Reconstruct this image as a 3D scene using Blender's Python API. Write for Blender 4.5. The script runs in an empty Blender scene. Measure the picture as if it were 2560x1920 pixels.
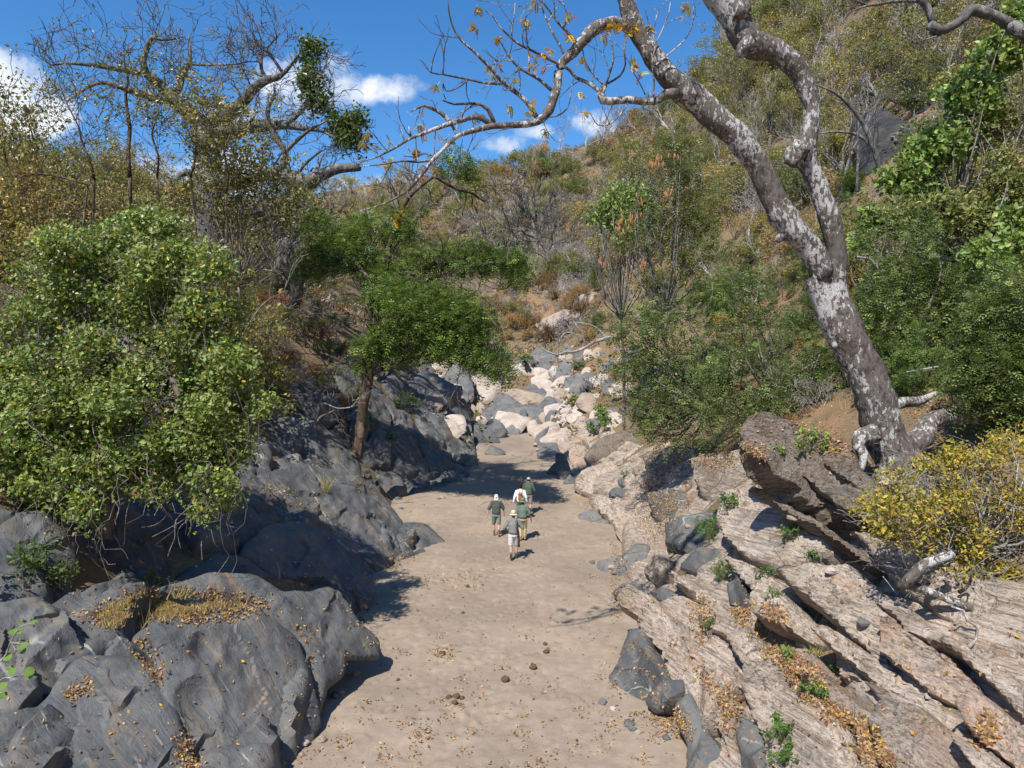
import bpy, math, random
import numpy as np
from mathutils import Vector
from mathutils.geometry import delaunay_2d_cdt

random.seed(7)
RNG = np.random.default_rng(7)
scene = bpy.context.scene
C = scene.collection

# ------------------------------------------------------------------ camera
FPX, CX, CY = 1775.0, 1280.0, 960.0          # focal length and centre in photo pixels
CAM = np.array([0.0, 0.0, 7.6])
PITCH = math.atan(60.0 / FPX)
cam_data = bpy.data.cameras.new('camera')
cam_data.sensor_width = 36.0
cam_data.lens = FPX / 2560.0 * 36.0
cam_data.clip_end = 3000.0
cam = bpy.data.objects.new('camera', cam_data)
cam.location = CAM
cam.rotation_euler = (math.pi / 2 - PITCH, 0, 0)
C.objects.link(cam)
scene.camera = cam

# ------------------------------------------------------------------ sun and sky
SUN_EL = math.radians(52.0)
SUN_AZ = (0.46, 0.888)                          # the way shadows fall on the ground
LDIR = Vector((SUN_AZ[0] * math.cos(SUN_EL), SUN_AZ[1] * math.cos(SUN_EL), -math.sin(SUN_EL)))
sun_data = bpy.data.lights.new('sun', 'SUN')
sun_data.energy = 4.9
sun_data.angle = math.radians(0.53)
sun_data.color = (1.0, 0.95, 0.87)
sun = bpy.data.objects.new('sun', sun_data)
sun.rotation_euler = LDIR.to_track_quat('-Z', 'Y').to_euler()
sun.location = (-20, -40, 60)
C.objects.link(sun)

world = bpy.data.worlds.new('World')
scene.world = world
world.use_nodes = True
wn, wl = world.node_tree.nodes, world.node_tree.links
wn.clear()


def wmath(op, a, b=None, c=None, clamp=False):
    n = wn.new('ShaderNodeMath')
    n.operation = op
    n.use_clamp = clamp
    for i, x in enumerate((a, b, c)):
        if x is None:
            continue
        if isinstance(x, (int, float)):
            n.inputs[i].default_value = x
        else:
            wl.new(x, n.inputs[i])
    return n.outputs[0]


w_out = wn.new('ShaderNodeOutputWorld')
sky = wn.new('ShaderNodeTexSky')
sky.sky_type = 'NISHITA'
sky.sun_disc = False
sky.sun_elevation = SUN_EL
sky.sun_rotation = math.atan2(-SUN_AZ[0], -SUN_AZ[1])
sky.altitude = 700
sky.air_density = 1.0
sky.dust_density = 0.15
sky.ozone_density = 4.5
bg = wn.new('ShaderNodeBackground')
bg.inputs[1].default_value = 0.11
wtc = wn.new('ShaderNodeTexCoord')
wsep = wn.new('ShaderNodeSeparateXYZ')
wl.new(wtc.outputs['Generated'], wsep.inputs[0])
ay = wmath('MAXIMUM', wmath('ABSOLUTE', wsep.outputs[1]), 0.02)
gx = wmath('DIVIDE', wsep.outputs[0], ay)
gz = wmath('DIVIDE', wsep.outputs[2], ay)
nz1 = wn.new('ShaderNodeTexNoise')
nz1.inputs['Scale'].default_value = 9.0
nz1.inputs['Detail'].default_value = 9.0
nz1.inputs['Roughness'].default_value = 0.62
wl.new(wtc.outputs['Generated'], nz1.inputs['Vector'])
# cloud banks as patches of sky: azimuth and height (tangents), half sizes, strength
CLOUDS = [(-0.715, 0.388, 0.085, 0.060, 1.0), (-0.68, 0.345, 0.09, 0.035, 0.9), (-0.29, 0.385, 0.072, 0.055, 0.95),
          (-0.235, 0.375, 0.05, 0.03, 0.8), (-0.39, 0.335, 0.09, 0.028, 0.75), (-0.175, 0.375, 0.065, 0.023, 0.85),
          (-0.012, 0.303, 0.042, 0.016, 0.66), (0.02, 0.318, 0.030, 0.012, 0.55), (-0.215, 0.238, 0.07, 0.030, 0.9),
          (-0.10, 0.325, 0.05, 0.015, 0.30), (0.125, 0.325, 0.03, 0.018, 0.36), (-0.44, 0.25, 0.16, 0.05, 0.55),
          (0.95, 0.5, 0.25, 0.1, 0.7), (-1.3, 0.6, 0.3, 0.12, 0.8)]
acc = None
for (a, b, ra, rb, st) in CLOUDS:
    ra, rb = ra * 1.15, rb * 1.15
    dx = wmath('DIVIDE', wmath('SUBTRACT', gx, a), ra)
    dz = wmath('DIVIDE', wmath('SUBTRACT', gz, b), rb)
    q = wmath('SUBTRACT', 1.0, wmath('ADD', wmath('MULTIPLY', dx, dx), wmath('MULTIPLY', dz, dz)))
    q = wmath('MULTIPLY', wmath('MAXIMUM', q, -1.0), st)
    acc = q if acc is None else wmath('MAXIMUM', acc, q)
dens = wmath('ADD', acc, wmath('MULTIPLY', wmath('SUBTRACT', nz1.outputs[0], 0.52), 4.2))
mr = wn.new('ShaderNodeMapRange')
mr.interpolation_type = 'SMOOTHSTEP'
mr.inputs['From Min'].default_value = 0.05
mr.inputs['From Max'].default_value = 1.0
mr.inputs['To Max'].default_value = 0.93
wl.new(dens, mr.inputs['Value'])
nz2 = wn.new('ShaderNodeTexNoise')
nz2.inputs['Scale'].default_value = 14.0
nz2.inputs['Detail'].default_value = 6.0
wl.new(wtc.outputs['Generated'], nz2.inputs['Vector'])
crmp = wn.new('ShaderNodeValToRGB')
crmp.color_ramp.elements[0].position = 0.3
crmp.color_ramp.elements[0].color = (5.0, 5.5, 6.2, 1)
crmp.color_ramp.elements[1].position = 0.62
crmp.color_ramp.elements[1].color = (8.0, 8.1, 8.2, 1)
wl.new(nz2.outputs[0], crmp.inputs[0])
wmix = wn.new('ShaderNodeMix')
wmix.data_type = 'RGBA'
wl.new(mr.outputs[0], wmix.inputs['Factor'])
hsv = wn.new('ShaderNodeHueSaturation')
hsv.inputs['Saturation'].default_value = 1.24
hsv.inputs['Value'].default_value = 1.25
wl.new(sky.outputs[0], hsv.inputs['Color'])
wl.new(hsv.outputs[0], wmix.inputs['A'])
wl.new(crmp.outputs[0], wmix.inputs['B'])
wl.new(wmix.outputs['Result'], bg.inputs[0])
wl.new(bg.outputs[0], w_out.inputs[0])

scene.render.engine = 'CYCLES'
scene.view_settings.view_transform = 'Standard'
scene.view_settings.look = 'None'
scene.view_settings.exposure = 0.42
scene.view_settings.gamma = 1.0
scene.view_settings.use_curve_mapping = False
scene.cycles.max_bounces = 5
scene.cycles.diffuse_bounces = 3
scene.cycles.glossy_bounces = 2
scene.cycles.transmission_bounces = 4
scene.cycles.transparent_max_bounces = 4

# ------------------------------------------------------------------ small maths
_PERM = np.random.default_rng(3).permutation(4096).astype(np.int64)
_GRAD = np.random.default_rng(5).normal(size=(4096, 3))
_GRAD /= np.linalg.norm(_GRAD, axis=1)[:, None]


def perlin(p):
    p = np.asarray(p, float)
    i = np.floor(p).astype(np.int64)
    f = p - i
    w = f * f * f * (f * (f * 6 - 15) + 10)
    out = np.zeros(len(p))
    for dx in (0, 1):
        for dy in (0, 1):
            for dz in (0, 1):
                h = _PERM[(i[:, 0] + dx) & 4095]
                h = _PERM[(h + i[:, 1] + dy) & 4095]
                h = _PERM[(h + i[:, 2] + dz) & 4095]
                g = _GRAD[h]
                d = f - np.array([dx, dy, dz])
                ww = (w[:, 0] if dx else 1 - w[:, 0]) * (w[:, 1] if dy else 1 - w[:, 1]) * (w[:, 2] if dz else 1 - w[:, 2])
                out += ww * (g * d).sum(1)
    return out * 1.5


def fbm(p, oct=4, gain=0.5, lac=2.03):
    p = np.asarray(p, float)
    a, s, o = 1.0, 0.0, np.zeros(len(p))
    for k in range(oct):
        o += a * perlin(p + 17.3 * k)
        s += a
        a *= gain
        p = p * lac
    return o / s


def sstep(x, a=0.0, b=1.0):
    t = np.clip((np.asarray(x, float) - a) / (b - a), 0, 1)
    return t * t * (3 - 2 * t)


def unit(v):
    v = np.asarray(v, float)
    return v / np.maximum(np.linalg.norm(v, axis=-1, keepdims=True), 1e-9)


def rays(u, v):
    u, v = np.asarray(u, float), np.asarray(v, float)
    a, b = (u - CX) / FPX, (CY - v) / FPX
    y = math.cos(PITCH) + b * math.sin(PITCH)
    z = -math.sin(PITCH) + b * math.cos(PITCH)
    return np.stack([a / y, np.ones_like(a), z / y], -1)   # scaled so that y = 1


def at(u, v, d):
    return CAM + rays(u, v) * np.asarray(d, float)[..., None]


def proj(p):
    q = np.asarray(p, float) - CAM
    f = q[..., 1] * math.cos(PITCH) - q[..., 2] * math.sin(PITCH)
    up = q[..., 1] * math.sin(PITCH) + q[..., 2] * math.cos(PITCH)
    f = np.where(np.abs(f) < 0.01, 0.01, f)
    return CX + FPX * q[..., 0] / f, CY - FPX * up / f


# ------------------------------------------------------------------ objects
def mesh_from(name, V, Fs, col=None, smooth=True, mats=(), midx=None):
    V = np.ascontiguousarray(V, dtype=np.float32).reshape(-1, 3)
    me = bpy.data.meshes.new(name)
    me.vertices.add(len(V))
    me.vertices.foreach_set('co', V.ravel())
    Fs = [np.asarray(f, dtype=np.int32) for f in Fs if len(f)]
    loops = np.concatenate([f.ravel() for f in Fs])
    tot = np.concatenate([np.full(len(f), f.shape[1], np.int32) for f in Fs])
    start = np.concatenate([[0], np.cumsum(tot)[:-1]]).astype(np.int32)
    me.loops.add(len(loops))
    me.loops.foreach_set('vertex_index', loops)
    me.polygons.add(len(tot))
    me.polygons.foreach_set('loop_start', start)
    me.polygons.foreach_set('loop_total', tot)
    if midx is not None:
        me.polygons.foreach_set('material_index', np.concatenate([np.full(len(f), m, np.int32) for f, m in zip(Fs, midx)]))
    me.polygons.foreach_set('use_smooth', np.full(len(tot), bool(smooth)))
    if col is not None:
        at_ = me.color_attributes.new('Col', 'FLOAT_COLOR', 'POINT')
        cc = np.ones((len(V), 4), np.float32)
        cc[:, :3] = col
        at_.data.foreach_set('color', cc.ravel())
    me.update(calc_edges=True)
    me.validate()
    for m in mats:
        me.materials.append(m)
    return me


def link(name, me, loc=(0, 0, 0), parent=None):
    o = bpy.data.objects.new(name, me)
    o.location = loc
    C.objects.link(o)
    if parent is not None:
        o.parent = parent
    return o


def tag(o, label=None, cat=None, group=None, kind=None):
    if label:
        o['label'] = label
    if cat:
        o['category'] = cat
    if group:
        o['group'] = group
    if kind:
        o['kind'] = kind
    return o


def thing(name, label, cat, loc, group=None):
    return tag(link(name, None, loc), label, cat, group)


class MB:
    """collects pieces of geometry that become one mesh"""
    def __init__(self):
        self.V, self.F, self.col, self.n = [], [], [], 0

    def add(self, V, Fs, col=None):
        V = np.asarray(V, float).reshape(-1, 3)
        for f in Fs:
            if len(f):
                self.F.append(np.asarray(f) + self.n)
        self.V.append(V)
        c = np.ones((len(V), 3))
        if col is not None:
            c[:] = col
        self.col.append(c)
        self.n += len(V)
        return self

    def arrays(self):
        V = np.concatenate(self.V)
        col = np.concatenate(self.col)
        by = {}
        for f in self.F:
            by.setdefault(f.shape[1], []).append(f)
        return V, [np.concatenate(x) for x in by.values()], col

    def build(self, name, mat, parent=None, loc=(0, 0, 0), smooth=True, origin=(0, 0, 0)):
        V, Fs, col = self.arrays()
        me = mesh_from(name, V - np.asarray(origin, float), Fs, col, smooth, [mat])
        return link(name, me, loc, parent)


def catmull(P, R, step):
    P, R = np.asarray(P, float), np.asarray(R, float)
    if len(P) < 3:
        n = max(2, int(np.linalg.norm(P[-1] - P[0]) / step) + 1)
        t = np.linspace(0, 1, n)[:, None]
        return P[0] * (1 - t) + P[-1] * t, np.interp(t[:, 0], [0, 1], [R[0], R[-1]])
    Q = np.vstack([2 * P[0] - P[1], P, 2 * P[-1] - P[-2]])
    out, rad = [], []
    for i in range(len(P) - 1):
        n = max(1, int(np.linalg.norm(P[i + 1] - P[i]) / step))
        t = (np.arange(n) / n)[:, None]
        a, b, c, d = Q[i], Q[i + 1], Q[i + 2], Q[i + 3]
        out.append(0.5 * ((2 * b) + (-a + c) * t + (2 * a - 5 * b + 4 * c - d) * t ** 2 + (-a + 3 * b - 3 * c + d) * t ** 3))
        rad.append(R[i] * (1 - t[:, 0]) + R[i + 1] * t[:, 0])
    return np.vstack(out + [P[-1:]]), np.concatenate(rad + [R[-1:]])


def tube(P, R, k=6, cap=True, rough=0.0, rfreq=3.0):
    P, R = np.asarray(P, float), np.asarray(R, float)
    n = len(P)
    T = unit(np.gradient(P, axis=0)) if n > 2 else np.repeat(unit(P[-1:] - P[:1]), n, 0)
    up = np.array([0.31, 0.17, 0.93]) if abs(T[:, 2]).mean() < 0.8 else np.array([0.93, 0.21, 0.3])
    A = unit(np.cross(T, up))
    B = np.cross(T, A)
    th = np.arange(k) * 2 * math.pi / k
    ring = A[:, None, :] * np.cos(th)[None, :, None] + B[:, None, :] * np.sin(th)[None, :, None]
    V = P[:, None, :] + ring * R[:, None, None]
    if rough > 0:
        nn = fbm(V.reshape(-1, 3) * rfreq, 3).reshape(n, k)
        V = V + ring * (R[:, None] * rough * nn)[..., None]
    V = V.reshape(-1, 3)
    i = np.arange(n - 1)[:, None] * k
    j = np.arange(k)[None, :]
    j2 = (j + 1) % k
    F = np.stack([i + j, i + j2, i + k + j2, i + k + j], -1).reshape(-1, 4)
    if cap:
        V = np.vstack([V, P[-1:] + T[-1:] * R[-1] * 0.5, P[:1]])
        jj = np.arange(k)
        tip = np.stack([(n - 1) * k + jj, (n - 1) * k + (jj + 1) % k, np.full(k, n * k)], -1)
        bot = np.stack([(jj + 1) % k, jj, np.full(k, n * k + 1)], -1)
        return V, [F, np.vstack([tip, bot])]
    return V, [F]


# ------------------------------------------------------------------ terrain
def bed(y):
    return np.interp(y, [30, 42, 60, 66, 80, 95, 110, 140], [0, .45, 1.5, 2.3, 5.2, 8.0, 11, 20])


CPX = [  # photo pixel / 2.5 and distance
    (240, 612, 15.5), (0, 768, 10.5), (170, 768, 11.5), (0, 620, 14), (130, 590, 17), (200, 540, 20), (250, 520, 22),
    (100, 520, 19), (0, 480, 16), (-150, 400, 17), (-200, 650, 11), (300, 480, 30), (330, 520, 27), (200, 430, 27),
    (250, 400, 34), (150, 330, 30), (340, 400, 42), (400, 440, 44), (420, 372, 58), (330, 340, 48), (300, 300, 55),
    (450, 385, 66), (50, 250, 45), (0, 190, 60), (-150, 150, 60), (100, 232, 62), (200, 240, 72), (330, 240, 92),
    (1024, 768, 9), (1024, 600, 11), (900, 560, 14), (800, 600, 14.5), (700, 600, 17.5), (720, 480, 24), (650, 470, 33),
    (760, 430, 24), (905, 466, 16), (850, 440, 19), (949, 361, 24), (1024, 400, 17), (950, 250, 32), (950, 100, 50),
    (950, -50, 75), (1150, 300, 22), (1200, 700, 8), (1150, 500, 12), (750, 300, 55), (650, 350, 60), (620, 300, 80),
    (640, 200, 130), (800, 150, 75), (740, 40, 125), (700, 95, 150), (800, 0, 110), (700, 400, 42), (600, 382, 70),
    (560, 300, 105), (560, 250, 125), (555, 156, 170), (588, 145, 172), (648, 117, 165), (493, 175, 175), (444, 179, 180),
    (384, 194, 185), (450, 300, 112), (400, 280, 108), (500, 230, 140), (440, 340, 92), (560, 345, 95), (500, 355, 92),
    (300, 222, 190), (200, 250, 200), (0, 255, 220)]
cps = [tuple(at(u * 2.5, v * 2.5, np.array(d))) for u, v, d in CPX]
EDGE_L = [(-5, -10), (-4.5, 5), (-4.1, 13.2), (-4.3, 17.6), (-4.0, 19), (-4.9, 24.6), (-3.4, 29), (-5.0, 35), (-5.6, 40), (-3.2, 44.6), (-2.7, 52), (-3, 60)]
EDGE_R = [(3.5, -10), (3.3, 5), (3.3, 13.2), (2.9, 16.5), (3.57, 20.75), (3.76, 25.2), (4.6, 32), (3.7, 41), (2.7, 50), (2.1, 58)]
cps += [(x, y, float(bed(y))) for x, y in EDGE_L + EDGE_R]
cps += [(0, y, float(bed(y)) - 0.45) for y in (-10, 3, 9, 14, 20, 26, 32, 38, 44, 50, 56)]
cps += [(-2, y, -0.4) for y in (10, 16, 22)] + [(1.6, y, -0.4) for y in (10, 16, 22)]
cps += [(20, 270, 45), (-40, 270, 28), (80, 270, 70), (-130, 270, 20), (-150, 100, 35), (-110, 30, 35), (140, 110, 120),
        (120, 40, 75), (60, 0, 35), (-60, 0, 25), (40, -40, 25), (-40, -40, 20), (0, -50, 0), (160, 270, 90), (0, 330, 40)]
cps = np.array(cps)


def _u(r2):
    return np.where(r2 > 1e-9, r2 * np.log(np.maximum(r2, 1e-9)), 0.0)


_n = len(cps)
_K = _u(((cps[:, None, :2] - cps[None, :, :2]) ** 2).sum(-1)) + np.eye(_n) * 4.0
_P = np.hstack([np.ones((_n, 1)), cps[:, :2]])
_A = np.block([[_K, _P], [_P.T, np.zeros((3, 3))]])
_W = np.linalg.solve(_A, np.concatenate([cps[:, 2], np.zeros(3)]))


def tps(x, y):
    x, y = np.asarray(x, float).ravel(), np.asarray(y, float).ravel()
    out = np.empty(len(x))
    for s in range(0, len(x), 20000):
        xs, ys = x[s:s + 20000], y[s:s + 20000]
        r2 = (xs[:, None] - cps[None, :, 0]) ** 2 + (ys[:, None] - cps[None, :, 1]) ** 2
        out[s:s + 20000] = _u(r2) @ _W[:_n] + _W[_n] + _W[_n + 1] * xs + _W[_n + 2] * ys
    return out


# lookup grid of the smooth ground
GX = np.concatenate([np.linspace(-420, -60, 46)[:-1], np.linspace(-60, -16, 60)[:-1], np.arange(-16, 18, 0.32), np.linspace(18, 70, 70), np.linspace(70, 420, 45)[1:]])
GY = np.concatenate([np.linspace(-120, 2, 30)[:-1], np.arange(2, 34, 0.32), np.linspace(34, 110, 150), np.linspace(110, 340, 130)[1:], np.linspace(340, 700, 14)[1:]])
_gx, _gy = np.meshgrid(GX, GY)
GZ = tps(np.clip(_gx, -170, 170), np.clip(_gy, -60, 330)).reshape(_gx.shape)


def ground(x, y):
    x, y = np.asarray(x, float), np.asarray(y, float)
    i = np.clip(np.searchsorted(GX, x) - 1, 0, len(GX) - 2)
    j = np.clip(np.searchsorted(GY, y) - 1, 0, len(GY) - 2)
    a = np.clip((x - GX[i]) / (GX[i + 1] - GX[i]), 0, 1)
    b = np.clip((y - GY[j]) / (GY[j + 1] - GY[j]), 0, 1)
    return (GZ[j, i] * (1 - a) + GZ[j, i + 1] * a) * (1 - b) + (GZ[j + 1, i] * (1 - a) + GZ[j + 1, i + 1] * a) * b


def surf(x, y):
    """ground or sand, whichever is on top"""
    g = ground(x, y)
    inbed = (np.asarray(x) > -9) & (np.asarray(x) < 7) & (np.asarray(y) < 66)
    return np.where(inbed, np.maximum(g, bed(y)), g)


_DS = np.concatenate([np.arange(6, 40, 0.1), np.arange(40, 110, 0.3), np.arange(110, 330, 1.0)])


def hit(u, v, h=0.0, dmax=330):
    """distance at which the ray through photo pixel (u, v) meets the ground raised by h"""
    r = rays(np.atleast_1d(u), np.atleast_1d(v))
    P = CAM + r[:, None, :] * _DS[None, :, None]
    below = P[..., 2] < surf(P[..., 0], P[..., 1]) + h
    k = np.argmax(below, 1)
    d = np.where(below.any(1), _DS[k], dmax)
    return np.minimum(d, dmax)


def gnormal(x, y, e=0.8):
    zx = (ground(x + e, y) - ground(x - e, y)) / (2 * e)
    zy = (ground(x, y + e) - ground(x, y - e)) / (2 * e)
    return unit(np.array([-zx, -zy, np.ones_like(zx)]).T)

# ------------------------------------------------------------------ materials
class NT:
    def __init__(self, name):
        self.m = bpy.data.materials.new(name)
        self.m.use_nodes = True
        self.t = self.m.node_tree
        self.t.nodes.clear()
        self.out = self.n('ShaderNodeOutputMaterial')
        self.geo = self.n('ShaderNodeNewGeometry')

    def n(self, typ, **kw):
        x = self.t.nodes.new(typ)
        for k, v in kw.items():
            setattr(x, k, v)
        return x

    def l(self, a, b):
        self.t.links.new(a, b)

    def put(self, sock, x):
        if isinstance(x, bpy.types.NodeSocket):
            self.l(x, sock)
        else:
            sock.default_value = x

    def noise(self, vec, scale, detail=6, rough=0.6, dist=0.0):
        x = self.n('ShaderNodeTexNoise')
        x.inputs['Scale'].default_value = scale
        x.inputs['Detail'].default_value = detail
        x.inputs['Roughness'].default_value = rough
        x.inputs['Distortion'].default_value = dist
        self.l(vec, x.inputs['Vector'])
        return x.outputs[0]

    def vor(self, vec, scale, feature='F1', rnd=1.0):
        x = self.n('ShaderNodeTexVoronoi', feature=feature)
        x.inputs['Scale'].default_value = scale
        x.inputs['Randomness'].default_value = rnd
        self.l(vec, x.inputs['Vector'])
        return x.outputs[0]

    def ramp(self, f, stops, interp='LINEAR'):
        x = self.n('ShaderNodeValToRGB')
        x.color_ramp.interpolation = interp
        el = x.color_ramp.elements
        while len(el) < len(stops):
            el.new(0.5)
        for e, (p, c) in zip(el, stops):
            e.position = p
            e.color = (c, c, c, 1) if isinstance(c, (int, float)) else (*c, 1)
        self.l(f, x.inputs[0])
        return x.outputs[0]

    def mix(self, f, a, b, mode='MIX'):
        x = self.n('ShaderNodeMix', data_type='RGBA', blend_type=mode)
        self.put(x.inputs['Factor'], f)
        for s, v in (('A', a), ('B', b)):
            self.put(x.inputs[s], v if isinstance(v, bpy.types.NodeSocket) else (*v, 1))
        return x.outputs['Result']

    def math(self, op, a, b=0.0, clamp=False):
        x = self.n('ShaderNodeMath', operation=op, use_clamp=clamp)
        self.put(x.inputs[0], a)
        self.put(x.inputs[1], b)
        return x.outputs[0]

    def stretch(self, A, B, D, sa, sb, sd):
        """world position measured along three axes, each scaled"""
        c = self.n('ShaderNodeCombineXYZ')
        for i, (ax, s) in enumerate(((A, sa), (B, sb), (D, sd))):
            d = self.n('ShaderNodeVectorMath', operation='DOT_PRODUCT')
            self.l(self.geo.outputs['Position'], d.inputs[0])
            d.inputs[1].default_value = tuple(float(q) * s for q in ax)
            self.l(d.outputs['Value'], c.inputs[i])
        return c.outputs[0]

    def warp(self, vec, scale, amt):
        x = self.n('ShaderNodeTexNoise')
        x.inputs['Scale'].default_value = scale
        x.inputs['Detail'].default_value = 4
        self.l(vec, x.inputs['Vector'])
        m = self.n('ShaderNodeVectorMath', operation='MULTIPLY_ADD')
        self.l(x.outputs[1], m.inputs[0])
        m.inputs[1].default_value = (amt, amt, amt)
        self.l(vec, m.inputs[2])
        return m.outputs[0]

    def bump(self, h, strength, dist, prev=None):
        x = self.n('ShaderNodeBump')
        x.inputs['Strength'].default_value = strength
        x.inputs['Distance'].default_value = dist
        self.l(h, x.inputs['Height'])
        if prev is not None:
            self.l(prev, x.inputs['Normal'])
        return x.outputs[0]

    def done(self, col, rough=0.9, normal=None, spec=0.25):
        b = self.n('ShaderNodeBsdfPrincipled')
        self.put(b.inputs['Base Color'], col if isinstance(col, bpy.types.NodeSocket) else (*col, 1))
        self.put(b.inputs['Roughness'], rough)
        b.inputs['Specular IOR Level'].default_value = spec
        if normal is not None:
            self.l(normal, b.inputs['Normal'])
        self.l(b.outputs[0], self.out.inputs[0])
        return self.m


STRIKE = unit(np.array([0.17, -0.965, 0.15]))        # the way the layered rock runs
ACROSS = unit(np.cross(STRIKE, np.array([0.55, 0.1, 0.83])))
BEDN = np.cross(ACROSS, STRIKE)
M = {}


def mat_sand():
    t = NT('river_sand')
    p = t.geo.outputs['Position']
    a = t.noise(p, 0.35, 5, 0.6)
    b = t.noise(p, 3.0, 6, 0.7)
    c = t.noise(p, 24.0, 3, 0.7)
    col = t.ramp(a, [(0.3, (0.305, 0.238, 0.176)), (0.55, (0.35, 0.278, 0.209)), (0.75, (0.27, 0.215, 0.164))])
    col = t.mix(t.ramp(b, [(0.40, 0.0), (0.68, 0.6)]), col, (0.215, 0.168, 0.126))
    col = t.mix(t.ramp(c, [(0.55, 0.0), (0.8, 0.5)]), col, (0.38, 0.31, 0.245))
    a2 = t.noise(t.warp(p, 0.6, 1.2), 0.22, 4, 0.6)
    col = t.mix(t.ramp(a2, [(0.46, 0.0), (0.60, 0.55)]), col, (0.205, 0.166, 0.130))
    n = t.bump(c, 0.45, 0.018, t.bump(b, 0.4, 0.05))
    return t.done(col, 0.95, n, 0.1)


def mat_soil():
    t = NT('leafy_soil')
    p = t.geo.outputs['Position']
    a = t.noise(p, 0.12, 6, 0.65)
    b = t.noise(p, 1.1, 6, 0.7)
    c = t.noise(p, 9.0, 5, 0.75)
    col = t.ramp(a, [(0.32, (0.14, 0.10, 0.062)), (0.5, (0.20, 0.14, 0.085)), (0.66, (0.30, 0.18, 0.10))])
    col = t.mix(t.ramp(b, [(0.45, 0.0), (0.62, 0.75)]), col, (0.16, 0.135, 0.085))
    col = t.mix(t.ramp(c, [(0.45, 0.0), (0.7, 0.6)]), col, (0.27, 0.18, 0.10))
    n = t.bump(c, 0.7, 0.08, t.bump(b, 0.6, 0.3))
    return t.done(col, 0.95, n, 0.1)


def mat_grey_rock():
    t = NT('grey_rock')
    p = t.geo.outputs['Position']
    dip = unit(np.array([0.72, -0.42, -0.55]))
    d2 = unit(np.cross(dip, np.array([0.4, -0.3, 0.85])))
    d3 = np.cross(dip, d2)
    s = t.stretch(dip, d2, d3, 0.35, 1.6, 1.6)
    s2 = t.stretch(dip, d2, d3, 0.55, 5.5, 5.5)
    a = t.noise(p, 0.5, 6, 0.62)
    b = t.noise(s, 1.6, 7, 0.68, 0.9)
    st = t.noise(s2, 1.3, 6, 0.7, 0.6)
    c = t.noise(p, 11.0, 6, 0.75)
    e = t.noise(p, 2.6, 7, 0.72, 0.5)
    col = t.ramp(a, [(0.30, (0.060, 0.064, 0.068)), (0.47, (0.096, 0.100, 0.101)), (0.58, (0.132, 0.133, 0.128)), (0.70, (0.19, 0.182, 0.165))])
    col = t.mix(t.ramp(b, [(0.52, 0.0), (0.64, 0.75)]), col, (0.185, 0.150, 0.112))
    col = t.mix(t.ramp(b, [(0.30, 0.75), (0.43, 0.0)]), col, (0.060, 0.064, 0.072))
    col = t.mix(t.ramp(st, [(0.58, 0.0), (0.68, 0.35)]), col, (0.24, 0.235, 0.22))
    col = t.mix(t.ramp(st, [(0.28, 0.4), (0.38, 0.0)]), col, (0.070, 0.072, 0.074))
    col = t.mix(t.ramp(e, [(0.60, 0.0), (0.70, 0.5)]), col, (0.27, 0.255, 0.225))
    col = t.mix(t.ramp(e, [(0.30, 0.5), (0.40, 0.0)]), col, (0.055, 0.056, 0.060))
    r = t.math('MULTIPLY', t.ramp(t.noise(s2, 0.8, 4, 0.6, 0.5), [(0.60, 0.0), (0.67, 0.8)]), t.ramp(a, [(0.46, 0.0), (0.58, 1.0)]))
    col = t.mix(r, col, (0.30, 0.185, 0.095))
    w = t.n('ShaderNodeTexWave', wave_type='BANDS', bands_direction='Y')
    w.inputs['Scale'].default_value = 0.3
    w.inputs['Distortion'].default_value = 14
    w.inputs['Detail'].default_value = 4
    w.inputs['Detail Scale'].default_value = 0.9
    t.l(s, w.inputs['Vector'])
    vm = t.math('MULTIPLY', t.ramp(w.outputs[1], [(0.985, 0.0), (0.997, 1.0)]), t.ramp(t.noise(p, 0.55, 3), [(0.54, 0.0), (0.62, 0.8)]))
    col = t.mix(vm, col, (0.46, 0.44, 0.40))
    col = t.mix(t.ramp(c, [(0.30, 0.45), (0.48, 0.0)]), col, (0.05, 0.052, 0.058))
    crack = t.vor(t.warp(s, 1.2, 0.9), 0.55, 'DISTANCE_TO_EDGE')
    ck = t.math('MAXIMUM', t.ramp(crack, [(0.0, 0.0), (0.016, 1.0)]), t.ramp(t.noise(p, 0.9, 3), [(0.56, 1.0), (0.62, 0.0)]))
    ck = t.math('MAXIMUM', 0.0, t.math('MINIMUM', ck, 1.0))
    col = t.mix(t.math('MULTIPLY', t.math('SUBTRACT', 1.0, ck), 0.7), col, (0.03, 0.03, 0.032))
    n = t.bump(b, 0.45, 0.12, None)
    n = t.bump(e, 0.55, 0.07, n)
    n = t.bump(st, 0.3, 0.03, n)
    n = t.bump(ck, 0.4, 0.05, n)
    n = t.bump(c, 0.55, 0.022, n)
    return t.done(col, t.ramp(c, [(0.3, 0.5), (0.7, 0.85)]), n, 0.35)


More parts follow.
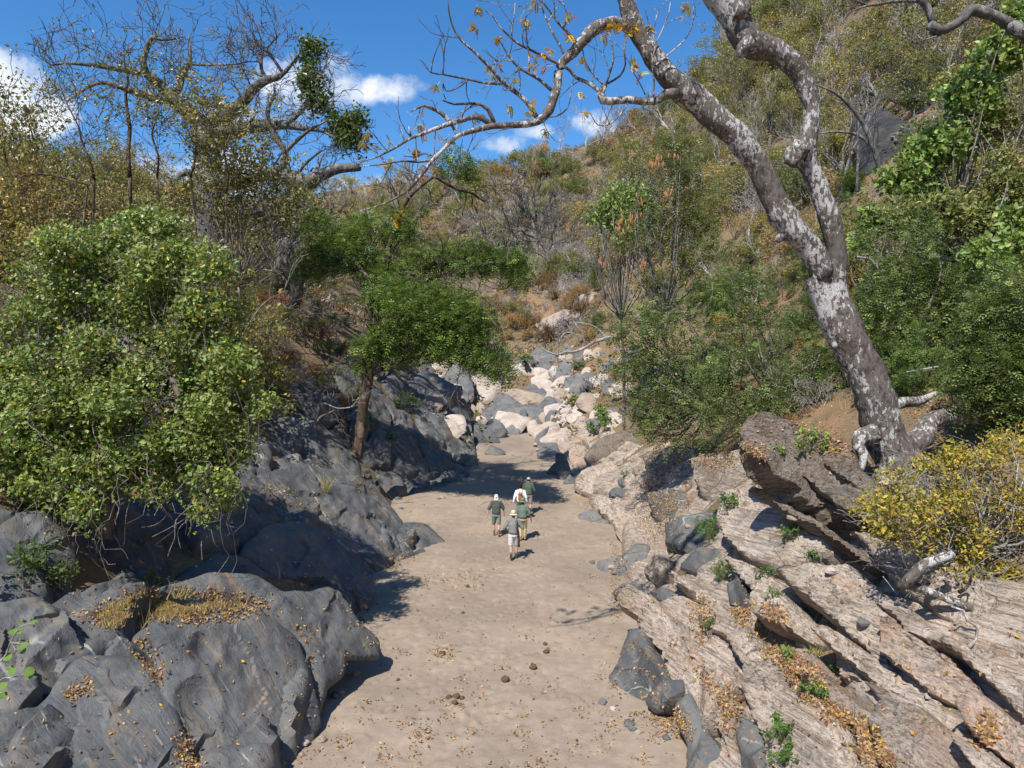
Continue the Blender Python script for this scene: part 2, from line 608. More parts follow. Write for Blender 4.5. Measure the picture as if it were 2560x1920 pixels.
def mat_gneiss(name, dark=0.0, pink=0.0):
    t = NT(name)
    p = t.geo.outputs['Position']
    s1 = t.stretch(STRIKE, ACROSS, BEDN, 0.28, 2.6, 2.6)
    s2 = t.stretch(STRIKE, ACROSS, BEDN, 0.5, 15, 15)
    a = t.noise(s1, 1.2, 7, 0.66, 0.5)
    b = t.noise(s2, 1.0, 5, 0.7, 0.3)
    c = t.noise(p, 0.7, 5, 0.65)
    f = t.noise(p, 14.0, 4, 0.7)
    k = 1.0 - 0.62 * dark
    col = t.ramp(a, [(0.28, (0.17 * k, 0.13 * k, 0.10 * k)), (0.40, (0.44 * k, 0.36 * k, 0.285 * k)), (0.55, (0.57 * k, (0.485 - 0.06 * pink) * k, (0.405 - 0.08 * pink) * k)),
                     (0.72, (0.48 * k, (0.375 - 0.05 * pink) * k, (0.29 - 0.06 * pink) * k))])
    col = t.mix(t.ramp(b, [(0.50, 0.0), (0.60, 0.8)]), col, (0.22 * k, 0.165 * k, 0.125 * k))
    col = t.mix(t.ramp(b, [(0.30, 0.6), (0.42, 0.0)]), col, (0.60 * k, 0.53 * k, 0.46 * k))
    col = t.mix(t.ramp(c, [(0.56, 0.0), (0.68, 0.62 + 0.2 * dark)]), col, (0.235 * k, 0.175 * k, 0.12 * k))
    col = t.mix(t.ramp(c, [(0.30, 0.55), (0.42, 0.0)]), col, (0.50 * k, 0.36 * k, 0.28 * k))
    fine = t.noise(t.stretch(STRIKE, ACROSS, BEDN, 0.22, 30, 30), 1.0, 3, 0.6)
    col = t.mix(t.ramp(fine, [(0.54, 0.0), (0.62, 0.55)]), col, (0.15 * k, 0.105 * k, 0.075 * k))
    rust = t.noise(t.stretch(STRIKE, ACROSS, BEDN, 0.35, 1.7, 1.7), 1.3, 5, 0.65)
    col = t.mix(t.ramp(rust, [(0.55, 0.0), (0.66, 0.6)]), col, (0.40 * k, 0.24 * k, 0.135 * k))
    col = t.mix(t.ramp(rust, [(0.32, 0.6), (0.42, 0.0)]), col, (0.27 * k, 0.255 * k, 0.24 * k))
    cr = t.vor(t.warp(t.stretch(STRIKE, ACROSS, BEDN, 0.5, 1.9, 1.9), 1.5, 0.6), 1.0, 'DISTANCE_TO_EDGE')
    ck = t.math('MAXIMUM', t.ramp(cr, [(0.0, 0.0), (0.025, 1.0)]), t.ramp(c, [(0.50, 1.0), (0.58, 0.0)]))
    ckm = t.math('MULTIPLY', t.math('SUBTRACT', 1.0, ck), t.ramp(c, [(0.5, 0.0), (0.6, 0.7)]))
    col = t.mix(ckm, col, (0.07, 0.05, 0.035))
    n = t.bump(a, 0.9, 0.16, None)
    n = t.bump(b, 1.0, 0.09, n)
    n = t.bump(ck, 0.6, 0.06, n)
    n = t.bump(f, 0.4, 0.02, n)
    return t.done(col, 0.85, n, 0.2)


def mat_boulder(name, c0, c1, c2):
    t = NT(name)
    p = t.geo.outputs['Position']
    a = t.noise(p, 0.8, 6, 0.65, 0.4)
    b = t.noise(t.stretch((1, .2, .3), (-.3, .2, 1), (0, 1, 0), 0.5, 3.5, 1.0), 1.4, 6, 0.7, 0.6)
    c = t.noise(p, 7.0, 5, 0.7)
    col = t.ramp(a, [(0.32, c0), (0.5, c1), (0.66, c2)])
    col = t.mix(t.ramp(b, [(0.54, 0.0), (0.68, 0.6)]), col, tuple(x * 0.45 for x in c0))
    col = t.mix(t.ramp(c, [(0.28, 0.5), (0.45, 0.0)]), col, tuple(min(1, x * 1.25) for x in c2))
    n = t.bump(c, 0.6, 0.06, t.bump(b, 0.7, 0.14, t.bump(a, 0.5, 0.3)))
    return t.done(col, 0.85, n, 0.2)


def mat_bark(name, dark, mid, pale, palew=0.55, scale=6.0):
    t = NT(name)
    p = t.geo.outputs['Position']
    st = t.stretch((1, 0, 0), (0, 1, 0), (0, 0, 1), 1.0, 1.0, 0.55)
    a = t.noise(st, scale, 5, 0.6, 0.3)
    b = t.noise(p, scale * 5, 4, 0.7)
    lo = t.noise(p, 0.75, 3, 0.6)
    v = t.noise(t.warp(st, scale * 1.2, 0.12), scale * 0.95, 5, 0.62)
    col = t.ramp(a, [(0.35, dark), (0.52, mid), (0.7, tuple(x * 1.3 for x in mid))])
    th = t.math('ADD', v, t.math('MULTIPLY', t.math('SUBTRACT', lo, 0.5), 0.9))
    pm = t.ramp(th, [(0.60 - 0.14 * palew, 0.0), (0.645 - 0.14 * palew, 1.0)])
    pm = t.math('MULTIPLY', pm, t.ramp(b, [(0.30, 0.35), (0.45, 1.0)]))
    col = t.mix(pm, col, pale)
    col = t.mix(t.ramp(b, [(0.3, 0.5), (0.5, 0.0)]), col, tuple(x * 0.4 for x in dark))
    n = t.bump(b, 0.5, 0.012, t.bump(t.math('ADD', a, pm), 0.6, 0.03))
    return t.done(col, 0.9, n, 0.15)


def mat_leaf(name, trans=0.36, gloss=0.07):
    """leaf colour from the per-leaf attribute, tinted by the colour of the object"""
    t = NT(name)
    at_ = t.n('ShaderNodeAttribute', attribute_name='Col')
    oi = t.n('ShaderNodeObjectInfo')
    col = t.mix(1.0, at_.outputs['Color'], oi.outputs['Color'], 'MULTIPLY')
    d = t.n('ShaderNodeBsdfDiffuse')
    t.l(col, d.inputs[0])
    tr = t.n('ShaderNodeBsdfTranslucent')
    t.l(t.mix(0.35, col, (0.22, 0.30, 0.03)), tr.inputs[0])
    m1 = t.n('ShaderNodeMixShader')
    m1.inputs[0].default_value = trans
    t.l(d.outputs[0], m1.inputs[1])
    t.l(tr.outputs[0], m1.inputs[2])
    g = t.n('ShaderNodeBsdfGlossy')
    g.inputs['Roughness'].default_value = 0.45
    g.inputs[0].default_value = (0.9, 0.95, 1.0, 1)
    m2 = t.n('ShaderNodeMixShader')
    lw = t.n('ShaderNodeLayerWeight')
    lw.inputs[0].default_value = 0.25
    t.l(t.math('MULTIPLY', lw.outputs['Fresnel'], gloss * 2), m2.inputs[0])
    t.l(m1.outputs[0], m2.inputs[1])
    t.l(g.outputs[0], m2.inputs[2])
    t.l(m2.outputs[0], t.out.inputs[0])
    return t.m


def mat_plain(name, col, rough=0.8, spec=0.3, vary=0.25, scale=30):
    t = NT(name)
    f = t.noise(t.geo.outputs['Position'], scale, 3)
    c = t.mix(t.ramp(f, [(0.35, 0.0), (0.7, 1.0)]), tuple(x * (1 - vary) for x in col), tuple(min(1, x * (1 + vary)) for x in col))
    return t.done(c, rough, t.bump(f, 0.2, 0.01), spec)


M['sand'] = mat_sand()
M['soil'] = mat_soil()
M['grey'] = mat_grey_rock()
M['gneiss'] = mat_gneiss('pale_gneiss')
M['pinkgneiss'] = mat_gneiss('pink_gneiss', 0.0, 1.0)
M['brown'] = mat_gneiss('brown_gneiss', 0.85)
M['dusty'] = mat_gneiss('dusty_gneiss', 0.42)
M['white'] = mat_boulder('white_boulder', (0.32, 0.25, 0.20), (0.46, 0.385, 0.325), (0.52, 0.46, 0.41))
M['stone'] = mat_boulder('grey_boulder', (0.10, 0.105, 0.11), (0.15, 0.152, 0.155), (0.22, 0.20, 0.18))
M['tan'] = mat_boulder('tan_boulder', (0.24, 0.19, 0.15), (0.34, 0.27, 0.21), (0.40, 0.33, 0.27))
M['darkrock'] = mat_boulder('dark_outcrop', (0.03, 0.03, 0.032), (0.05, 0.05, 0.052), (0.085, 0.08, 0.075))
M['bark_pale'] = mat_bark('mottled_bark', (0.055, 0.047, 0.042), (0.145, 0.122, 0.104), (0.52, 0.505, 0.49), 0.58, 14)
M['bark_twig'] = mat_bark('pale_twig_bark', (0.14, 0.12, 0.10), (0.28, 0.25, 0.22), (0.5, 0.48, 0.46), 0.6, 12)
M['bark_grey'] = mat_bark('grey_bark', (0.06, 0.055, 0.052), (0.125, 0.115, 0.105), (0.25, 0.235, 0.22), 0.5, 5)
M['bark_dark'] = mat_bark('dark_bark', (0.035, 0.026, 0.02), (0.085, 0.06, 0.045), (0.20, 0.155, 0.12), 0.4, 5)
M['bark_brown'] = mat_bark('brown_twig_bark', (0.08, 0.065, 0.055), (0.16, 0.13, 0.11), (0.30, 0.27, 0.24), 0.5, 8)
M['leaf'] = mat_leaf('leaf')
M['dryleaf'] = mat_leaf('dry_leaf', 0.2, 0.05)

# ------------------------------------------------------------------ ground and sand
_zz = GZ.ravel().copy()
_px, _py = _gx.ravel(), _gy.ravel()
_far = sstep(_py, 60, 110)
_off = sstep(np.abs(_px), 4, 9)
_pts = np.stack([_px, _py, np.zeros_like(_px)], 1)
_zz += fbm(_pts * 0.55, 5) * 0.32 * (0.35 + 0.65 * _off) + fbm(_pts * 0.045 + 9, 4) * 3.2 * _far
_low = (_py < 64) & (_px > -9) & (_px < 8)
_zz -= np.where(_low, 0.55 * (1 - sstep(GZ.ravel() - bed(_py), 0.25, 1.1)), 0)
_i = np.arange(len(GY) - 1)[:, None] * len(GX)
_j = np.arange(len(GX) - 1)[None, :]
_F = np.stack([_i + _j, _i + _j + 1, _i + len(GX) + _j + 1, _i + len(GX) + _j], -1).reshape(-1, 4)
terrain = link('hillside_ground', mesh_from('hillside_ground', np.stack([_px, _py, _zz], 1), [_F], None, True, [M['soil']]))
tag(terrain, 'brown leaf strewn soil of the valley sides and hills', None, None, 'structure')
GZN = _zz.reshape(GZ.shape)
BUMPY = [(terrain.name, np.stack([_px, _py, _zz], 1), _F)]

sx = np.concatenate([np.arange(-9, -5.6, 0.2), np.arange(-5.6, 5.4, 0.065), np.arange(5.4, 8.01, 0.2)])
sy = np.concatenate([np.arange(3, 11, 0.2), np.arange(11, 27, 0.065), np.arange(27, 36, 0.11), np.arange(36, 68, 0.3)])
_sx, _sy = np.meshgrid(sx, sy)
_sp = np.stack([_sx.ravel(), _sy.ravel(), np.zeros(_sx.size)], 1)
_sz = bed(_sp[:, 1]) + fbm(_sp * 0.5, 3) * 0.11 + fbm(_sp * np.array([2.6, 1.5, 1]) + 5, 3) * 0.03
_fr = np.random.default_rng(31)
for _k in range(650):                      # trodden footprints, mostly along the middle
    _a = _fr.random()
    _fy = 11.5 + 22 * _a
    _fx = -0.4 + 1.1 * math.sin(_fy * .22) + _fr.normal(0, .9) * (1 + (_k % 3))
    _h = _fr.normal(0, .35)
    _m = np.flatnonzero((np.abs(_sp[:, 0] - _fx) < .35) & (np.abs(_sp[:, 1] - _fy) < .35))
    _dx, _dy = _sp[_m, 0] - _fx, _sp[_m, 1] - _fy
    _u, _v = _dx * math.cos(_h) + _dy * math.sin(_h), -_dx * math.sin(_h) + _dy * math.cos(_h)
    _q = np.sqrt((_u / .085) ** 2 + (_v / .165) ** 2)
    _sz[_m] += -.030 * np.clip(1 - _q ** 2, 0, 1) + .010 * np.exp(-((_q - 1.35) / .3) ** 2)
_sp[:, 2] = _sz
_i = np.arange(len(sy) - 1)[:, None] * len(sx)
_j = np.arange(len(sx) - 1)[None, :]
_SF = np.stack([_i + _j, _i + _j + 1, _i + len(sx) + _j + 1, _i + len(sx) + _j], -1).reshape(-1, 4)
sand = link('sand_bed', mesh_from('sand_bed', _sp, [_SF], None, True, [M['sand']]))
tag(sand, 'flat dry sand of the riverbed between the rocks', None, None, 'structure')
BUMPY.append((sand.name, _sp, _SF))


# ------------------------------------------------------------------ rocks
def crop(x0, y0, s):
    return lambda pts: [(x0 + x * s, y0 + y * s) for x, y in pts]


DSP = 2560 / 2212.0
cDSP = crop(0, 0, DSP)
cLB = crop(0, 1220, 1000 / 2212)
cRB = crop(1450, 1220, 1110 / 2212)
cPILE = crop(1050, 840, 600 / 2212)
cLM = crop(650, 850, 600 / 2212)
cRT = crop(1700, 650, 860 / 2038)


def rock(name, label, cat, poly, mat, T=0.5, edge=0.5, mode='slab', vf=0.2, lean=0.5, d=None, facets=4, strata=0.0,
         rough=1.0, group=None, tilt=None, lift=0.0, seed=None, dents=(), grow=1.09):
    poly = np.array(poly, float)
    poly = poly.mean(0) + (poly - poly.mean(0)) * grow
    rng = np.random.default_rng(seed if seed is not None else abs(int(poly.sum() * 7)) % 99991)
    cen = (poly.min(0) + poly.max(0)) / 2
    if mode == 'slab':
        dd = hit([cen[0]], [cen[1]])[0] if d is None else d
        base = at(cen[0], cen[1], np.array(dd))
        n = np.array(gnormal(base[0], base[1], 1.0)).ravel()
    else:
        b = poly[np.argmax(poly[:, 1])]
        dd = hit([cen[0] * .4 + b[0] * .6], [b[1] - 2])[0] if d is None else d
        base = at(b[0], b[1], np.array(dd))
        n = np.array([0, 0, lean])
    tc = unit((CAM - base) * np.array([1, 1, 0.3]))
    if mode == 'slab':
        n = unit(n * (1 - vf) + tc * vf)
    else:
        n = unit(n + tc)
    if tilt is not None:
        n = unit(n + np.array(tilt))
    base = base + n * (lift + (0.2 * T if mode == 'slab' else 0)) - (n * T * 0.35 if mode != 'slab' else 0)
    r = rays(poly[:, 0], poly[:, 1])
    den = r @ n
    den = np.where(np.abs(den) < 0.08, -0.08, den)
    k = ((base - CAM) @ n) / den
    W = CAM + r * k[:, None]
    S = unit(np.cross(np.array([0, 0, 1.0]), n))
    if np.linalg.norm(S) < 0.5:
        S = np.array([1.0, 0, 0])
    Tt = np.cross(n, S)
    org = W.mean(0)
    P2 = np.stack([(W - org) @ S, (W - org) @ Tt], 1)
    pxs = max(np.ptp(poly[:, 0]), np.ptp(poly[:, 1])) / 2.5
    ext = max(np.ptp(P2[:, 0]), np.ptp(P2[:, 1]))
    N = int(np.clip(pxs / 2.6, 14, 74))
    g = ext / N
    # rounded outline, resampled
    Q, _ = catmull(np.vstack([P2, P2[:1]]), np.ones(len(P2) + 1), g)
    Lin = []
    for i in range(len(P2)):
        a, b_ = P2[i], P2[(i + 1) % len(P2)]
        m = max(1, int(np.linalg.norm(b_ - a) / g))
        for q in range(m):
            Lin.append(a + (b_ - a) * q / m)
    B = np.array(Lin)
    B3 = np.column_stack([B / ext * 5 + rng.uniform(0, 50), np.zeros(len(B))])
    B = B + np.stack([fbm(B3, 3), fbm(B3 + 77, 3)], 1) * ext * 0.035 * rough
    for _ in range(2):
        B = B * 0.5 + 0.25 * (np.roll(B, 1, 0) + np.roll(B, -1, 0))
    lo, hi = B.min(0), B.max(0)
    xs = np.arange(lo[0], hi[0], g)
    ys = np.arange(lo[1], hi[1], g * 0.87)
    XX, YY = np.meshgrid(xs, ys)
    XX = XX + (np.arange(len(ys)) % 2)[:, None] * g * 0.5
    I = np.stack([XX.ravel(), YY.ravel()], 1) + rng.uniform(-.16, .16, (XX.size, 2)) * g

    def dist(pts):
        A0, A1 = B, np.roll(B, -1, 0)
        best = np.full(len(pts), 1e9)
        ins = np.zeros(len(pts), bool)
        for a, b_ in zip(A0, A1):
            e_ = b_ - a
            t = np.clip(((pts - a) @ e_) / max(e_ @ e_, 1e-12), 0, 1)
            best = np.minimum(best, np.linalg.norm(pts - a - t[:, None] * e_, axis=1))
            cross = (a[1] > pts[:, 1]) != (b_[1] > pts[:, 1])
            xx = a[0] + (pts[:, 1] - a[1]) * e_[0] / (e_[1] if abs(e_[1]) > 1e-12 else 1e-12)
            ins ^= cross & (pts[:, 0] < xx)
        return best, ins
    db, ins = dist(I)
    keep = ins & (db > g * 0.45)
    I, db = I[keep], db[keep]
    allp = np.vstack([B, I])
    nb = len(B)
    res = delaunay_2d_cdt([Vector(p) for p in allp], [(i, (i + 1) % nb) for i in range(nb)], [], 1, g * 0.02)
    V2 = np.array([(p[0], p[1]) for p in res[0]])
    F = np.array([f for f in res[2] if len(f) == 3], int)
    dv, _ = dist(V2)
    onb = dv < g * 0.05
    dmax = dv.max()
    e = max(edge * dmax, g * 1.2)
    q = np.clip(dv / e, 0, 1)
    prof = np.sqrt(np.clip(1 - (1 - q) ** 2.2, 0, 1))
    h = T * prof
    c2 = V2.mean(0)
    for _ in range(facets):
        th = rng.uniform(0, 2 * math.pi)
        dr = np.array([math.cos(th), math.sin(th)])
        sl = rng.uniform(0.25, 1.0) * T / (0.5 * ext) * 1.6
        hk = T * rng.uniform(0.7, 1.0) + sl * ((V2 - c2) @ dr - rng.uniform(-.1, .25) * ext)
        hk = T * 1.02 - np.maximum(T * 1.02 - hk, 0)
        h = np.where(onb, h, np.minimum(h, np.maximum(hk, 0.34 * T * prof)))
    W3 = org + V2[:, :1] * S + V2[:, 1:] * Tt
    inner = np.clip(dv / (e * 0.5), 0, 1)
    amp = min(T, 0.35 * ext)
    W3n = W3 + n * h[:, None]
    h = h + inner * amp * rough * (0.07 * fbm(W3n / max(ext, .3) * 2.2 + 3, 2) + 0.05 * fbm(W3n * 2.4, 4) + 0.14 * (cells(np.column_stack([V2 / max(ext, .3) * 3.1 + fbm(W3n * .9, 2)[:, None] * .25, np.zeros(len(V2))]), 1.0, rng.uniform(0, 60))[0] * np.clip(cells(np.column_stack([V2 / max(ext, .3) * 3.1, np.zeros(len(V2))]), 1.0, 3)[1] * 4, .4, 1)) * (0.55 if strata == 0 else 0.0))
    if strata == 0 and mat in ('grey', 'stone'):
        wq = W3n * np.array([1.0, 0.7, 1.0]) * (1.1 if ext > 2 else 2.2 / max(ext, .4)) + rng.uniform(0, 30)
        rg = np.abs(perlin(wq))
        rg2 = np.abs(perlin(wq * 2.3 + 11))
        h = h + inner * amp * rough * (0.10 * (0.22 - rg) + 0.10 * (0.22 - rg2))
    if strata > 0:
        ac = W3 @ ACROSS
        al = W3 @ STRIKE
        st3 = np.stack([ac * 2.3, al * 0.16, np.full(len(ac), 2.0)], 1)
        sfine = np.stack([ac * 8.0, al * 0.45, np.full(len(ac), 9.0)], 1)
        ribs = fbm(st3, 2)
        ribs = np.round(ribs * 5) / 5 * 0.7 + ribs * 0.3
        brk = np.stack([ac * 0.5, al * 1.5, np.full(len(ac), 4.0)], 1)
        bk = np.round(fbm(brk, 2) * 4) / 4
        h = h + strata * inner * (1.0 * ribs + 0.30 * fbm(sfine, 3) + 0.95 * bk)
    for (du, dv_, rad, dep) in dents:
        rr = rays([du], [dv_])[0]
        kk = ((org - CAM) @ n) / (rr @ n)
        dp = CAM + rr * kk
        dd2 = np.linalg.norm(V2 - np.array([(dp - org) @ S, (dp - org) @ Tt]), axis=1)
        h = h - dep * np.clip(1 - (dd2 / rad) ** 2, 0, 1)
    wob = np.stack([fbm(W3 * 1.3 + 40, 2), fbm(W3 * 1.3 + 80, 2)], 1) * amp * 0.12
    top = W3 + n * h[:, None] + wob[:, :1] * S + wob[:, 1:] * Tt
    nv = len(V2)
    depth = max(T * 0.8, 0.35) if mode != 'slab' else max(T * 0.6, 0.5)
    low = W3 - n * (depth * prof)[:, None]
    idx = np.arange(nv)
    li = np.where(onb, idx, idx + nv)
    Fb = li[F][:, ::-1]
    V = np.vstack([top, low])
    nrm = np.cross(top[F[:, 1]] - top[F[:, 0]], top[F[:, 2]] - top[F[:, 0]]) @ n
    if nrm.mean() < 0:
        F, Fb = F[:, ::-1], Fb[:, ::-1]
    loc = W[np.argmin(W[:, 2])]
    used = np.unique(np.concatenate([F.ravel(), Fb.ravel()]))
    remap = np.zeros(len(V), int)
    remap[used] = np.arange(len(used))
    V, F, Fb = V[used], remap[F], remap[Fb]
    me = mesh_from(name, V - loc, [np.vstack([F, Fb])], None, True, [M[mat]])
    o = link(name, me, loc)
    me.set_sharp_from_angle(angle=math.radians(26 if mat in ('grey', 'stone', 'white', 'tan') else 40))
    BUMPY.append((o.name, V, np.vstack([F, Fb])))
    tag(o, label, cat, group)
    return o


def blob(poly, label, mat, T=None, name='boulder', **kw):
    kw.setdefault('mode', 'view')
    kw.setdefault('edge', 0.85)
    p = np.array(poly)
    if T is None:
        b = p[np.argmax(p[:, 1])]
        dd = kw.get('d') or hit([b[0]], [b[1] - 2])[0]
        T = 0.33 * min(np.ptp(p[:, 0]), np.ptp(p[:, 1])) / FPX * dd
    return rock(name, label, 'boulder', poly, mat, T=T, **kw)


def drape(name, label, poly, mat, fn, step=5.0):
    """bedrock that follows the ground inside an outline"""
    poly = np.array(poly, float)
    r = rays(poly[:, 0], poly[:, 1])
    W = CAM + r * hit(poly[:, 0], poly[:, 1])[:, None]
    P2 = W[:, :2]
    B = []
    for i in range(len(P2)):
        a, b = P2[i], P2[(i + 1) % len(P2)]
        m = max(1, int(np.linalg.norm(b - a) / 0.3))
        B += [a + (b - a) * q / m for q in range(m)]
    B = np.array(B)
    lo, hi = B.min(0), B.max(0)
    xs, ys = np.arange(lo[0], hi[0], step), np.arange(lo[1], hi[1], step)
    XX, YY = np.meshgrid(xs, ys)
    I = np.stack([XX.ravel(), YY.ravel()], 1)
    best, ins = np.full(len(I), 1e9), np.zeros(len(I), bool)
    for a, b in zip(B, np.roll(B, -1, 0)):
        e_ = b - a
        t = np.clip(((I - a) @ e_) / max(e_ @ e_, 1e-12), 0, 1)
        best = np.minimum(best, np.hypot(*(I - a - t[:, None] * e_).T))
        cr = (a[1] > I[:, 1]) != (b[1] > I[:, 1])
        ins ^= cr & (I[:, 0] < a[0] + (I[:, 1] - a[1]) * e_[0] / (e_[1] if abs(e_[1]) > 1e-12 else 1e-12))
    sd = np.where(ins, best, -best)
    z = ground(I[:, 0], I[:, 1])
    P = np.column_stack([I, z])
    nrm = gnormal(I[:, 0], I[:, 1], 0.6)
    h = fn(P) * sstep(sd, 0, 0.7) - 0.6 * sstep(-sd, -0.5, 0.3)
    P = P + nrm * h[:, None]
    nx, ny = len(xs), len(ys)
    i = np.arange(ny - 1)[:, None] * nx
    j = np.arange(nx - 1)[None, :]
    F = np.stack([i + j, i + j + 1, i + nx + j + 1, i + nx + j], -1).reshape(-1, 4)
    F = F[(sd[F] > -0.5).any(1)]
    used = np.unique(F)
    rm = np.zeros(len(P), int)
    rm[used] = np.arange(len(used))
    V, F = P[used], rm[F]
    me = mesh_from(name, V, [F], None, True, [M[mat]])
    me.set_sharp_from_angle(angle=math.radians(50))
    o = link(name, me)
    BUMPY.append((name, V, F))
    return tag(o, label, None, None, 'structure')


def cells(P, f, seed):
    """blocky relief: each cell of a jittered lattice has its own height and tilt"""
    Q = P * f + seed
    base = np.floor(Q).astype(np.int64)
    bd = np.full(len(P), 1e9)
    bd2 = np.full(len(P), 1e9)
    bh = np.zeros(len(P))
    for dx in (-1, 0, 1):
        for dy in (-1, 0, 1):
            c = base + np.array([dx, dy, 0])
            hsh = _PERM[(_PERM[c[:, 0] & 4095] + c[:, 1]) & 4095]
            g = _GRAD[hsh]
            ctr = c[:, :2] + 0.5 + 0.45 * g[:, :2]
            d = Q[:, :2] - ctr
            dd = (d ** 2).sum(1)
            hh = g[:, 2] + (d * _GRAD[(hsh + 9) & 4095][:, :2]).sum(1) * 0.9
            new = dd < bd
            bd2 = np.where(new, bd, np.minimum(bd2, dd))
            bh = np.where(new, hh, bh)
            bd = np.minimum(bd, dd)
    gap = np.sqrt(bd2) - np.sqrt(bd)
    return bh, gap


def left_relief(P):
    w = P + 0.5 * np.stack([fbm(P * 0.5, 2), fbm(P * 0.5 + 50, 2), np.zeros(len(P))], 1)
    a, g = cells(np.stack([w[:, 0], w[:, 1] * 0.6, w[:, 2]], 1), 0.62, 3)
    b, g2 = cells(np.stack([w[:, 0], w[:, 1] * 0.6, w[:, 2]], 1), 1.7, 13)
    return 0.30 + a * 0.30 - 0.55 * (1 - sstep(g, 0, 0.22)) + 0.10 * b - 0.10 * (1 - sstep(g2, 0, 0.2)) + 0.08 * fbm(P * 2.5, 3)


def right_relief(P):
    ac, al = P @ ACROSS, P @ STRIKE
    o = np.full(len(P), 1.7)
    wv = 0.35 * fbm(P * 0.4, 2)
    a, g = cells(np.stack([ac * 0.9 + wv, al * 0.16, o], 1), 1.0, 7)
    b, g2 = cells(np.stack([ac * 1.0 + wv, al * 0.2, o], 1), 3.4, 21)
    lin = fbm(np.stack([ac * 3.2 + wv, al * 0.12, o], 1), 2)
    lin = np.round(lin * 6) / 6
    f = fbm(np.stack([ac * 12, al * 0.5, o], 1), 3)
    return 0.16 + 0.14 * a - 0.20 * (1 - sstep(g, 0, 0.10)) + 0.05 * b - 0.07 * (1 - sstep(g2, 0, 0.12)) + 0.16 * lin + 0.04 * f


drape('left_bedrock', 'dark grey broken bedrock of the left bank',
      cDSP([(-150, 1800), (-150, 1010), (250, 1030), (480, 940), (600, 830), (760, 760), (830, 720), (905, 750), (960, 830), (1030, 960), (1045, 1015), (1000, 1050),
            (870, 1075), (830, 1050), (860, 1130), (960, 1185), (880, 1215), (790, 1245), (790, 1330), (800, 1400), (730, 1430), (690, 1560), (600, 1800)]), 'grey', left_relief, 0.13)
drape('right_bedrock', 'pale layered bedrock of the right bank',
      cDSP([(1480, 1800), (1470, 1560), (1400, 1500), (1350, 1330), (1330, 1240), (1330, 1130), (1245, 1050), (1190, 1000), (1165, 940), (1300, 890), (1500, 940), (1640, 960), (1850, 1050), (2000, 1180),
            (2300, 1250), (2800, 1500), (2800, 1900)]), 'gneiss', right_relief, 0.085)

GS = 'grey slabs of the left bank'
rock('rock_slab', 'broad smooth grey slab with a round pothole beside the sand', 'rock',
     cLB([(760, 870), (900, 755), (1200, 680), (1400, 690), (1600, 850), (1665, 1000), (1740, 1300), (1600, 1560), (1540, 1680), (1000, 1680), (1090, 1548), (980, 1370), (940, 1230), (890, 1000)]),
     'grey', T=0.6, edge=0.5, tilt=(0.3, -0.1, 0), facets=7, rough=.75, group=GS, dents=[(0 + 1105 * .452, 1220 + 910 * .452, 0.36, 0.16), (1080 * .452, 1220 + 1190 * .452, 0.45, 0.16)])
rock('rock_slab', 'ridged grey slab with pale veins ending in an overhanging nose above the sand', 'rock',
     cLB([(930, 570), (1200, 500), (1420, 510), (1560, 600), (1800, 560), (1900, 650), (1990, 780), (2065, 860), (2060, 935), (1900, 930), (1870, 1030), (1800, 1090), (1735, 1290), (1660, 1000), (1600, 850), (1400, 690), (1200, 680)]),
     'grey', T=0.7, edge=0.55, tilt=(0.25, -0.15, 0), facets=8, rough=.8, group=GS, lift=0.1)
rock('rock_slab', 'flat grey slab streaked with rusty lines at the bottom corner of the left bank', 'rock',
     cLB([(-120, 1400), (210, 1220), (420, 1000), (480, 960), (760, 970), (880, 1080), (960, 1250), (1000, 1400), (1090, 1560), (1000, 1690), (-150, 1690)]),
     'grey', T=0.5, edge=0.4, facets=5, group=GS, rough=.7)
rock('boulder', 'dark rounded boulder at the photo edge behind the round-leaved sprig', 'boulder',
     cLB([(-160, 700), (0, 660), (200, 630), (320, 700), (400, 850), (440, 960), (260, 1190), (0, 1330), (-160, 1380)]),
     'grey', T=0.9, edge=0.8, facets=4, vf=0.4)
rock('boulder', 'small grey block wedged above the rusty streaked slab', 'boulder',
     cLB([(460, 880), (560, 810), (720, 880), (785, 970), (760, 1000), (600, 1000), (480, 970)]), 'grey', T=0.45, edge=0.7, vf=0.4)
rock('rock_slab', 'dark slab in the creeper shade sloping down to the dappled sand', 'rock',
     cLB([(1340, 400), (1450, 250), (1600, 220), (1800, 290), (1900, 400), (2020, 520), (1990, 700), (1900, 640), (1750, 540), (1500, 500)]),
     'grey', T=0.8, edge=0.6, tilt=(0.2, -0.1, 0), group=GS)
rock('boulder', 'shaded hump of grey rock under the hanging vines', 'boulder',
     cLB([(1000, 510), (1200, 370), (1350, 395), (1490, 490), (1400, 530), (1200, 530)]), 'grey', T=0.5, edge=0.8, vf=0.4)
rock('rock_slab', 'smooth blue grey whaleback slab lit by the sun left of the walkers', 'rock',
     cDSP([(560, 1040), (640, 1020), (745, 1035), (815, 1075), (860, 1130), (882, 1180), (872, 1215), (800, 1240), (740, 1200), (640, 1135), (585, 1100)]),
     'grey', T=0.95, edge=0.7, tilt=(0.15, -0.1, 0), facets=4, group=GS)
rock('rock_slab', 'low pointed toe of grey rock reaching into the sand', 'rock',
     cDSP([(872, 1130), (920, 1133), (968, 1180), (930, 1195), (872, 1203)]), 'grey', T=0.42, edge=0.7, vf=0.3, group=GS)
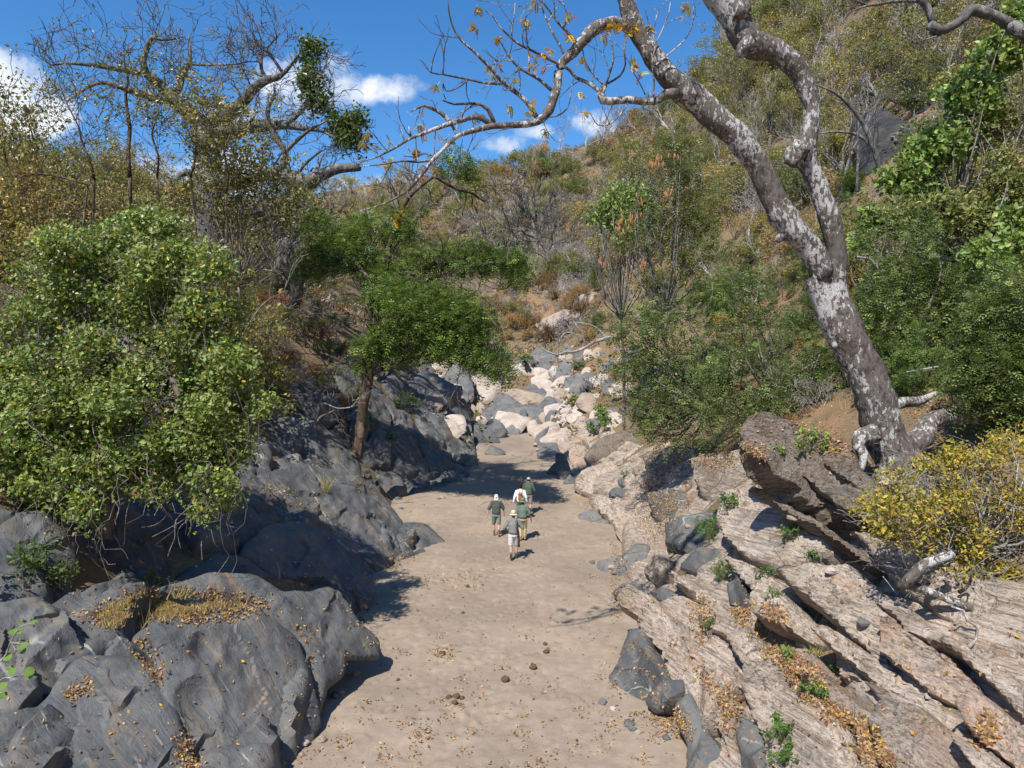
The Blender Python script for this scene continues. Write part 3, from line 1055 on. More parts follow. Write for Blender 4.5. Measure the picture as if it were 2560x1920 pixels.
for pts, lab in (
    ([(120, 1150), (240, 1080), (330, 1150), (372, 1262), (250, 1295), (140, 1290)], 'dark rock beneath the creeper beside the bare brown stem'),
    ([(320, 1090), (480, 1060), (565, 1130), (530, 1205), (400, 1215), (345, 1190)], 'dark broad boulder under the hanging vines'),
    ([(-40, 1130), (90, 1110), (160, 1180), (150, 1310), (-40, 1330)], 'shadowed boulder at the photo edge below the creeper'),
    ([(520, 1010), (600, 1080), (640, 1140), (560, 1160), (480, 1110), (470, 1050)], 'black shadowed rock behind the whaleback slab'),
    ([(540, 965), (610, 905), (700, 930), (770, 1000), (780, 1060), (690, 1035), (600, 1020)], 'dark broken rock above the whaleback slab'),
    ([(600, 860), (690, 850), (730, 900), (700, 940), (620, 910)], 'dark rock step under the olive shrubs')):
    rock('boulder', lab, 'boulder', cDSP(pts), 'grey', T=0.9, edge=0.8, vf=0.45, facets=5)
LM = [
    ([(1040, 490), (1180, 520), (1300, 720), (1200, 820), (1080, 640), (1020, 560)], 'dark slab just right of the leaning brown trunk', .8),
    ([(1370, 430), (1480, 330), (1600, 340), (1800, 540), (1940, 660), (1900, 830), (1950, 1010), (1890, 980), (1780, 800), (1560, 640), (1420, 560)], 'long dark dipping slab topmost of the far left bank', 1.5),
    ([(1330, 640), (1450, 600), (1700, 780), (1900, 1000), (2110, 1180), (2090, 1220), (1960, 1210), (1700, 1080), (1480, 850)], 'long dark slab ending in a low toe on the shaded sand', 1.2),
    ([(1010, 1030), (1100, 930), (1260, 800), (1380, 880), (1450, 1040), (1520, 1200), (1530, 1400), (1330, 1420), (1230, 1390), (1110, 1250), (1020, 1160)], 'sunlit blue grey slab with white scratches below the leaning trunk', 1.1),
    ([(1360, 850), (1450, 820), (1560, 960), (1700, 1120), (1940, 1320), (1920, 1370), (1760, 1400), (1640, 1450), (1540, 1420), (1530, 1200), (1450, 1040)], 'sunlit blue grey slab running down to the sand behind the walkers', 1.0),
    ([(960, 980), (1070, 920), (1120, 960), (1010, 1050)], 'small square block beside the foot of the leaning trunk', .6),
    ([(900, 1070), (960, 1010), (1020, 1060), (1010, 1130), (930, 1110)], 'second small block below the foot of the leaning trunk', .5),
    ([(240, 1000), (340, 780), (540, 830), (620, 1000), (560, 1080), (440, 1030)], 'dark overhanging block above the whaleback slab', .9),
    ([(150, 1090), (300, 1060), (480, 1170), (430, 1240), (200, 1150)], 'narrow dark ledge above the whaleback slab', .6),
    ([(80, 1220), (160, 1180), (290, 1200), (340, 1280), (260, 1330), (140, 1290)], 'rounded brown grey boulder on top of the whaleback slab', .7),
    ([(590, 620), (700, 640), (790, 700), (780, 780), (660, 760)], 'dark block left of the leaning trunk', .7),
    ([(620, 870), (700, 800), (800, 860), (840, 1010), (740, 990)], 'shaded block left of the foot of the leaning trunk', .7),
    ([(640, 1180), (820, 1220), (880, 1340), (760, 1330)], 'low shaded ledge behind the whaleback slab', .6),
    ([(240, 560), (370, 580), (560, 640), (600, 760), (420, 700), (250, 690)], 'black shadowed ledge above the dark overhanging block', .8),
]
for pts, lab, T in LM:
    rock('rock_slab' if T > .95 else 'boulder', lab, 'rock' if T > .95 else 'boulder', cLM(pts), 'grey', T=T, edge=0.62, vf=0.35, facets=6, rough=1.2,
         group=GS if T > .95 else None)

PILE = [
    ([(200, 430), (330, 250), (400, 240), (450, 330), (480, 470), (490, 600), (400, 620), (350, 500), (220, 490)], 'large pointed grey boulder left of the pale tilted block', 'stone'),
    ([(100, 260), (200, 240), (270, 260), (230, 340), (190, 420), (100, 350)], 'pale boulder behind the large pointed grey boulder', 'white'),
    ([(470, 370), (590, 360), (740, 440), (745, 500), (700, 560), (600, 640), (560, 600), (520, 520)], 'largest pale tilted block of the boulder pile', 'white'),
    ([(740, 500), (900, 490), (1020, 520), (1150, 560), (1210, 600), (1130, 660), (1010, 620), (880, 590), (790, 560)], 'flat pale slab bridging the boulders with a shaded underside', 'tan'),
    ([(960, 500), (1050, 440), (1140, 540), (1170, 600), (1050, 570)], 'grey wedge standing on the flat pale slab', 'stone'),
    ([(685, 560), (760, 530), (870, 580), (960, 660), (1005, 750), (960, 770), (880, 740), (800, 740), (720, 690), (690, 620)], 'big egg shaped grey boulder in front of the flat slab', 'stone'),
    ([(820, 760), (850, 710), (960, 740), (985, 785), (880, 805)], 'small pale grey boulder below the egg shaped boulder', 'stone'),
    ([(650, 760), (720, 720), (800, 750), (840, 800), (780, 835), (700, 835)], 'round white boulder by the upper end of the sand', 'white'),
    ([(530, 770), (600, 680), (690, 650), (700, 720), (640, 800), (560, 800)], 'layered grey brown boulder beside the round white boulder', 'stone'),
    ([(410, 640), (470, 620), (520, 660), (500, 720), (440, 690)], 'brown grey cobble squeezed behind the layered boulder', 'tan'),
    ([(500, 640), (560, 610), (600, 660), (560, 730), (500, 720)], 'tan cobble under the pale tilted block', 'tan'),
    ([(355, 595), (400, 520), (470, 550), (450, 615), (395, 622)], 'small white boulder under the pointed grey boulder', 'white'),
    ([(460, 830), (520, 800), (640, 840), (720, 950), (735, 995), (500, 990), (470, 900)], 'dark grey boulder standing on the sand at the end of the left slabs', 'grey'),
    ([(560, 810), (640, 800), (695, 850), (600, 866)], 'flat tan stone half buried behind the dark grey boulder', 'tan'),
    ([(770, 870), (850, 810), (920, 860), (910, 915), (800, 905)], 'low grey boulder at the upper end of the sand', 'stone'),
    ([(865, 805), (970, 790), (990, 840), (960, 890), (920, 860)], 'pale cobble between two grey boulders', 'white'),
    ([(985, 800), (1060, 770), (1100, 860), (1050, 930), (1000, 890)], 'upright white boulder at the right end of the upper sand', 'white'),
    ([(1000, 720), (1100, 710), (1190, 740), (1150, 800), (1070, 820), (1010, 780)], 'flat grey boulder below the white ledge', 'stone'),
    ([(960, 630), (1100, 640), (1145, 700), (1020, 722)], 'blue grey block in the shade of the flat slab', 'grey'),
    ([(1140, 660), (1270, 620), (1390, 660), (1380, 740), (1350, 830), (1200, 800)], 'wide white ledge right of the egg shaped boulder', 'white'),
    ([(1105, 490), (1230, 480), (1390, 570), (1330, 650), (1200, 640)], 'white sloping slab right of the flat bridging slab', 'white'),
    ([(1010, 200), (1090, 100), (1290, 190), (1310, 270), (1200, 320), (1060, 300)], 'large dark grey block at the back of the pile under the dry branch', 'stone'),
    ([(1230, 330), (1330, 220), (1420, 270), (1420, 380), (1300, 455), (1240, 420)], 'round grey boulder in front of the large back block', 'stone'),
    ([(1450, 420), (1530, 330), (1660, 390), (1690, 470), (1600, 500)], 'grey boulder at the edge of the green acacia', 'stone'),
    ([(1140, 440), (1200, 385), (1240, 440), (1230, 480), (1160, 480)], 'small blue grey block left of the round grey boulder', 'grey'),
    ([(1390, 700), (1500, 560), (1700, 510), (1745, 600), (1640, 680), (1480, 745)], 'broad white rock shelf under the acacia twigs', 'white'),
    ([(1370, 910), (1480, 740), (1640, 780), (1600, 870), (1500, 910)], 'salmon pink rock shelf beside the small green plant', 'pinkgneiss'),
    ([(1120, 910), (1200, 850), (1365, 860), (1355, 960), (1280, 1015), (1110, 980)], 'crumbly white rock at the right side of the upper sand', 'white'),
    ([(1040, 1022), (1080, 910), (1190, 830), (1150, 950), (1090, 1025)], 'thin grey rock leaning on the crumbly white rock', 'stone'),
    ([(1090, 990), (1260, 990), (1285, 1080), (1200, 1155), (1085, 1125)], 'dusty grey slab rising from the right side of the sand', 'stone'),
    ([(1255, 1080), (1340, 1100), (1392, 1250), (1310, 1340), (1250, 1220)], 'dark grey upright rib beside the pink blocks', 'grey'),
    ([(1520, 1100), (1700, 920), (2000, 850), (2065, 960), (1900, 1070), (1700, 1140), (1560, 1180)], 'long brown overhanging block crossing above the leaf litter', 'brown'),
    ([(1380, 1000), (1520, 920), (1560, 1060), (1530, 1190), (1440, 1240), (1380, 1120)], 'pinkish block left of the long brown block', 'pinkgneiss'),
    ([(590, 1085), (660, 1010), (760, 1050), (795, 1085), (700, 1110)], 'small dark rock showing in the shaded sand', 'grey'),
    ([(1165, 1255), (1240, 1170), (1275, 1290), (1190, 1285)], 'small pale grey block at the foot of the dark rib', 'stone'),
    ([(1315, 1365), (1380, 1275), (1440, 1345), (1385, 1375)], 'small grey stone below the dark rib', 'grey'),
]
for pts, lab, mt in PILE:
    w_ = np.ptp([p[0] for p in pts])
    kw_ = dict(lean=2.2) if lab.startswith(('dusty grey', 'crumbly', 'wide white', 'broad white', 'salmon', 'white sloping')) else dict(lean=0.75)
    blob(cPILE(pts), lab, mt, group='boulder pile at the end of the sand' if np.mean([p[1] for p in pts]) < 900 else None,
         facets=9, rough=.9, **kw_)

# small filler boulders of the pile
_rr = np.random.default_rng(11)
WH = {'white': 'small pale boulder', 'stone': 'small grey boulder', 'tan': 'small tan boulder'}
for k in range(150):
    u = _rr.uniform(1080, 1540)
    v = _rr.uniform(868, 1085)
    if k > 118:
        u, v = _rr.uniform(1330, 1700), _rr.uniform(870, 1000)
    r0 = _rr.uniform(9, 27) * (0.8 + (v - 880) / 500)
    nn = _rr.integers(6, 9)
    th = np.sort(np.linspace(0, 2 * math.pi, nn, endpoint=False) + _rr.uniform(-.3, .3, nn))
    rr = r0 * _rr.uniform(0.7, 1.25, nn)
    mt = ['white', 'stone', 'tan', 'stone', 'white'][k % 5]
    where = 'near the sand' if v > 1010 else ('in the middle of the pile' if v > 940 else 'at the back of the pile')
    side = 'on its sunny white side' if u > 1350 else 'below the green tree'
    blob(np.stack([u + rr * np.cos(th) * 1.25, v - rr * np.sin(th)], 1), f'{WH[mt]} {where} {side}', mt,
         group='small boulders filling the boulder pile', lean=0.8, facets=8, rough=.8)

# layered slabs of the right bank
GN = 'layered pale slabs of the right bank'
RB = [
    ([(105, 1050), (200, 880), (260, 720), (340, 720), (380, 820), (480, 950), (530, 1010), (440, 1090), (340, 1120), (200, 1100)], 'big wedge shaped grey boulder on the sand at the foot of the layered slabs', 'grey', .75, 0),
    ([(330, 1060), (400, 970), (510, 960), (535, 1020), (430, 1110), (370, 1118)], 'smaller grey boulder leaning on the big wedge shaped boulder', 'grey', .45, 0),
    ([(485, 1100), (550, 1040), (600, 1120), (640, 1230), (700, 1290), (760, 1400), (700, 1520), (530, 1500), (540, 1290), (490, 1180)], 'smooth grey rib along the sand in the bottom corner', 'grey', .45, 0),
    ([(790, 1240), (830, 1160), (900, 1200), (980, 1390), (990, 1500), (830, 1500)], 'dark grey rib among pale layers at the bottom edge', 'grey', .5, 0),
    ([(350, 520), (440, 500), (540, 560), (565, 640), (520, 660), (420, 590)], 'grey lens of rock behind the topmost pale tongue', 'grey', .4, 0),
    ([(165, 520), (230, 470), (320, 500), (330, 570), (230, 615)], 'grey rounded rock on the sand edge left of the pale tongue', 'grey', .5, 0),
    ([(220, 350), (280, 280), (345, 290), (335, 410), (330, 480), (255, 460)], 'dark grey smooth rock above the grey rounded rock', 'grey', .5, 0),
    ([(500, 400), (600, 300), (720, 320), (755, 420), (700, 490), (600, 445)], 'dark grey folded rock below the small green bushes', 'grey', .5, 0),
    ([(740, 490), (820, 440), (865, 560), (955, 680), (900, 745), (850, 650), (760, 595)], 'dark grey triangular rock between two pale panels', 'grey', .5, 0),
    ([(590, 650), (660, 640), (720, 740), (800, 900), (760, 900), (660, 790)], 'dark grey strip sunk between pale slabs', 'grey', .3, 0),
    ([(1470, 1080), (1560, 1070), (1640, 1120), (1560, 1150), (1490, 1130)], 'dark grey lens in the lower pale layers', 'grey', .3, 0),
    ([(235, 590), (310, 540), (420, 600), (470, 660), (560, 760), (605, 930), (540, 995), (470, 900), (390, 800), (320, 690), (240, 640)], 'pale layered tongue of rock overlying the wedge shaped boulder', 'gneiss', .55, .085),
    ([(430, 610), (540, 700), (640, 850), (725, 890), (640, 935), (585, 870), (540, 760)], 'narrow pinkish layer on the back of the pale tongue', 'pinkgneiss', .4, .07),
    ([(550, 1020), (640, 930), (740, 980), (775, 1080), (720, 1180), (660, 1225), (600, 1120)], 'blocky pale rock below the end of the pale tongue', 'gneiss', .5, .07),
    ([(720, 890), (800, 930), (855, 1035), (770, 1065), (730, 980)], 'thin pink slab between the blocky pale rocks', 'pinkgneiss', .35, .06),
    ([(840, 1030), (900, 880), (980, 860), (1060, 900), (1075, 1000), (960, 1105), (880, 1115)], 'rounded pale block right of the thin pink slab', 'gneiss', .5, .07),
    ([(890, 1150), (1080, 1050), (1200, 1080), (1290, 1170), (1390, 1270), (1440, 1395), (1470, 1520), (1000, 1520), (980, 1280)], 'broad banded pale slab at the bottom edge of the right bank', 'gneiss', .55, .08),
    ([(700, 1190), (780, 1090), (840, 1150), (790, 1250), (830, 1395), (770, 1380)], 'pale splintered layer beside the dark grey rib', 'gneiss', .35, .07),
    ([(1180, 960), (1230, 950), (1370, 1060), (1520, 1190), (1480, 1265), (1290, 1155)], 'grey and white weathered strip between pale slabs', 'dusty', .4, .06),
    ([(670, 720), (740, 660), (850, 700), (955, 840), (870, 925), (790, 800)], 'pale stepped block above the blocky rock', 'gneiss', .5, .085),
    ([(470, 430), (600, 500), (720, 560), (745, 640), (680, 705), (620, 600), (540, 540)], 'beige strip of rock above the grey lens', 'gneiss', .4, .06),
    ([(330, 430), (380, 350), (460, 370), (475, 450), (400, 505)], 'beige round knob of rock near the sand edge', 'dusty', .5, .05),
    ([(730, 200), (760, 60), (880, 20), (1000, 120), (1150, 220), (1330, 330), (1330, 400), (1200, 445), (1060, 480), (900, 400), (760, 260)], 'highest pale panel below the overhanging brown block', 'gneiss', .7, .09),
    ([(760, 370), (900, 420), (1060, 500), (1180, 580), (1050, 620), (950, 600), (830, 460)], 'pale panel just below the highest panel', 'gneiss', .55, .09),
    ([(940, 600), (1040, 560), (1140, 640), (1250, 790), (1180, 815), (1050, 740), (940, 690)], 'stepped pale block with dark cracks in the middle of the bank', 'gneiss', .65, .11),
    ([(1060, 490), (1250, 460), (1400, 490), (1600, 700), (1560, 940), (1420, 800), (1250, 660), (1150, 580)], 'wide pale panel with a broken corner in the middle of the bank', 'gneiss', .65, .09),
    ([(1250, 790), (1330, 760), (1560, 900), (1750, 1080), (1700, 1110), (1480, 985)], 'pale ribbed layer below the wide panel', 'gneiss', .55, .09),
    ([(1600, 700), (1760, 810), (1900, 900), (2080, 1090), (2000, 1180), (1800, 1060), (1600, 890)], 'pink tinted panel toward the lower corner of the bank', 'pinkgneiss', .6, .09),
    ([(2080, 1090), (2212, 1200), (2400, 1400), (2300, 1500), (2050, 1300), (2000, 1180)], 'pink broken panel in the bottom right corner', 'pinkgneiss', .6, .1),
    ([(1300, 460), (1430, 450), (1600, 600), (1760, 700), (2000, 860), (2240, 1020), (2300, 1250), (1950, 910), (1700, 780), (1500, 600)], 'long dirt covered brown layer under the dead branch', 'gneiss', .6, .11),
    ([(1060, 900), (1180, 850), (1275, 950), (1225, 985), (1120, 960)], 'small pale block beside the leaf filled hollow', 'gneiss', .4, .06),
    ([(1280, 870), (1350, 860), (1435, 985), (1330, 965)], 'swirled white block right of the leaf filled hollow', 'gneiss', .35, .06),
    ([(1450, 1000), (1550, 1010), (1630, 1090), (1560, 1125)], 'small pale wedge above the dark grey lens', 'gneiss', .35, .06),
    ([(1600, 1120), (1750, 1150), (1930, 1300), (2060, 1420), (2080, 1520), (1620, 1520), (1530, 1230)], 'brown and white mixed slab at the bottom edge toward the corner', 'dusty', .5, .07),
    ([(1930, 1200), (2060, 1310), (2212, 1470), (2120, 1540), (1960, 1350)], 'narrow pale layer below the pink broken panel', 'gneiss', .5, .08),
    ([(1420, 1140), (1520, 1180), (1640, 1400), (1620, 1520), (1480, 1520), (1440, 1300)], 'pale crumbling layer with white crust near the bottom edge', 'gneiss', .4, .07),
]
for pts, lab, mt, T, st in RB:
    gneiss = mt != 'grey'
    rock('layered_slab' if gneiss else 'boulder', lab, 'rock' if gneiss else 'boulder', cRB(pts), mt, T=T, edge=0.36 if gneiss else 0.75,
         vf=0.22 if gneiss else 0.35, facets=1 if gneiss else 5, strata=st * 1.1, rough=0.6, lift=0.10 if gneiss else 0.05, grow=1.16 if gneiss else 1.09, group=GN if gneiss else None,
         tilt=(-0.15, -0.05, 0.0))

RU = [
    (cPILE([(1420, 1400), (1560, 1230), (1750, 1160), (1860, 1280), (1800, 1400), (1700, 1500), (1540, 1480)]), 'fan shaped white banded rock beside the walkers', 'gneiss', .6, .07),
    (cPILE([(1560, 1500), (1700, 1470), (1800, 1590), (1920, 1740), (1830, 1800), (1700, 1700)]), 'white banded rock running down from the fan shaped rock', 'gneiss', .5, .07),
    (cPILE([(1820, 1340), (1900, 1280), (2000, 1330), (1960, 1410), (1860, 1400)]), 'blue grey block right of the fan shaped rock', 'grey', .45, 0),
    (cPILE([(1740, 1460), (1800, 1400), (1930, 1420), (1900, 1500), (1800, 1520)]), 'second blue grey block below the fan shaped rock', 'grey', .45, 0),
    (cPILE([(1950, 1260), (2050, 1200), (2120, 1290), (2060, 1360)]), 'striped pale block behind the blue grey blocks', 'dusty', .4, .05),
    (cPILE([(2060, 1300), (2180, 1230), (2230, 1370), (2110, 1430)]), 'striped brown grey block among the leaf litter', 'dusty', .45, .06),
    (cDSP([(1250, 1110), (1300, 1095), (1330, 1120), (1300, 1145), (1255, 1140)]), 'flat grey stone on the sand below the fan shaped rock', 'stone', .3, 0),
    (cDSP([(1330, 1090), (1370, 1120), (1385, 1165), (1350, 1180), (1325, 1140)]), 'pale block on the sand edge above the dark smooth rock', 'gneiss', .4, .06),
    (cDSP([(1400, 1075), (1470, 1060), (1520, 1100), (1480, 1150), (1420, 1130)]), 'dark grey mottled rock in the twig shadow', 'grey', .45, 0),
    (cDSP([(1440, 1130), (1530, 1110), (1560, 1180), (1500, 1210), (1440, 1180)]), 'dark rock in the shade left of the small green bush', 'grey', .45, 0),
    (cDSP([(1500, 1000), (1600, 975), (1640, 1060), (1590, 1110), (1520, 1070)]), 'pale splintered rock in the shade below the brown ledge', 'dusty', .5, .07),
    (cDSP([(1390, 985), (1470, 960), (1520, 1010), (1480, 1060), (1410, 1040)]), 'grey banded rock beside the orange leaf drift', 'dusty', .35, .05),
    (cDSP([(1290, 1215), (1345, 1200), (1350, 1245), (1300, 1262)]), 'flat grey stone half buried in the right sand edge', 'stone', .25, 0),
]
for pts, lab, mt, T, st in RU:
    rock('layered_slab' if st else 'boulder', lab, 'rock' if st else 'boulder', pts, mt, T=T, edge=0.5, vf=0.3, facets=5, strata=st, lift=0.06, group=GN if st else None)

# the ledge the mottled tree stands on
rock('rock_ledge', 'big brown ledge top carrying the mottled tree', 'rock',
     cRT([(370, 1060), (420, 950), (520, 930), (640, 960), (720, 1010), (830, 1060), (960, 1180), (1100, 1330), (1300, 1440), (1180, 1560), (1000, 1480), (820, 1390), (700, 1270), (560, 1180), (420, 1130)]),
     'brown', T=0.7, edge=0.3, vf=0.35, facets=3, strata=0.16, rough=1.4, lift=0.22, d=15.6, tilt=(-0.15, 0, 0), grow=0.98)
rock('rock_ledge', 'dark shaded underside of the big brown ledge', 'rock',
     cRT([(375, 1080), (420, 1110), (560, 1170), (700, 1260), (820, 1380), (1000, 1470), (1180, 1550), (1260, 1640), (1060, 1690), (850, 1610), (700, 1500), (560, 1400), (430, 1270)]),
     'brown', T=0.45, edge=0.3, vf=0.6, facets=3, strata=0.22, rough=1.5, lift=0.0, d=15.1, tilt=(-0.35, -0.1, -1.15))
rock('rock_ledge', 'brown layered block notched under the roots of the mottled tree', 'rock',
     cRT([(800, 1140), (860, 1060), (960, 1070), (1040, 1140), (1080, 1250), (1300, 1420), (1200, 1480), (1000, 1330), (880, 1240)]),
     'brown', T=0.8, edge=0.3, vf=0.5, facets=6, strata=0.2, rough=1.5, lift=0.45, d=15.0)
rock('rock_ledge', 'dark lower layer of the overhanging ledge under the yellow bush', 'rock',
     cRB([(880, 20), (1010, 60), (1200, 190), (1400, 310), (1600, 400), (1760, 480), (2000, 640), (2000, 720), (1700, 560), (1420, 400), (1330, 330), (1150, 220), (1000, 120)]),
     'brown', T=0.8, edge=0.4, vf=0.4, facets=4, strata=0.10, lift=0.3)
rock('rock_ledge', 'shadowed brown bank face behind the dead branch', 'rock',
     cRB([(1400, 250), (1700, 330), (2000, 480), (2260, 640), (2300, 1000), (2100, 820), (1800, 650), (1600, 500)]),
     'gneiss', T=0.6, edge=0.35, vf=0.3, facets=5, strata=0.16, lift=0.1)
# outcrops high on the right slope and on the far slope
for pts, lab in (
    ([(1840, 270), (1900, 240), (1990, 290), (2000, 360), (1930, 400), (1860, 380)], 'dark cracked rock outcrop behind the bare tree on the steep slope'),
    ([(1950, 160), (2010, 130), (2080, 190), (2060, 260), (1990, 270)], 'dark cliff patch above the cracked outcrop'),
    ([(2030, 60), (2110, 40), (2150, 90), (2090, 140), (2040, 120)], 'dark cliff patch at the top behind the smooth pale branch'),
    ([(1205, 600), (1235, 590), (1255, 615), (1245, 635), (1210, 628)], 'dark rock knob on the orange slope above the boulder pile'),
    ([(1250, 640), (1290, 630), (1300, 670), (1260, 690)], 'grey bare rock face on the orange slope'),
    ([(1160, 700), (1220, 670), (1290, 690), (1280, 740), (1200, 760)], 'sloping grey slab just behind the boulder pile')):
    rock('rock_outcrop', lab, 'rock', cDSP(pts), 'tan' if pts[0][0] < 1300 else 'darkrock', T=1.0 if pts[0][0] < 1300 else 1.6, edge=0.7, vf=0.3, facets=9, rough=1.2, group='dark rock outcrops of the slopes')
for k in range(9):
    u, v = _rr.uniform(55, 200), _rr.uniform(440, 540)
    r0 = _rr.uniform(6, 12)
    th = np.linspace(0, 2 * math.pi, 7, endpoint=False) + _rr.uniform(-.3, .3, 7)
    blob(np.stack([u + r0 * 1.3 * np.cos(th), v + r0 * np.sin(th)], 1), 'pale rock lying on the bare slope at far left', 'white', group='pale rocks on the bare left slope')

# ------------------------------------------------------------------ foliage makers
def pal(rng, n, cols, var=0.18):
    cols = np.array(cols, float)
    c = cols[rng.integers(0, len(cols), n)]
    return np.clip(c * (1 + rng.normal(0, var, (n, 1))) * (1 + rng.normal(0, 0.06, (n, 3))), 0.004, 1)


def leaf_geo(rng, P, size, cols, aspect=0.55, flat=0.5, broad=False):
    """one folded leaf per point"""
    n = len(P)
    N = unit(rng.normal(size=(n, 3)) + np.array([-0.25, -0.5, 1.0]) * flat)
    T = unit(np.cross(N, rng.normal(size=(n, 3))))
    B = np.cross(N, T)
    L = size * rng.uniform(0.45, 1.5, n)[:, None]
    W = L * aspect
    up = N * L * 0.14
    if broad:
        V = np.stack([P, P + T * L * .3 + B * W * .5 + up, P + T * L * .75 + B * W * .38 + up, P + T * L, P + T * L * .75 - B * W * .38 + up, P + T * L * .3 - B * W * .5 + up], 1)
        k = np.arange(n)[:, None] * 6
        F = np.concatenate([k + np.array([[0, 1, 2, 3]]), k + np.array([[0, 3, 4, 5]])])
        return V.reshape(-1, 3), F, np.repeat(cols, 6, 0)
    V = np.stack([P, P + T * L * .45 + B * W * .5 + up, P + T * L, P + T * L * .45 - B * W * .5 + up], 1)
    F = np.arange(n)[:, None] * 4 + np.array([[0, 1, 2, 3]])
    return V.reshape(-1, 3), F, np.repeat(cols, 4, 0)


def frond_geo(rng, P, D, L, cols, pairs=4, wid=0.2):
    """feathery compound leaves: pairs of narrow leaflets along a drooping rachis"""
    n = len(P)
    D = unit(D)
    side = unit(np.cross(D, np.array([0, 0, 1.0]) + rng.normal(0, .35, (n, 3))))
    up = np.cross(side, D)
    L = L * rng.uniform(0.7, 1.25, n)
    Vs, cs = [], []
    for i in range(pairs):
        f = (i + 0.8) / pairs
        o = P + D * (L * f)[:, None] - np.array([0, 0, 1.0]) * (L * 0.22 * f * f)[:, None]
        ll = L * 0.42 * math.sin(math.pi * (0.25 + 0.6 * f))
        for s in (-1, 1):
            d2 = unit(side * s + D * 0.55 - up * 0.12)
            w = D * (L * wid * 0.5)[:, None]
            Vs.append(np.stack([o, o + d2 * (ll * .5)[:, None] + w, o + d2 * ll[:, None], o + d2 * (ll * .5)[:, None] - w], 1))
            cs.append(cols * (0.9 + 0.2 * rng.random((n, 1))))
    V = np.concatenate(Vs).reshape(-1, 3)
    m = n * pairs * 2
    return V, np.arange(m)[:, None] * 4 + np.array([[0, 1, 2, 3]]), np.repeat(np.concatenate(cs), 4, 0)


def grow(rng, p, d, L, r, lev, out, tips, kids=(2, 4), spread=0.75, wig=0.22, up=0.1, shrink=0.66, nseg=4):
    P, R = [np.array(p, float)], [r]
    d = unit(np.array(d, float))
    for i in range(nseg):
        d = unit(d + rng.normal(0, wig, 3) + np.array([0, 0, up]))
        P.append(P[-1] + d * L / nseg)
        R.append(r * (1 - 0.55 * (i + 1) / nseg))
    out.append((np.array(P), np.array(R), lev))
    if lev == 0:
        for q in P[1:]:
            tips.append((q, d))
        return
    nk = rng.integers(kids[0], kids[1] + 1)
    for k in range(nk):
        f = 1.0 if k == 0 else rng.uniform(0.35, 0.95)
        j = min(nseg, max(1, int(round(f * nseg))))
        a = rng.normal(size=3)
        a = unit(a - d * (a @ d))
        d2 = unit(d + a * spread * rng.uniform(0.6, 1.3))
        grow(rng, P[j], d2, L * shrink * rng.uniform(0.75, 1.2), R[j] * 0.72, lev - 1, out, tips, kids, spread, wig, up, shrink, nseg)


def stems_to(mb, out, minr=0.004):
    for P, R, lev in out:
        mb.add(*tube(P, np.maximum(R, minr), 3 if lev == 0 else (4 if lev == 1 else 7), cap=False))


OLIVE = [(0.19, 0.20, 0.06), (0.24, 0.22, 0.075), (0.14, 0.16, 0.05), (0.28, 0.23, 0.085)]
YELLOW = [(0.38, 0.31, 0.07), (0.31, 0.28, 0.07), (0.42, 0.31, 0.10), (0.26, 0.25, 0.07)]
GREEN = [(0.12, 0.18, 0.04), (0.16, 0.22, 0.05), (0.09, 0.14, 0.035)]
DRY = [(0.38, 0.23, 0.10), (0.31, 0.19, 0.09), (0.44, 0.30, 0.15)]
GREYB = [(0.28, 0.24, 0.18), (0.34, 0.28, 0.21), (0.23, 0.195, 0.15)]

PROTO = {}


def proto(kind, i, stems, leaves, leafmat='leaf', barkmat='bark_brown'):
    """keeps mesh data of one bush or tree: separate parts and a joined mesh for far copies"""
    Vs, Fs, cs = stems.arrays()
    parts = [('stems' if kind != 'tree' else 'trunk', mesh_from(kind + '_stems', Vs, Fs, cs, True, [M[barkmat]]))]
    V, F2, c = [Vs], list(Fs), [cs]
    mi = [0] * len(Fs)
    if leaves is not None:
        Vl, Fl, cl = leaves.arrays()
        parts.append(('foliage', mesh_from(kind + '_foliage', Vl, Fl, cl, False, [M[leafmat]])))
        F2 += [f + len(Vs) for f in Fl]
        mi += [1] * len(Fl)
        V.append(Vl)
        c.append(cl)
    mats = [M[barkmat]] + ([M[leafmat]] if leaves is not None else [])
    # far copies: one mesh with both materials
    joined = mesh_from(kind, np.vstack(V), F2, np.vstack(c), False, mats, mi)
    PROTO.setdefault(kind, []).append((parts, joined))


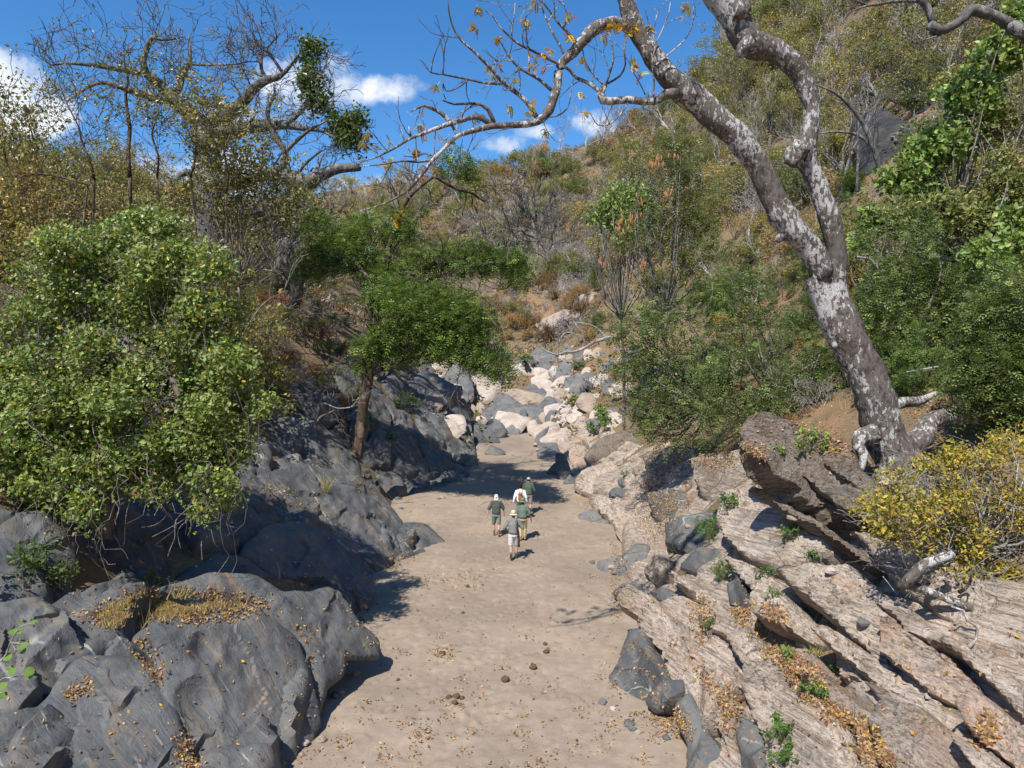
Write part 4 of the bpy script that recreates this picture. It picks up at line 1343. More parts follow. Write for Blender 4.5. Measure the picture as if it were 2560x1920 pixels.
for i in range(4):      # leafy bush, about 3 m
    rng = np.random.default_rng(100 + i)
    out, tips = [], []
    for k in range(6):
        th = rng.uniform(0, 6.28)
        grow(rng, (0.15 * math.cos(th), 0.15 * math.sin(th), -0.2), (math.cos(th) * .75, math.sin(th) * .75, 1), 1.25, 0.04, 3, out, tips, (2, 4), 0.8, 0.2, 0.05, 0.62)
    s = MB()
    stems_to(s, out)
    tp = np.array([t[0] for t in tips])
    tp = tp[rng.integers(0, len(tp), 2600)] + rng.normal(0, 0.13, (2600, 3))
    lf = MB()
    V, F, c = leaf_geo(rng, tp, 0.125, pal(rng, len(tp), [(1, 1, 1), (0.8, 0.82, 0.8), (1.2, 1.15, 1.1), (1.35, 1.15, 0.9)], 0.2), 0.6, 0.4)
    lf.add(V, [F], c)
    proto('leafy_shrub', i, s, lf)
for i in range(4):      # sparse bush with many showing twigs, about 4 m
    rng = np.random.default_rng(200 + i)
    out, tips = [], []
    for k in range(4):
        th = rng.uniform(0, 6.28)
        grow(rng, (0.1 * math.cos(th), 0.1 * math.sin(th), -0.2), (math.cos(th) * .45, math.sin(th) * .45, 1), 1.9, 0.05, 3, out, tips, (3, 4), 0.7, 0.18, 0.08, 0.62)
    s = MB()
    stems_to(s, out, 0.006)
    tp = np.array([t[0] for t in tips])
    tp = tp[rng.integers(0, len(tp), 1100)] + rng.normal(0, 0.10, (1100, 3))
    lf = MB()
    V, F, c = leaf_geo(rng, tp, 0.13, pal(rng, len(tp), [(1, 1, 1), (0.85, 0.85, 0.8), (1.25, 1.1, 0.9)], 0.2), 0.6, 0.3)
    lf.add(V, [F], c)
    proto('sparse_tree', i, s, lf)
for i in range(3):      # bare twiggy bush
    rng = np.random.default_rng(300 + i)
    out, tips = [], []
    for k in range(7):
        th = rng.uniform(0, 6.28)
        grow(rng, (0.1 * math.cos(th), 0.1 * math.sin(th), -0.2), (math.cos(th) * .7, math.sin(th) * .7, 1), 1.2, 0.03, 3, out, tips, (3, 4), 0.75, 0.2, 0.03, 0.64)
    s = MB()
    stems_to(s, out, 0.008)
    tp = np.array([t[0] for t in tips])
    tp = tp[rng.integers(0, len(tp), 260)] + rng.normal(0, 0.1, (260, 3))
    lf = MB()
    V, F, c = leaf_geo(rng, tp, 0.11, pal(rng, len(tp), [(1, 1, 1), (1.2, 1.0, 0.8)], 0.2), 0.6, 0.3)
    lf.add(V, [F], c)
    proto('twiggy_bush', i, s, lf, 'dryleaf', 'bark_twig')
for i in range(3):      # leafless tree, about 7 m
    rng = np.random.default_rng(400 + i)
    out, tips = [], []
    grow(rng, (0, 0, -0.3), (0.1, 0, 1), 2.4, 0.16, 5, out, tips, (2, 3), 0.62, 0.16, 0.1, 0.74)
    s = MB()
    stems_to(s, out, 0.010)
    proto('bare_tree', i, s, None, 'leaf', 'bark_twig')
for i in range(3):      # feathery acacia, about 4 m
    rng = np.random.default_rng(500 + i)
    out, tips = [], []
    for k in range(4):
        th = rng.uniform(0, 6.28)
        grow(rng, (0, 0, -0.2), (math.cos(th) * .8, math.sin(th) * .8, 0.9), 1.7, 0.06, 3, out, tips, (3, 4), 0.8, 0.2, -0.02, 0.64)
    s = MB()
    stems_to(s, out, 0.006)
    tp = np.array([t[0] for t in tips])
    td = np.array([t[1] for t in tips])
    ix = rng.integers(0, len(tp), 1500)
    lf = MB()
    V, F, c = frond_geo(rng, tp[ix] + rng.normal(0, .12, (1500, 3)), td[ix] + rng.normal(0, .6, (1500, 3)) - np.array([0, 0, .25]), 0.34, pal(rng, 1500, [(1, 1, 1), (0.8, 0.85, 0.8), (1.3, 1.2, 0.9)], 0.15), 3, 0.22)
    lf.add(V, [F], c)
    proto('acacia_shrub', i, s, lf)


def place(kind, x, y, size, colr, label, cat, group, near, rng, name=None):
    parts, joined = PROTO[kind][rng.integers(0, len(PROTO[kind]))]
    z = float(surf(x, y)) - 0.05
    rz = rng.uniform(0, 6.28)
    tilt = rng.normal(0, 0.06, 2)
    nm = name or kind
    sc = (size * rng.uniform(0.85, 1.2), size * rng.uniform(0.85, 1.2), size)
    if near:
        o = thing(nm, label, cat, (x, y, z), group)
        for pn, me in parts:
            c = link(pn, me, (0, 0, 0), o)
            c.color = (*colr, 1) if pn == 'foliage' else (1, 1, 1, 1)
    else:
        o = tag(link(nm, joined, (x, y, z)), label, cat, group)
        o.color = (*colr, 1)
    o.rotation_euler = (tilt[0], tilt[1], rz)
    o.scale = sc
    return o


def inside(poly, u, v):
    ins = False
    for (x0, y0), (x1, y1) in zip(poly, poly[1:] + poly[:1]):
        if (y0 > v) != (y1 > v) and u < x0 + (v - y0) * (x1 - x0) / (y1 - y0):
            ins = not ins
    return ins


COUNT = {}


def scatter(zone, poly, n, mixlist, sizes, near, seed, gap=0.0, lim=(8, 260)):
    """bushes standing on the slope that shows inside an outline of the view"""
    rng = np.random.default_rng(seed)
    poly = cDSP(poly)
    us = [p[0] for p in poly]
    vs = [p[1] for p in poly]
    got, tries, done = 0, 0, []
    w = np.array([m[1] for m in mixlist], float)
    w /= w.sum()
    while got < n and tries < n * 30:
        tries += 1
        u, v = rng.uniform(min(us), max(us)), rng.uniform(min(vs), max(vs))
        if not inside(poly, u, v):
            continue
        if inside([(x * DSP, y * DSP) for x, y in [(1825, 250), (2010, 220), (2020, 470), (1835, 470)]], u, v):
            continue
        d = hit([u], [v])[0]
        if d < lim[0] or d > lim[1]:
            continue
        p = at(u, v, np.array(d))
        if gap and any((p[0] - a) ** 2 + (p[1] - b) ** 2 < gap * gap for a, b in done):
            continue
        done.append((p[0], p[1]))
        kind, _, cols, look, cat = mixlist[rng.choice(len(mixlist), p=w)]
        col = np.array(cols[rng.integers(0, len(cols))]) * rng.uniform(0.95, 1.5)
        s = rng.uniform(*sizes)
        size_w = ('small', 'middling', 'large')[int(np.clip((s - sizes[0]) / (sizes[1] - sizes[0]) * 3, 0, 2))]
        fu = (u - min(us)) / (max(us) - min(us))
        fv = (v - min(vs)) / (max(vs) - min(vs))
        cell = ('upper', 'middle', 'lower')[min(2, int(fv * 3))] + ' ' + ('left', 'centre', 'right')[min(2, int(fu * 3))]
        cell = cell.replace('middle centre', 'centre')
        lab = f'{size_w} {look} {zone}, {cell}'
        place(kind, p[0], p[1], s, col, lab, cat, f'{look}s {zone}'[:70], near, rng, look.replace('thin ', '').replace('leafless ', 'bare_').replace('leaved ', '').replace(' green', '').replace('rusty brown ', '').replace('orange brown ', '').replace('reddish brown ', '').replace('grey brown ', 'grey_').replace('dull ', '').replace('leafy ', '').replace(' ', '_').replace('__', '_'))
        got += 1


def bands(kind_far):
    pass


# far hillside: the ridge, the middle slope, the foot
L_ = 'leafy_shrub'
S_ = 'sparse_tree'
T_ = 'twiggy_bush'
FAR = [(L_, 3, OLIVE, 'olive green shrub', 'shrub'), (T_, 4.2, GREYB, 'leafless grey brown shrub', 'shrub'), (S_, 2, YELLOW, 'thin yellow leaved tree', 'tree'),
       (L_, 1.3, DRY, 'rusty brown dry shrub', 'shrub'), (L_, 0.6, GREEN, 'dark green shrub', 'shrub'), ('bare_tree', 1.7, GREYB, 'leafless grey tree', 'tree')]
scatter('on the ridge line of the far hill', [(835, 400), (930, 375), (1065, 375), (1200, 335), (1400, 250), (1510, 200), (1500, 260), (1200, 390), (950, 430), (835, 430)], 58, FAR, (1.2, 2.4), False, 21, 2.5)
scatter('on the upper part of the far hill', [(835, 430), (950, 420), (1200, 380), (1500, 260), (1560, 380), (1300, 500), (900, 520)], 120, FAR, (1.1, 2.3), False, 22, 2.2)
scatter('on the lower part of the far hill', [(860, 520), (1300, 490), (1480, 420), (1450, 560), (1280, 620), (1120, 640), (900, 640)], 110, FAR, (1.0, 1.9), False, 23, 1.8)
scatter('above the boulder pile', [(930, 640), (1280, 600), (1330, 700), (1280, 740), (1140, 740), (1000, 760), (930, 760)], 84,
        [(T_, 4, GREYB, 'leafless grey brown shrub', 'shrub'), (L_, 2.2, DRY, 'rusty brown dry shrub', 'shrub'), (L_, 1, OLIVE, 'olive green shrub', 'shrub')], (0.6, 1.2), False, 24, 1.0)
scatter('on the low hill left of the far ridge', [(560, 400), (700, 395), (850, 400), (900, 470), (860, 560), (700, 540), (580, 480)], 60, FAR, (1.0, 2.0), False, 25, 1.8)
RIGHT = [(S_, 4, YELLOW + OLIVE, 'thin yellow green tree', 'tree'), (L_, 2.2, OLIVE, 'olive green shrub', 'shrub'), (T_, 2, GREYB, 'leafless twiggy shrub', 'shrub'),
         (L_, 1.2, YELLOW, 'yellow leaved shrub', 'shrub'), ('bare_tree', 1.4, GREYB, 'leafless grey tree', 'tree')]
scatter('on the right hill crest', [(1510, 200), (1560, 150), (1620, 40), (1640, -120), (1800, -120), (1700, 150), (1560, 300)], 80, RIGHT, (1.3, 2.3), False, 31, 2.0)
scatter('high on the steep right slope', [(1620, 60), (1800, -120), (2300, -160), (2300, 120), (1900, 200), (1600, 320)], 142, RIGHT, (1.15, 1.9), False, 32, 1.7)
scatter('halfway up the right slope', [(1500, 330), (1900, 180), (2300, 110), (2300, 300), (1900, 420), (1500, 500)], 128, RIGHT, (0.95, 1.6), True, 33, 1.4)
scatter('low on the right slope behind the acacias', [(1290, 520), (1500, 470), (1900, 420), (2300, 320), (2300, 560), (1900, 620), (1500, 700), (1310, 740)], 100,
        RIGHT + [(L_, 1.5, DRY, 'orange brown dry shrub', 'shrub'), ('acacia_shrub', 3, GREEN, 'feathery green acacia', 'shrub')], (0.7, 1.2), True, 34, 1.1)
LEFT = [(S_, 4, YELLOW, 'thin yellow leaved tree', 'tree'), (L_, 3, [(0.2, .19, .06), (.16, .17, .05)], 'olive yellow shrub', 'shrub'), (T_, 1.6, GREYB, 'leafless twiggy shrub', 'shrub'), (L_, 1.0, DRY, 'rusty brown dry shrub', 'shrub')]
scatter('on the crest of the left hill', [(-200, 330), (150, 380), (420, 440), (420, 500), (100, 460), (-200, 420)], 55, LEFT, (1.1, 1.9), False, 41, 1.5)
scatter('on the left hillside behind the creeper thicket', [(-200, 430), (120, 470), (600, 490), (800, 500), (760, 640), (450, 640), (-200, 620)], 110, LEFT, (0.8, 1.45), True, 42, 1.2)
scatter('between the thicket and the green tree', [(450, 600), (760, 560), (820, 620), (760, 710), (640, 750), (560, 770), (450, 720)], 84,
        [(L_, 3, [(0.13, .135, .05), (.10, .115, .05)], 'dull olive shrub', 'shrub'), (S_, 2, YELLOW, 'thin yellow leaved tree', 'tree'), (T_, 2, GREYB, 'leafless twiggy shrub', 'shrub'),
         (L_, .8, [(0.24, .10, .05)], 'reddish brown dry shrub', 'shrub')], (0.4, 0.78), True, 43, 0.7)
scatter('on the leafy ground behind the mottled tree', [(1900, 620), (2300, 560), (2300, 900), (2000, 900)], 20,
        [('acacia_shrub', 3, GREEN, 'feathery green acacia', 'shrub'), (T_, 2, GREYB, 'leafless twiggy shrub', 'shrub'), (L_, 1, GREEN, 'green leafy shrub', 'shrub')], (0.3, 0.6), True, 44, 1.0)

scatter('on the slope at the far left edge', [(-150, 520), (130, 520), (150, 640), (60, 780), (-150, 800)], 34,
        [(T_, 3, GREYB, 'leafless twiggy shrub', 'shrub'), (L_, 3, DRY + [(.26, .24, .09)], 'dry brown shrub', 'shrub'), (S_, 2, YELLOW, 'thin yellow leaved tree', 'tree')], (0.5, 0.9), True, 45, 0.8)
scatter('on the steep bank behind the mottled trunk', [(1480, 640), (1900, 540), (2000, 700), (1900, 880), (1640, 900), (1500, 800)], 60,
        [('acacia_shrub', 4, [(.15, .20, .06), (.12, .16, .05)], 'feathery green acacia', 'shrub'), (T_, 3, GREYB, 'leafless twiggy shrub', 'shrub'), (L_, 2, [(.40, .25, .07), (.34, .22, .08)], 'orange brown dry shrub', 'shrub')], (0.35, 0.75), True, 46, 0.7)
scatter('among the bushes of the far valley', [(900, 480), (1300, 420), (1500, 300), (1600, 420), (1300, 640), (1000, 640)], 70,
        [('bare_tree', 3, GREYB, 'leafless grey tree', 'tree'), (T_, 3, GREYB, 'leafless grey brown shrub', 'shrub')], (0.6, 1.2), False, 47, 1.6)
scatter('on the rocky left bank before the green tree', [(545, 760), (700, 740), (800, 800), (790, 860), (680, 900), (560, 870)], 24,
        [(L_, 3, [(0.17, .17, .06), (.13, .145, .05)], 'dull olive shrub', 'shrub'), (T_, 3, GREYB, 'leafless twiggy shrub', 'shrub'), (L_, 1, [(.30, .15, .07)], 'reddish brown dry shrub', 'shrub')], (0.35, 0.62), True, 48, 0.7)
scatter('in the mesh of bare bushes above the valley', [(1000, 480), (1300, 400), (1480, 330), (1500, 520), (1320, 640), (1100, 620)], 55,
        [(T_, 3, GREYB, 'leafless grey brown shrub', 'shrub'), ('bare_tree', 1.5, GREYB, 'leafless grey tree', 'tree')], (1.0, 1.7), False, 49, 1.6)
rng = np.random.default_rng(55)
for k, (u, d, sz) in enumerate([(330, 31, 1.3), (400, 33, 1.4), (470, 32, 1.4), (520, 30, 1.35), (560, 33, 1.5), (350, 31, 1.35), (420, 32, 1.3), (440, 29, 1.2), (380, 28, 1.2), (250, 32, 1.2), (180, 33, 1.3), (90, 34, 1.4), (20, 34, 1.4)]):
    p = at(u * DSP, 600, np.array(float(d)))
    place(S_ if k % 3 else L_, p[0], p[1], sz, np.array(YELLOW[k % 4]) * rng.uniform(.85, 1.1), 'tall yellow leaved tree in the row before the huge leafless tree, ' + ('far left', 'left', 'left', 'middle', 'right end', 'left, second', 'left, third', 'left, low', 'left, lowest', 'far left', 'far left end', 'photo edge', 'photo edge')[k],
          'tree', 'yellow leaved trees before the huge leafless tree', True, rng)

# low scrub and dry grass nobody could count
rng = np.random.default_rng(77)
mb_s, mb_g = MB(), MB()
pts = []
while len(pts) < 5200:
    x, y = rng.uniform(-70, 75), rng.uniform(14, 185)
    if abs(x) > 0.6 * y + 8:
        continue
    z = float(ground(x, y))
    if y < 70 and z < bed(y) + 0.9 + max(0, 4.0 - abs(x)):
        continue
    pts.append((x, y, z))
pts = np.array(pts)
fr = pts[rng.integers(0, len(pts), 4200)] + np.column_stack([rng.normal(0, .8, (4200, 2)), np.zeros(4200)])
fr = fr[fr[:, 1] > 45]
fr[:, 2] = ground(fr[:, 0], fr[:, 1])
k = 18
rad = rng.uniform(0.5, 1.6, len(fr))
o = unit(rng.normal(size=(len(fr), k, 3))) * (rng.uniform(.3, 1, (len(fr), k, 1)) ** .5) * rad[:, None, None]
o[..., 2] = np.abs(o[..., 2]) * 0.9
P = (fr[:, None, :] + o).reshape(-1, 3)
basec = pal(rng, len(fr), OLIVE + GREYB + GREYB + DRY + [(0.16, .15, .06)], .15)
V, F, c = leaf_geo(rng, P, 0.38, np.repeat(basec, k, 0) * rng.uniform(.8, 1.2, (len(P), 1)), 0.5, 0.3)
mb_s.add(V, [F], c)
tag(mb_s.build('low_scrub', M['dryleaf'], smooth=False), 'low dry scrub covering the far hillsides', None, None, 'stuff')


def blades(P, h, cols, nb, rng, w=0.012):
    n = len(P)
    P2 = np.repeat(P, nb, 0) + np.column_stack([rng.normal(0, .07, (n * nb, 2)), np.zeros(n * nb)])
    hh = np.repeat(h, nb) * rng.uniform(.6, 1.2, n * nb)
    d = unit(np.column_stack([rng.normal(0, .45, (n * nb, 2)), np.ones(n * nb)]))
    sd = unit(np.cross(d, rng.normal(size=(n * nb, 3)))) * (w * (1 + P2[:, 1] * 0.03))[:, None]
    V = np.stack([P2 - sd, P2 + sd, P2 + d * hh[:, None] + np.array([0, 0, -.15]) * hh[:, None]], 1).reshape(-1, 3)
    F = np.arange(n * nb)[:, None] * 3 + np.array([[0, 1, 2]])
    return V, F, np.repeat(np.repeat(cols, nb, 0) * rng.uniform(.8, 1.2, (n * nb, 1)), 3, 0)


g = pts[rng.integers(0, len(pts), 5200)] + np.column_stack([rng.normal(0, .7, (5200, 2)), np.zeros(5200)])
g[:, 2] = ground(g[:, 0], g[:, 1]) + 0.02
V, F, c = blades(g, rng.uniform(.3, .75, len(g)), pal(rng, len(g), [(.36, .25, .12), (.42, .31, .16), (.30, .22, .10), (.33, .19, .09)]), 8, rng)
mb_g.add(V, [F], c)
tag(mb_g.build('dry_grass', M['dryleaf'], smooth=False), 'straw coloured dry grass on the slopes', None, None, 'stuff')


# undergrowth carrying on beyond both edges of the view
mb_u = MB()
for (x0, x1, y0, y1, n) in ((10, 26, 3, 26, 75), (-34, -13, 3, 26, 75)):
    for _ in range(n):
        x, y = rng.uniform(x0, x1), rng.uniform(y0, y1)
        u_, v_ = proj(np.array([x, y, float(ground(x, y)) + .5]))
        if -60 < u_ < 2620:
            continue
        r_ = rng.uniform(.5, 1.5)
        q = unit(rng.normal(size=(330, 3))) * rng.uniform(.3, 1, (330, 1)) ** .5 * r_
        q[:, 2] = np.abs(q[:, 2])
        V, F, c = leaf_geo(rng, q + np.array([x, y, float(ground(x, y))]), .13, pal(rng, 330, [(OLIVE, GREEN, DRY, YELLOW)[rng.integers(0, 4)][0]], .25), .55, .4)
        mb_u.add(V, [F], c)
tag(mb_u.build('undergrowth', M['leaf'], smooth=False), 'undergrowth on the banks beside the view', None, None, 'stuff')

# ------------------------------------------------------------------ trees traced from the photograph
def pxline(mb, pts, widths, d0, d1=None, k=8, step=None, rough=0.0, rfreq=3.0, dj=0.0, rng=None):
    """limb through photo pixels (u, v), widths in photo pixels, at a distance running d0..d1"""
    pts = np.array(pts, float)
    widths = np.interp(np.linspace(0, 1, len(pts)), np.linspace(0, 1, len(widths)), widths)
    d = np.linspace(d0, d0 if d1 is None else d1, len(pts))
    if dj and rng is not None:
        d = d + np.cumsum(rng.normal(0, dj, len(pts))) * 0.5
    W = at(pts[:, 0], pts[:, 1], d)
    R = widths * d / FPX / 2
    P, R = catmull(W, R, step or max(0.12, R.mean() * 1.2))
    mb.add(*tube(P, R, k, True, rough, rfreq))
    return P, R


def twigs_on(rng, P, R, n, L, lev, out, tips, up=0.15, spread=0.9, start=0.25, wig=0.2):
    T = unit(np.gradient(P, axis=0))
    for _ in range(n):
        j = int(rng.uniform(start, 1) * (len(P) - 1))
        a = rng.normal(size=3)
        a = unit(a - T[j] * (a @ T[j]))
        d = unit(T[j] * 0.5 + a * spread + np.array([0, 0, up]))
        grow(rng, P[j], d, L * rng.uniform(.6, 1.2), max(0.35 * R[j] * .5, 0.012), lev, out, tips, (2, 3), 0.7, wig, 0.05, 0.68)


def blob_points(rng, blobs, d, n, squash=0.9, shell=0.45, nf=0.9, thr=-0.12, spr=0.16, k=6):
    """sprig points through traced crown masses; returns points and outward directions"""
    area = np.array([b[2] * b[3] for b in blobs], float)
    cnt = (area / area.sum() * n / k).astype(int) + 1
    Ps, Ds = [], []
    for b, m in zip(blobs, cnt):
        dd = d + (b[4] if len(b) > 4 else 0)
        c = at(b[0], b[1], np.array(dd))
        ru, rv = b[2] * dd / FPX, b[3] * dd / FPX
        q = unit(rng.normal(size=(m * 3, 3)))
        rad = rng.uniform(shell ** 3, 1, (m * 3, 1)) ** (1 / 3)
        p = c + q * rad * np.array([ru, min(ru, rv * 1.6) * squash, rv])
        lump = fbm(p * nf + 5, 2)
        p = p + q * (lump * 0.6)[:, None] * min(ru, rv)
        ok = (fbm(p * nf * 1.9, 2) > thr)
        p, q = p[ok][:m], q[ok][:m]
        Ps.append(np.repeat(p, k, 0) + rng.normal(0, spr, (len(p) * k, 3)))
        Ds.append(np.repeat(q, k, 0))
    return np.concatenate(Ps), np.concatenate(Ds)


def add_foliage(name, root, rng, blobs, d, n, kind, size, cols, origin, mat='leaf', **kw):
    P, D = blob_points(rng, blobs, d, n, **kw)
    lf = MB()
    k_ = kw.get('k', 6)
    tone = np.repeat(rng.uniform(.62, 1.32, (len(P) // k_ + 1, 1)), k_, 0)[:len(P)]
    if kind == 'frond':
        cc = pal(rng, len(P), cols, .15) * tone
        V, F, c = frond_geo(rng, P, D * .8 + rng.normal(0, .6, P.shape) + np.array([0, 0, -.1]), size, cc, 3, 0.19)
    else:
        V, F, c = leaf_geo(rng, P, size, pal(rng, len(P), cols, .18) * tone, 0.75 if kind in ('broad', 'round') else 0.55, 0.55, kind == 'broad')
    lf.add(V, [F], c)
    lf.build(name, M[mat], root, origin=origin, smooth=False)
    return P


def connect(mb, rng, P0, r0, blobs, d, per=3, sag=0.3):
    """limbs from a point to the crown masses, with smaller forks"""
    out = []
    for b in blobs:
        dd = d + (b[4] if len(b) > 4 else 0)
        c = at(b[0], b[1], np.array(dd))
        mid = (P0 + c) / 2 + rng.normal(0, .12, 3) * np.linalg.norm(c - P0) - np.array([0, 0, sag])
        P, R = catmull([P0, mid, c], [r0, r0 * .6, r0 * .3], 0.3)
        mb.add(*tube(P, R, 6))
        rad = min(b[2], b[3]) * dd / FPX
        tw, tt = [], []
        twigs_on(rng, P, R, per, rad * 0.9, 2, tw, tt, 0.1, 1.0, 0.5)
        stems_to(mb, tw, 0.008)


def dsp(L):
    return [(a * DSP, b * DSP, *(x * DSP for x in r[:2]), *r[2:]) if len(r) >= 2 else (a * DSP, b * DSP) for a, b, *r in L]


# --- the green tree in the middle of the left bank
rng = np.random.default_rng(900)
c5 = crop(850, 300, 700 / 2111)
c5b = crop(850, 650, 900 / 2133)
D0 = 35.0
b0 = at(894, 1138, np.array(D0))
root = thing('green_tree', 'bright green feathery tree leaning from the dark rocks over the far end of the sand', 'tree', b0)
mb = MB()
trunk = [(890, 1142), (898, 1110), (903, 1060), (910, 1002), (918, 950), (925, 905)]
P, R = pxline(mb, trunk, [34, 27, 26, 27, 30, 38], D0, D0, 14, 0.14, 0.25, 2.5)
fork = P[-1]
for pts, w, d1 in [
    ([(925, 915), (920, 860), (920, 814), (926, 748), (930, 714), (915, 690), (900, 670), (880, 640)], [30, 26, 22, 20, 20, 14, 10, 6], 35.5),
    ([(930, 905), (940, 860), (945, 800), (948, 740), (965, 690), (970, 640), (973, 608), (993, 572), (1002, 525), (1029, 486), (1056, 462), (1089, 439)], [22, 20, 20, 18, 16, 14, 14, 12, 12, 10, 9, 6], 36.5),
    ([(1085, 440), (1122, 462), (1150, 475), (1178, 482), (1200, 497), (1214, 504)], [9, 8, 8, 7, 6, 4], 36.8),
    ([(932, 925), (947, 903), (960, 880), (972, 861), (1010, 831), (1050, 800), (1090, 775)], [26, 22, 18, 16, 12, 8, 5], 33.5),
    ([(925, 930), (970, 915), (1000, 900), (1027, 892), (1086, 884), (1137, 895), (1171, 912), (1230, 930)], [20, 16, 14, 14, 12, 11, 10, 5], 32.5),
    ([(975, 760), (1010, 730), (1065, 701), (1125, 678), (1208, 660), (1270, 655)], [12, 12, 11, 10, 8, 4], 34.5),
    ([(920, 930), (890, 912), (860, 905), (800, 880)], [18, 13, 10, 5], 35.5),
    ([(1065, 680), (1110, 690), (1115, 720), (1120, 740)], [8, 6, 5, 3], 34)]:
    Pq, Rq = pxline(mb, pts, w, D0, d1, 8, 0.2, 0.2, 2.5, 0.12, rng)
    tw, tt = [], []
    twigs_on(rng, Pq, Rq, 9, 1.6, 2, tw, tt, 0.2, 0.9, 0.3)
    stems_to(mb, tw, 0.018)
mb.build('trunk', M['bark_dark'], root, origin=b0)
BL = [(1080, 775, 120, 62, -1.5), (1010, 735, 90, 40, -.5), (1130, 810, 105, 55, -1.8), (1170, 865, 85, 42, -2.2), (1225, 905, 55, 32, -2.5), (1275, 930, 26, 16, -2.6), (1020, 830, 75, 40, -1.2),
      (1185, 655, 110, 28, 0), (1265, 655, 55, 24, .3), (1120, 645, 90, 30, .5), (1180, 622, 45, 20, .2), (1300, 690, 25, 30, .3),
      (880, 640, 70, 40, 1), (925, 575, 55, 40, 1.5), (835, 620, 60, 46, 1.5), (1010, 580, 38, 52, 1.5), (800, 560, 50, 30, 2), (960, 690, 60, 30, .6), (1040, 660, 70, 30, .8),
      (940, 860, 52, 36, -.3), (905, 905, 26, 26, 0), (1000, 880, 45, 30, -.6), (1140, 410, 46, 26, 2), (1185, 450, 26, 16, 2), (790, 660, 50, 40, 1.6), (1080, 880, 60, 18, -1.5), (1305, 660, 16, 14, .2)]
GT = [(0.15, 0.235, 0.04), (0.20, 0.295, 0.05), (0.10, 0.165, 0.03), (0.25, 0.325, 0.07), (0.12, 0.19, 0.036), (0.07, 0.115, 0.025)]
BL = [(b[0], b[1], b[2] * 1.06, b[3] * .78, b[4]) for b in BL]
add_foliage('crown', root, rng, BL, D0, 25000, 'frond', 0.34, GT, b0, thr=0.06, spr=0.22, k=5, nf=1.7, shell=0.1)

# --- baobab-like leafless giant
rng = np.random.default_rng(910)
k1 = crop(0, 0, 900 / 2133)
DB = 46.0
b0 = at(525, 620, np.array(DB))
root = thing('bare_spreading_tree', 'huge thick limbed leafless tree spreading against the clouds on the left', 'tree', b0)
mb = MB()
LIMBS = [
    ([(1250, 1480), (1245, 1360), (1240, 1200), (1232, 1050), (1228, 900), (1235, 780)], [170, 140, 150, 140, 135, 150], 46, 46, 0),
    ([(1230, 800), (1200, 740), (1130, 680), (1040, 600), (1000, 560), (930, 490), (870, 440), (780, 420), (650, 400), (500, 380), (380, 375), (300, 385), (262, 345)], [105, 90, 80, 72, 62, 52, 42, 32, 26, 20, 14, 10, 6], 46, 42, 8),
    ([(870, 440), (850, 380), (860, 310), (890, 240), (905, 220), (960, 235), (1040, 230)], [36, 32, 28, 24, 20, 16, 10], 44, 43, 12),
    ([(1010, 595), (900, 580), (810, 550), (720, 520), (600, 490), (500, 530), (400, 600)], [48, 46, 40, 26, 20, 14, 7], 45, 41, 12),
    ([(1010, 590), (1060, 510), (1080, 440), (1120, 370), (1125, 280), (1118, 215)], [44, 40, 34, 26, 16, 8], 45, 47, 12),
    ([(1245, 780), (1330, 690), (1390, 650), (1450, 590), (1520, 510), (1590, 470), (1660, 450), (1720, 390), (1775, 310)], [95, 78, 68, 58, 48, 40, 26, 18, 9], 46, 44, 8),
    ([(1390, 645), (1320, 630), (1230, 620), (1150, 600), (1060, 560)], [36, 34, 24, 14, 7], 46, 43, 10),
    ([(1590, 480), (1550, 420), (1550, 330), (1560, 290), (1500, 220)], [24, 20, 16, 12, 6], 45, 45, 10),
    ([(1680, 440), (1620, 350), (1580, 300), (1660, 195)], [18, 14, 11, 6], 45, 44, 8),
    ([(1130, 380), (1230, 385), (1380, 380), (1480, 365), (1550, 370)], [14, 12, 10, 8, 5], 46, 46, 8),
    ([(1590, 475), (1530, 440), (1450, 410), (1380, 390)], [20, 16, 12, 6], 45, 46, 6),
    ([(1260, 830), (1340, 785), (1440, 758), (1560, 745), (1700, 740), (1800, 760), (1900, 775), (1990, 820)], [110, 90, 74, 62, 46, 30, 16, 7], 46, 43, 8),
    ([(1700, 740), (1760, 680), (1820, 620), (1830, 560)], [30, 24, 18, 8], 44, 44, 8),
    ([(1400, 710), (1470, 730), (1510, 690)], [20, 14, 8], 45, 44, 3),
    ([(1240, 1050), (1400, 1085), (1500, 1060), (1600, 1030), (1680, 1040), (1760, 1065), (1830, 1080), (1900, 1040), (2000, 1000), (2130, 990)], [85, 75, 60, 70, 80, 88, 80, 64, 54, 40], 46, 43, 7),
    ([(1660, 1020), (1690, 900), (1620, 800), (1590, 720), (1590, 640), (1630, 550), (1620, 500)], [40, 34, 30, 26, 20, 15, 8], 44, 43, 10),
    ([(1690, 900), (1760, 830), (1850, 760), (1950, 710)], [24, 20, 15, 7], 44, 43, 6),
    ([(1760, 1050), (1800, 980), (1880, 910), (1930, 880)], [20, 16, 12, 6], 44, 43, 5),
    ([(1220, 1020), (1080, 1030), (1020, 1100)], [42, 32, 16], 46, 44, 5)]
_g = at(525, 620, np.array(46.0))
mb.add(*tube(np.array([[_g[0], _g[1], float(ground(_g[0], _g[1])) - .5], _g + np.array([0, 0, .3])]), np.array([1.35, 0.95]), 14, True, .15, 1.5))
for pts, w, d0, d1, nt in LIMBS:
    s = 900 / 2133
    Pq, Rq = pxline(mb, k1(pts), [x * s * 1.15 for x in w], d0, d1, 10 if w[0] > 60 else 7, 0.3, 0.16, 1.6, 0.25, rng)
    tw, tt = [], []
    twigs_on(rng, Pq, Rq, int(nt * .8), 1.9, 3, tw, tt, 0.25, 0.9, 0.3, 0.26)
    stems_to(mb, tw, 0.017)
mb.build('trunk', M['bark_grey'], root, origin=b0)
s = 900 / 2133
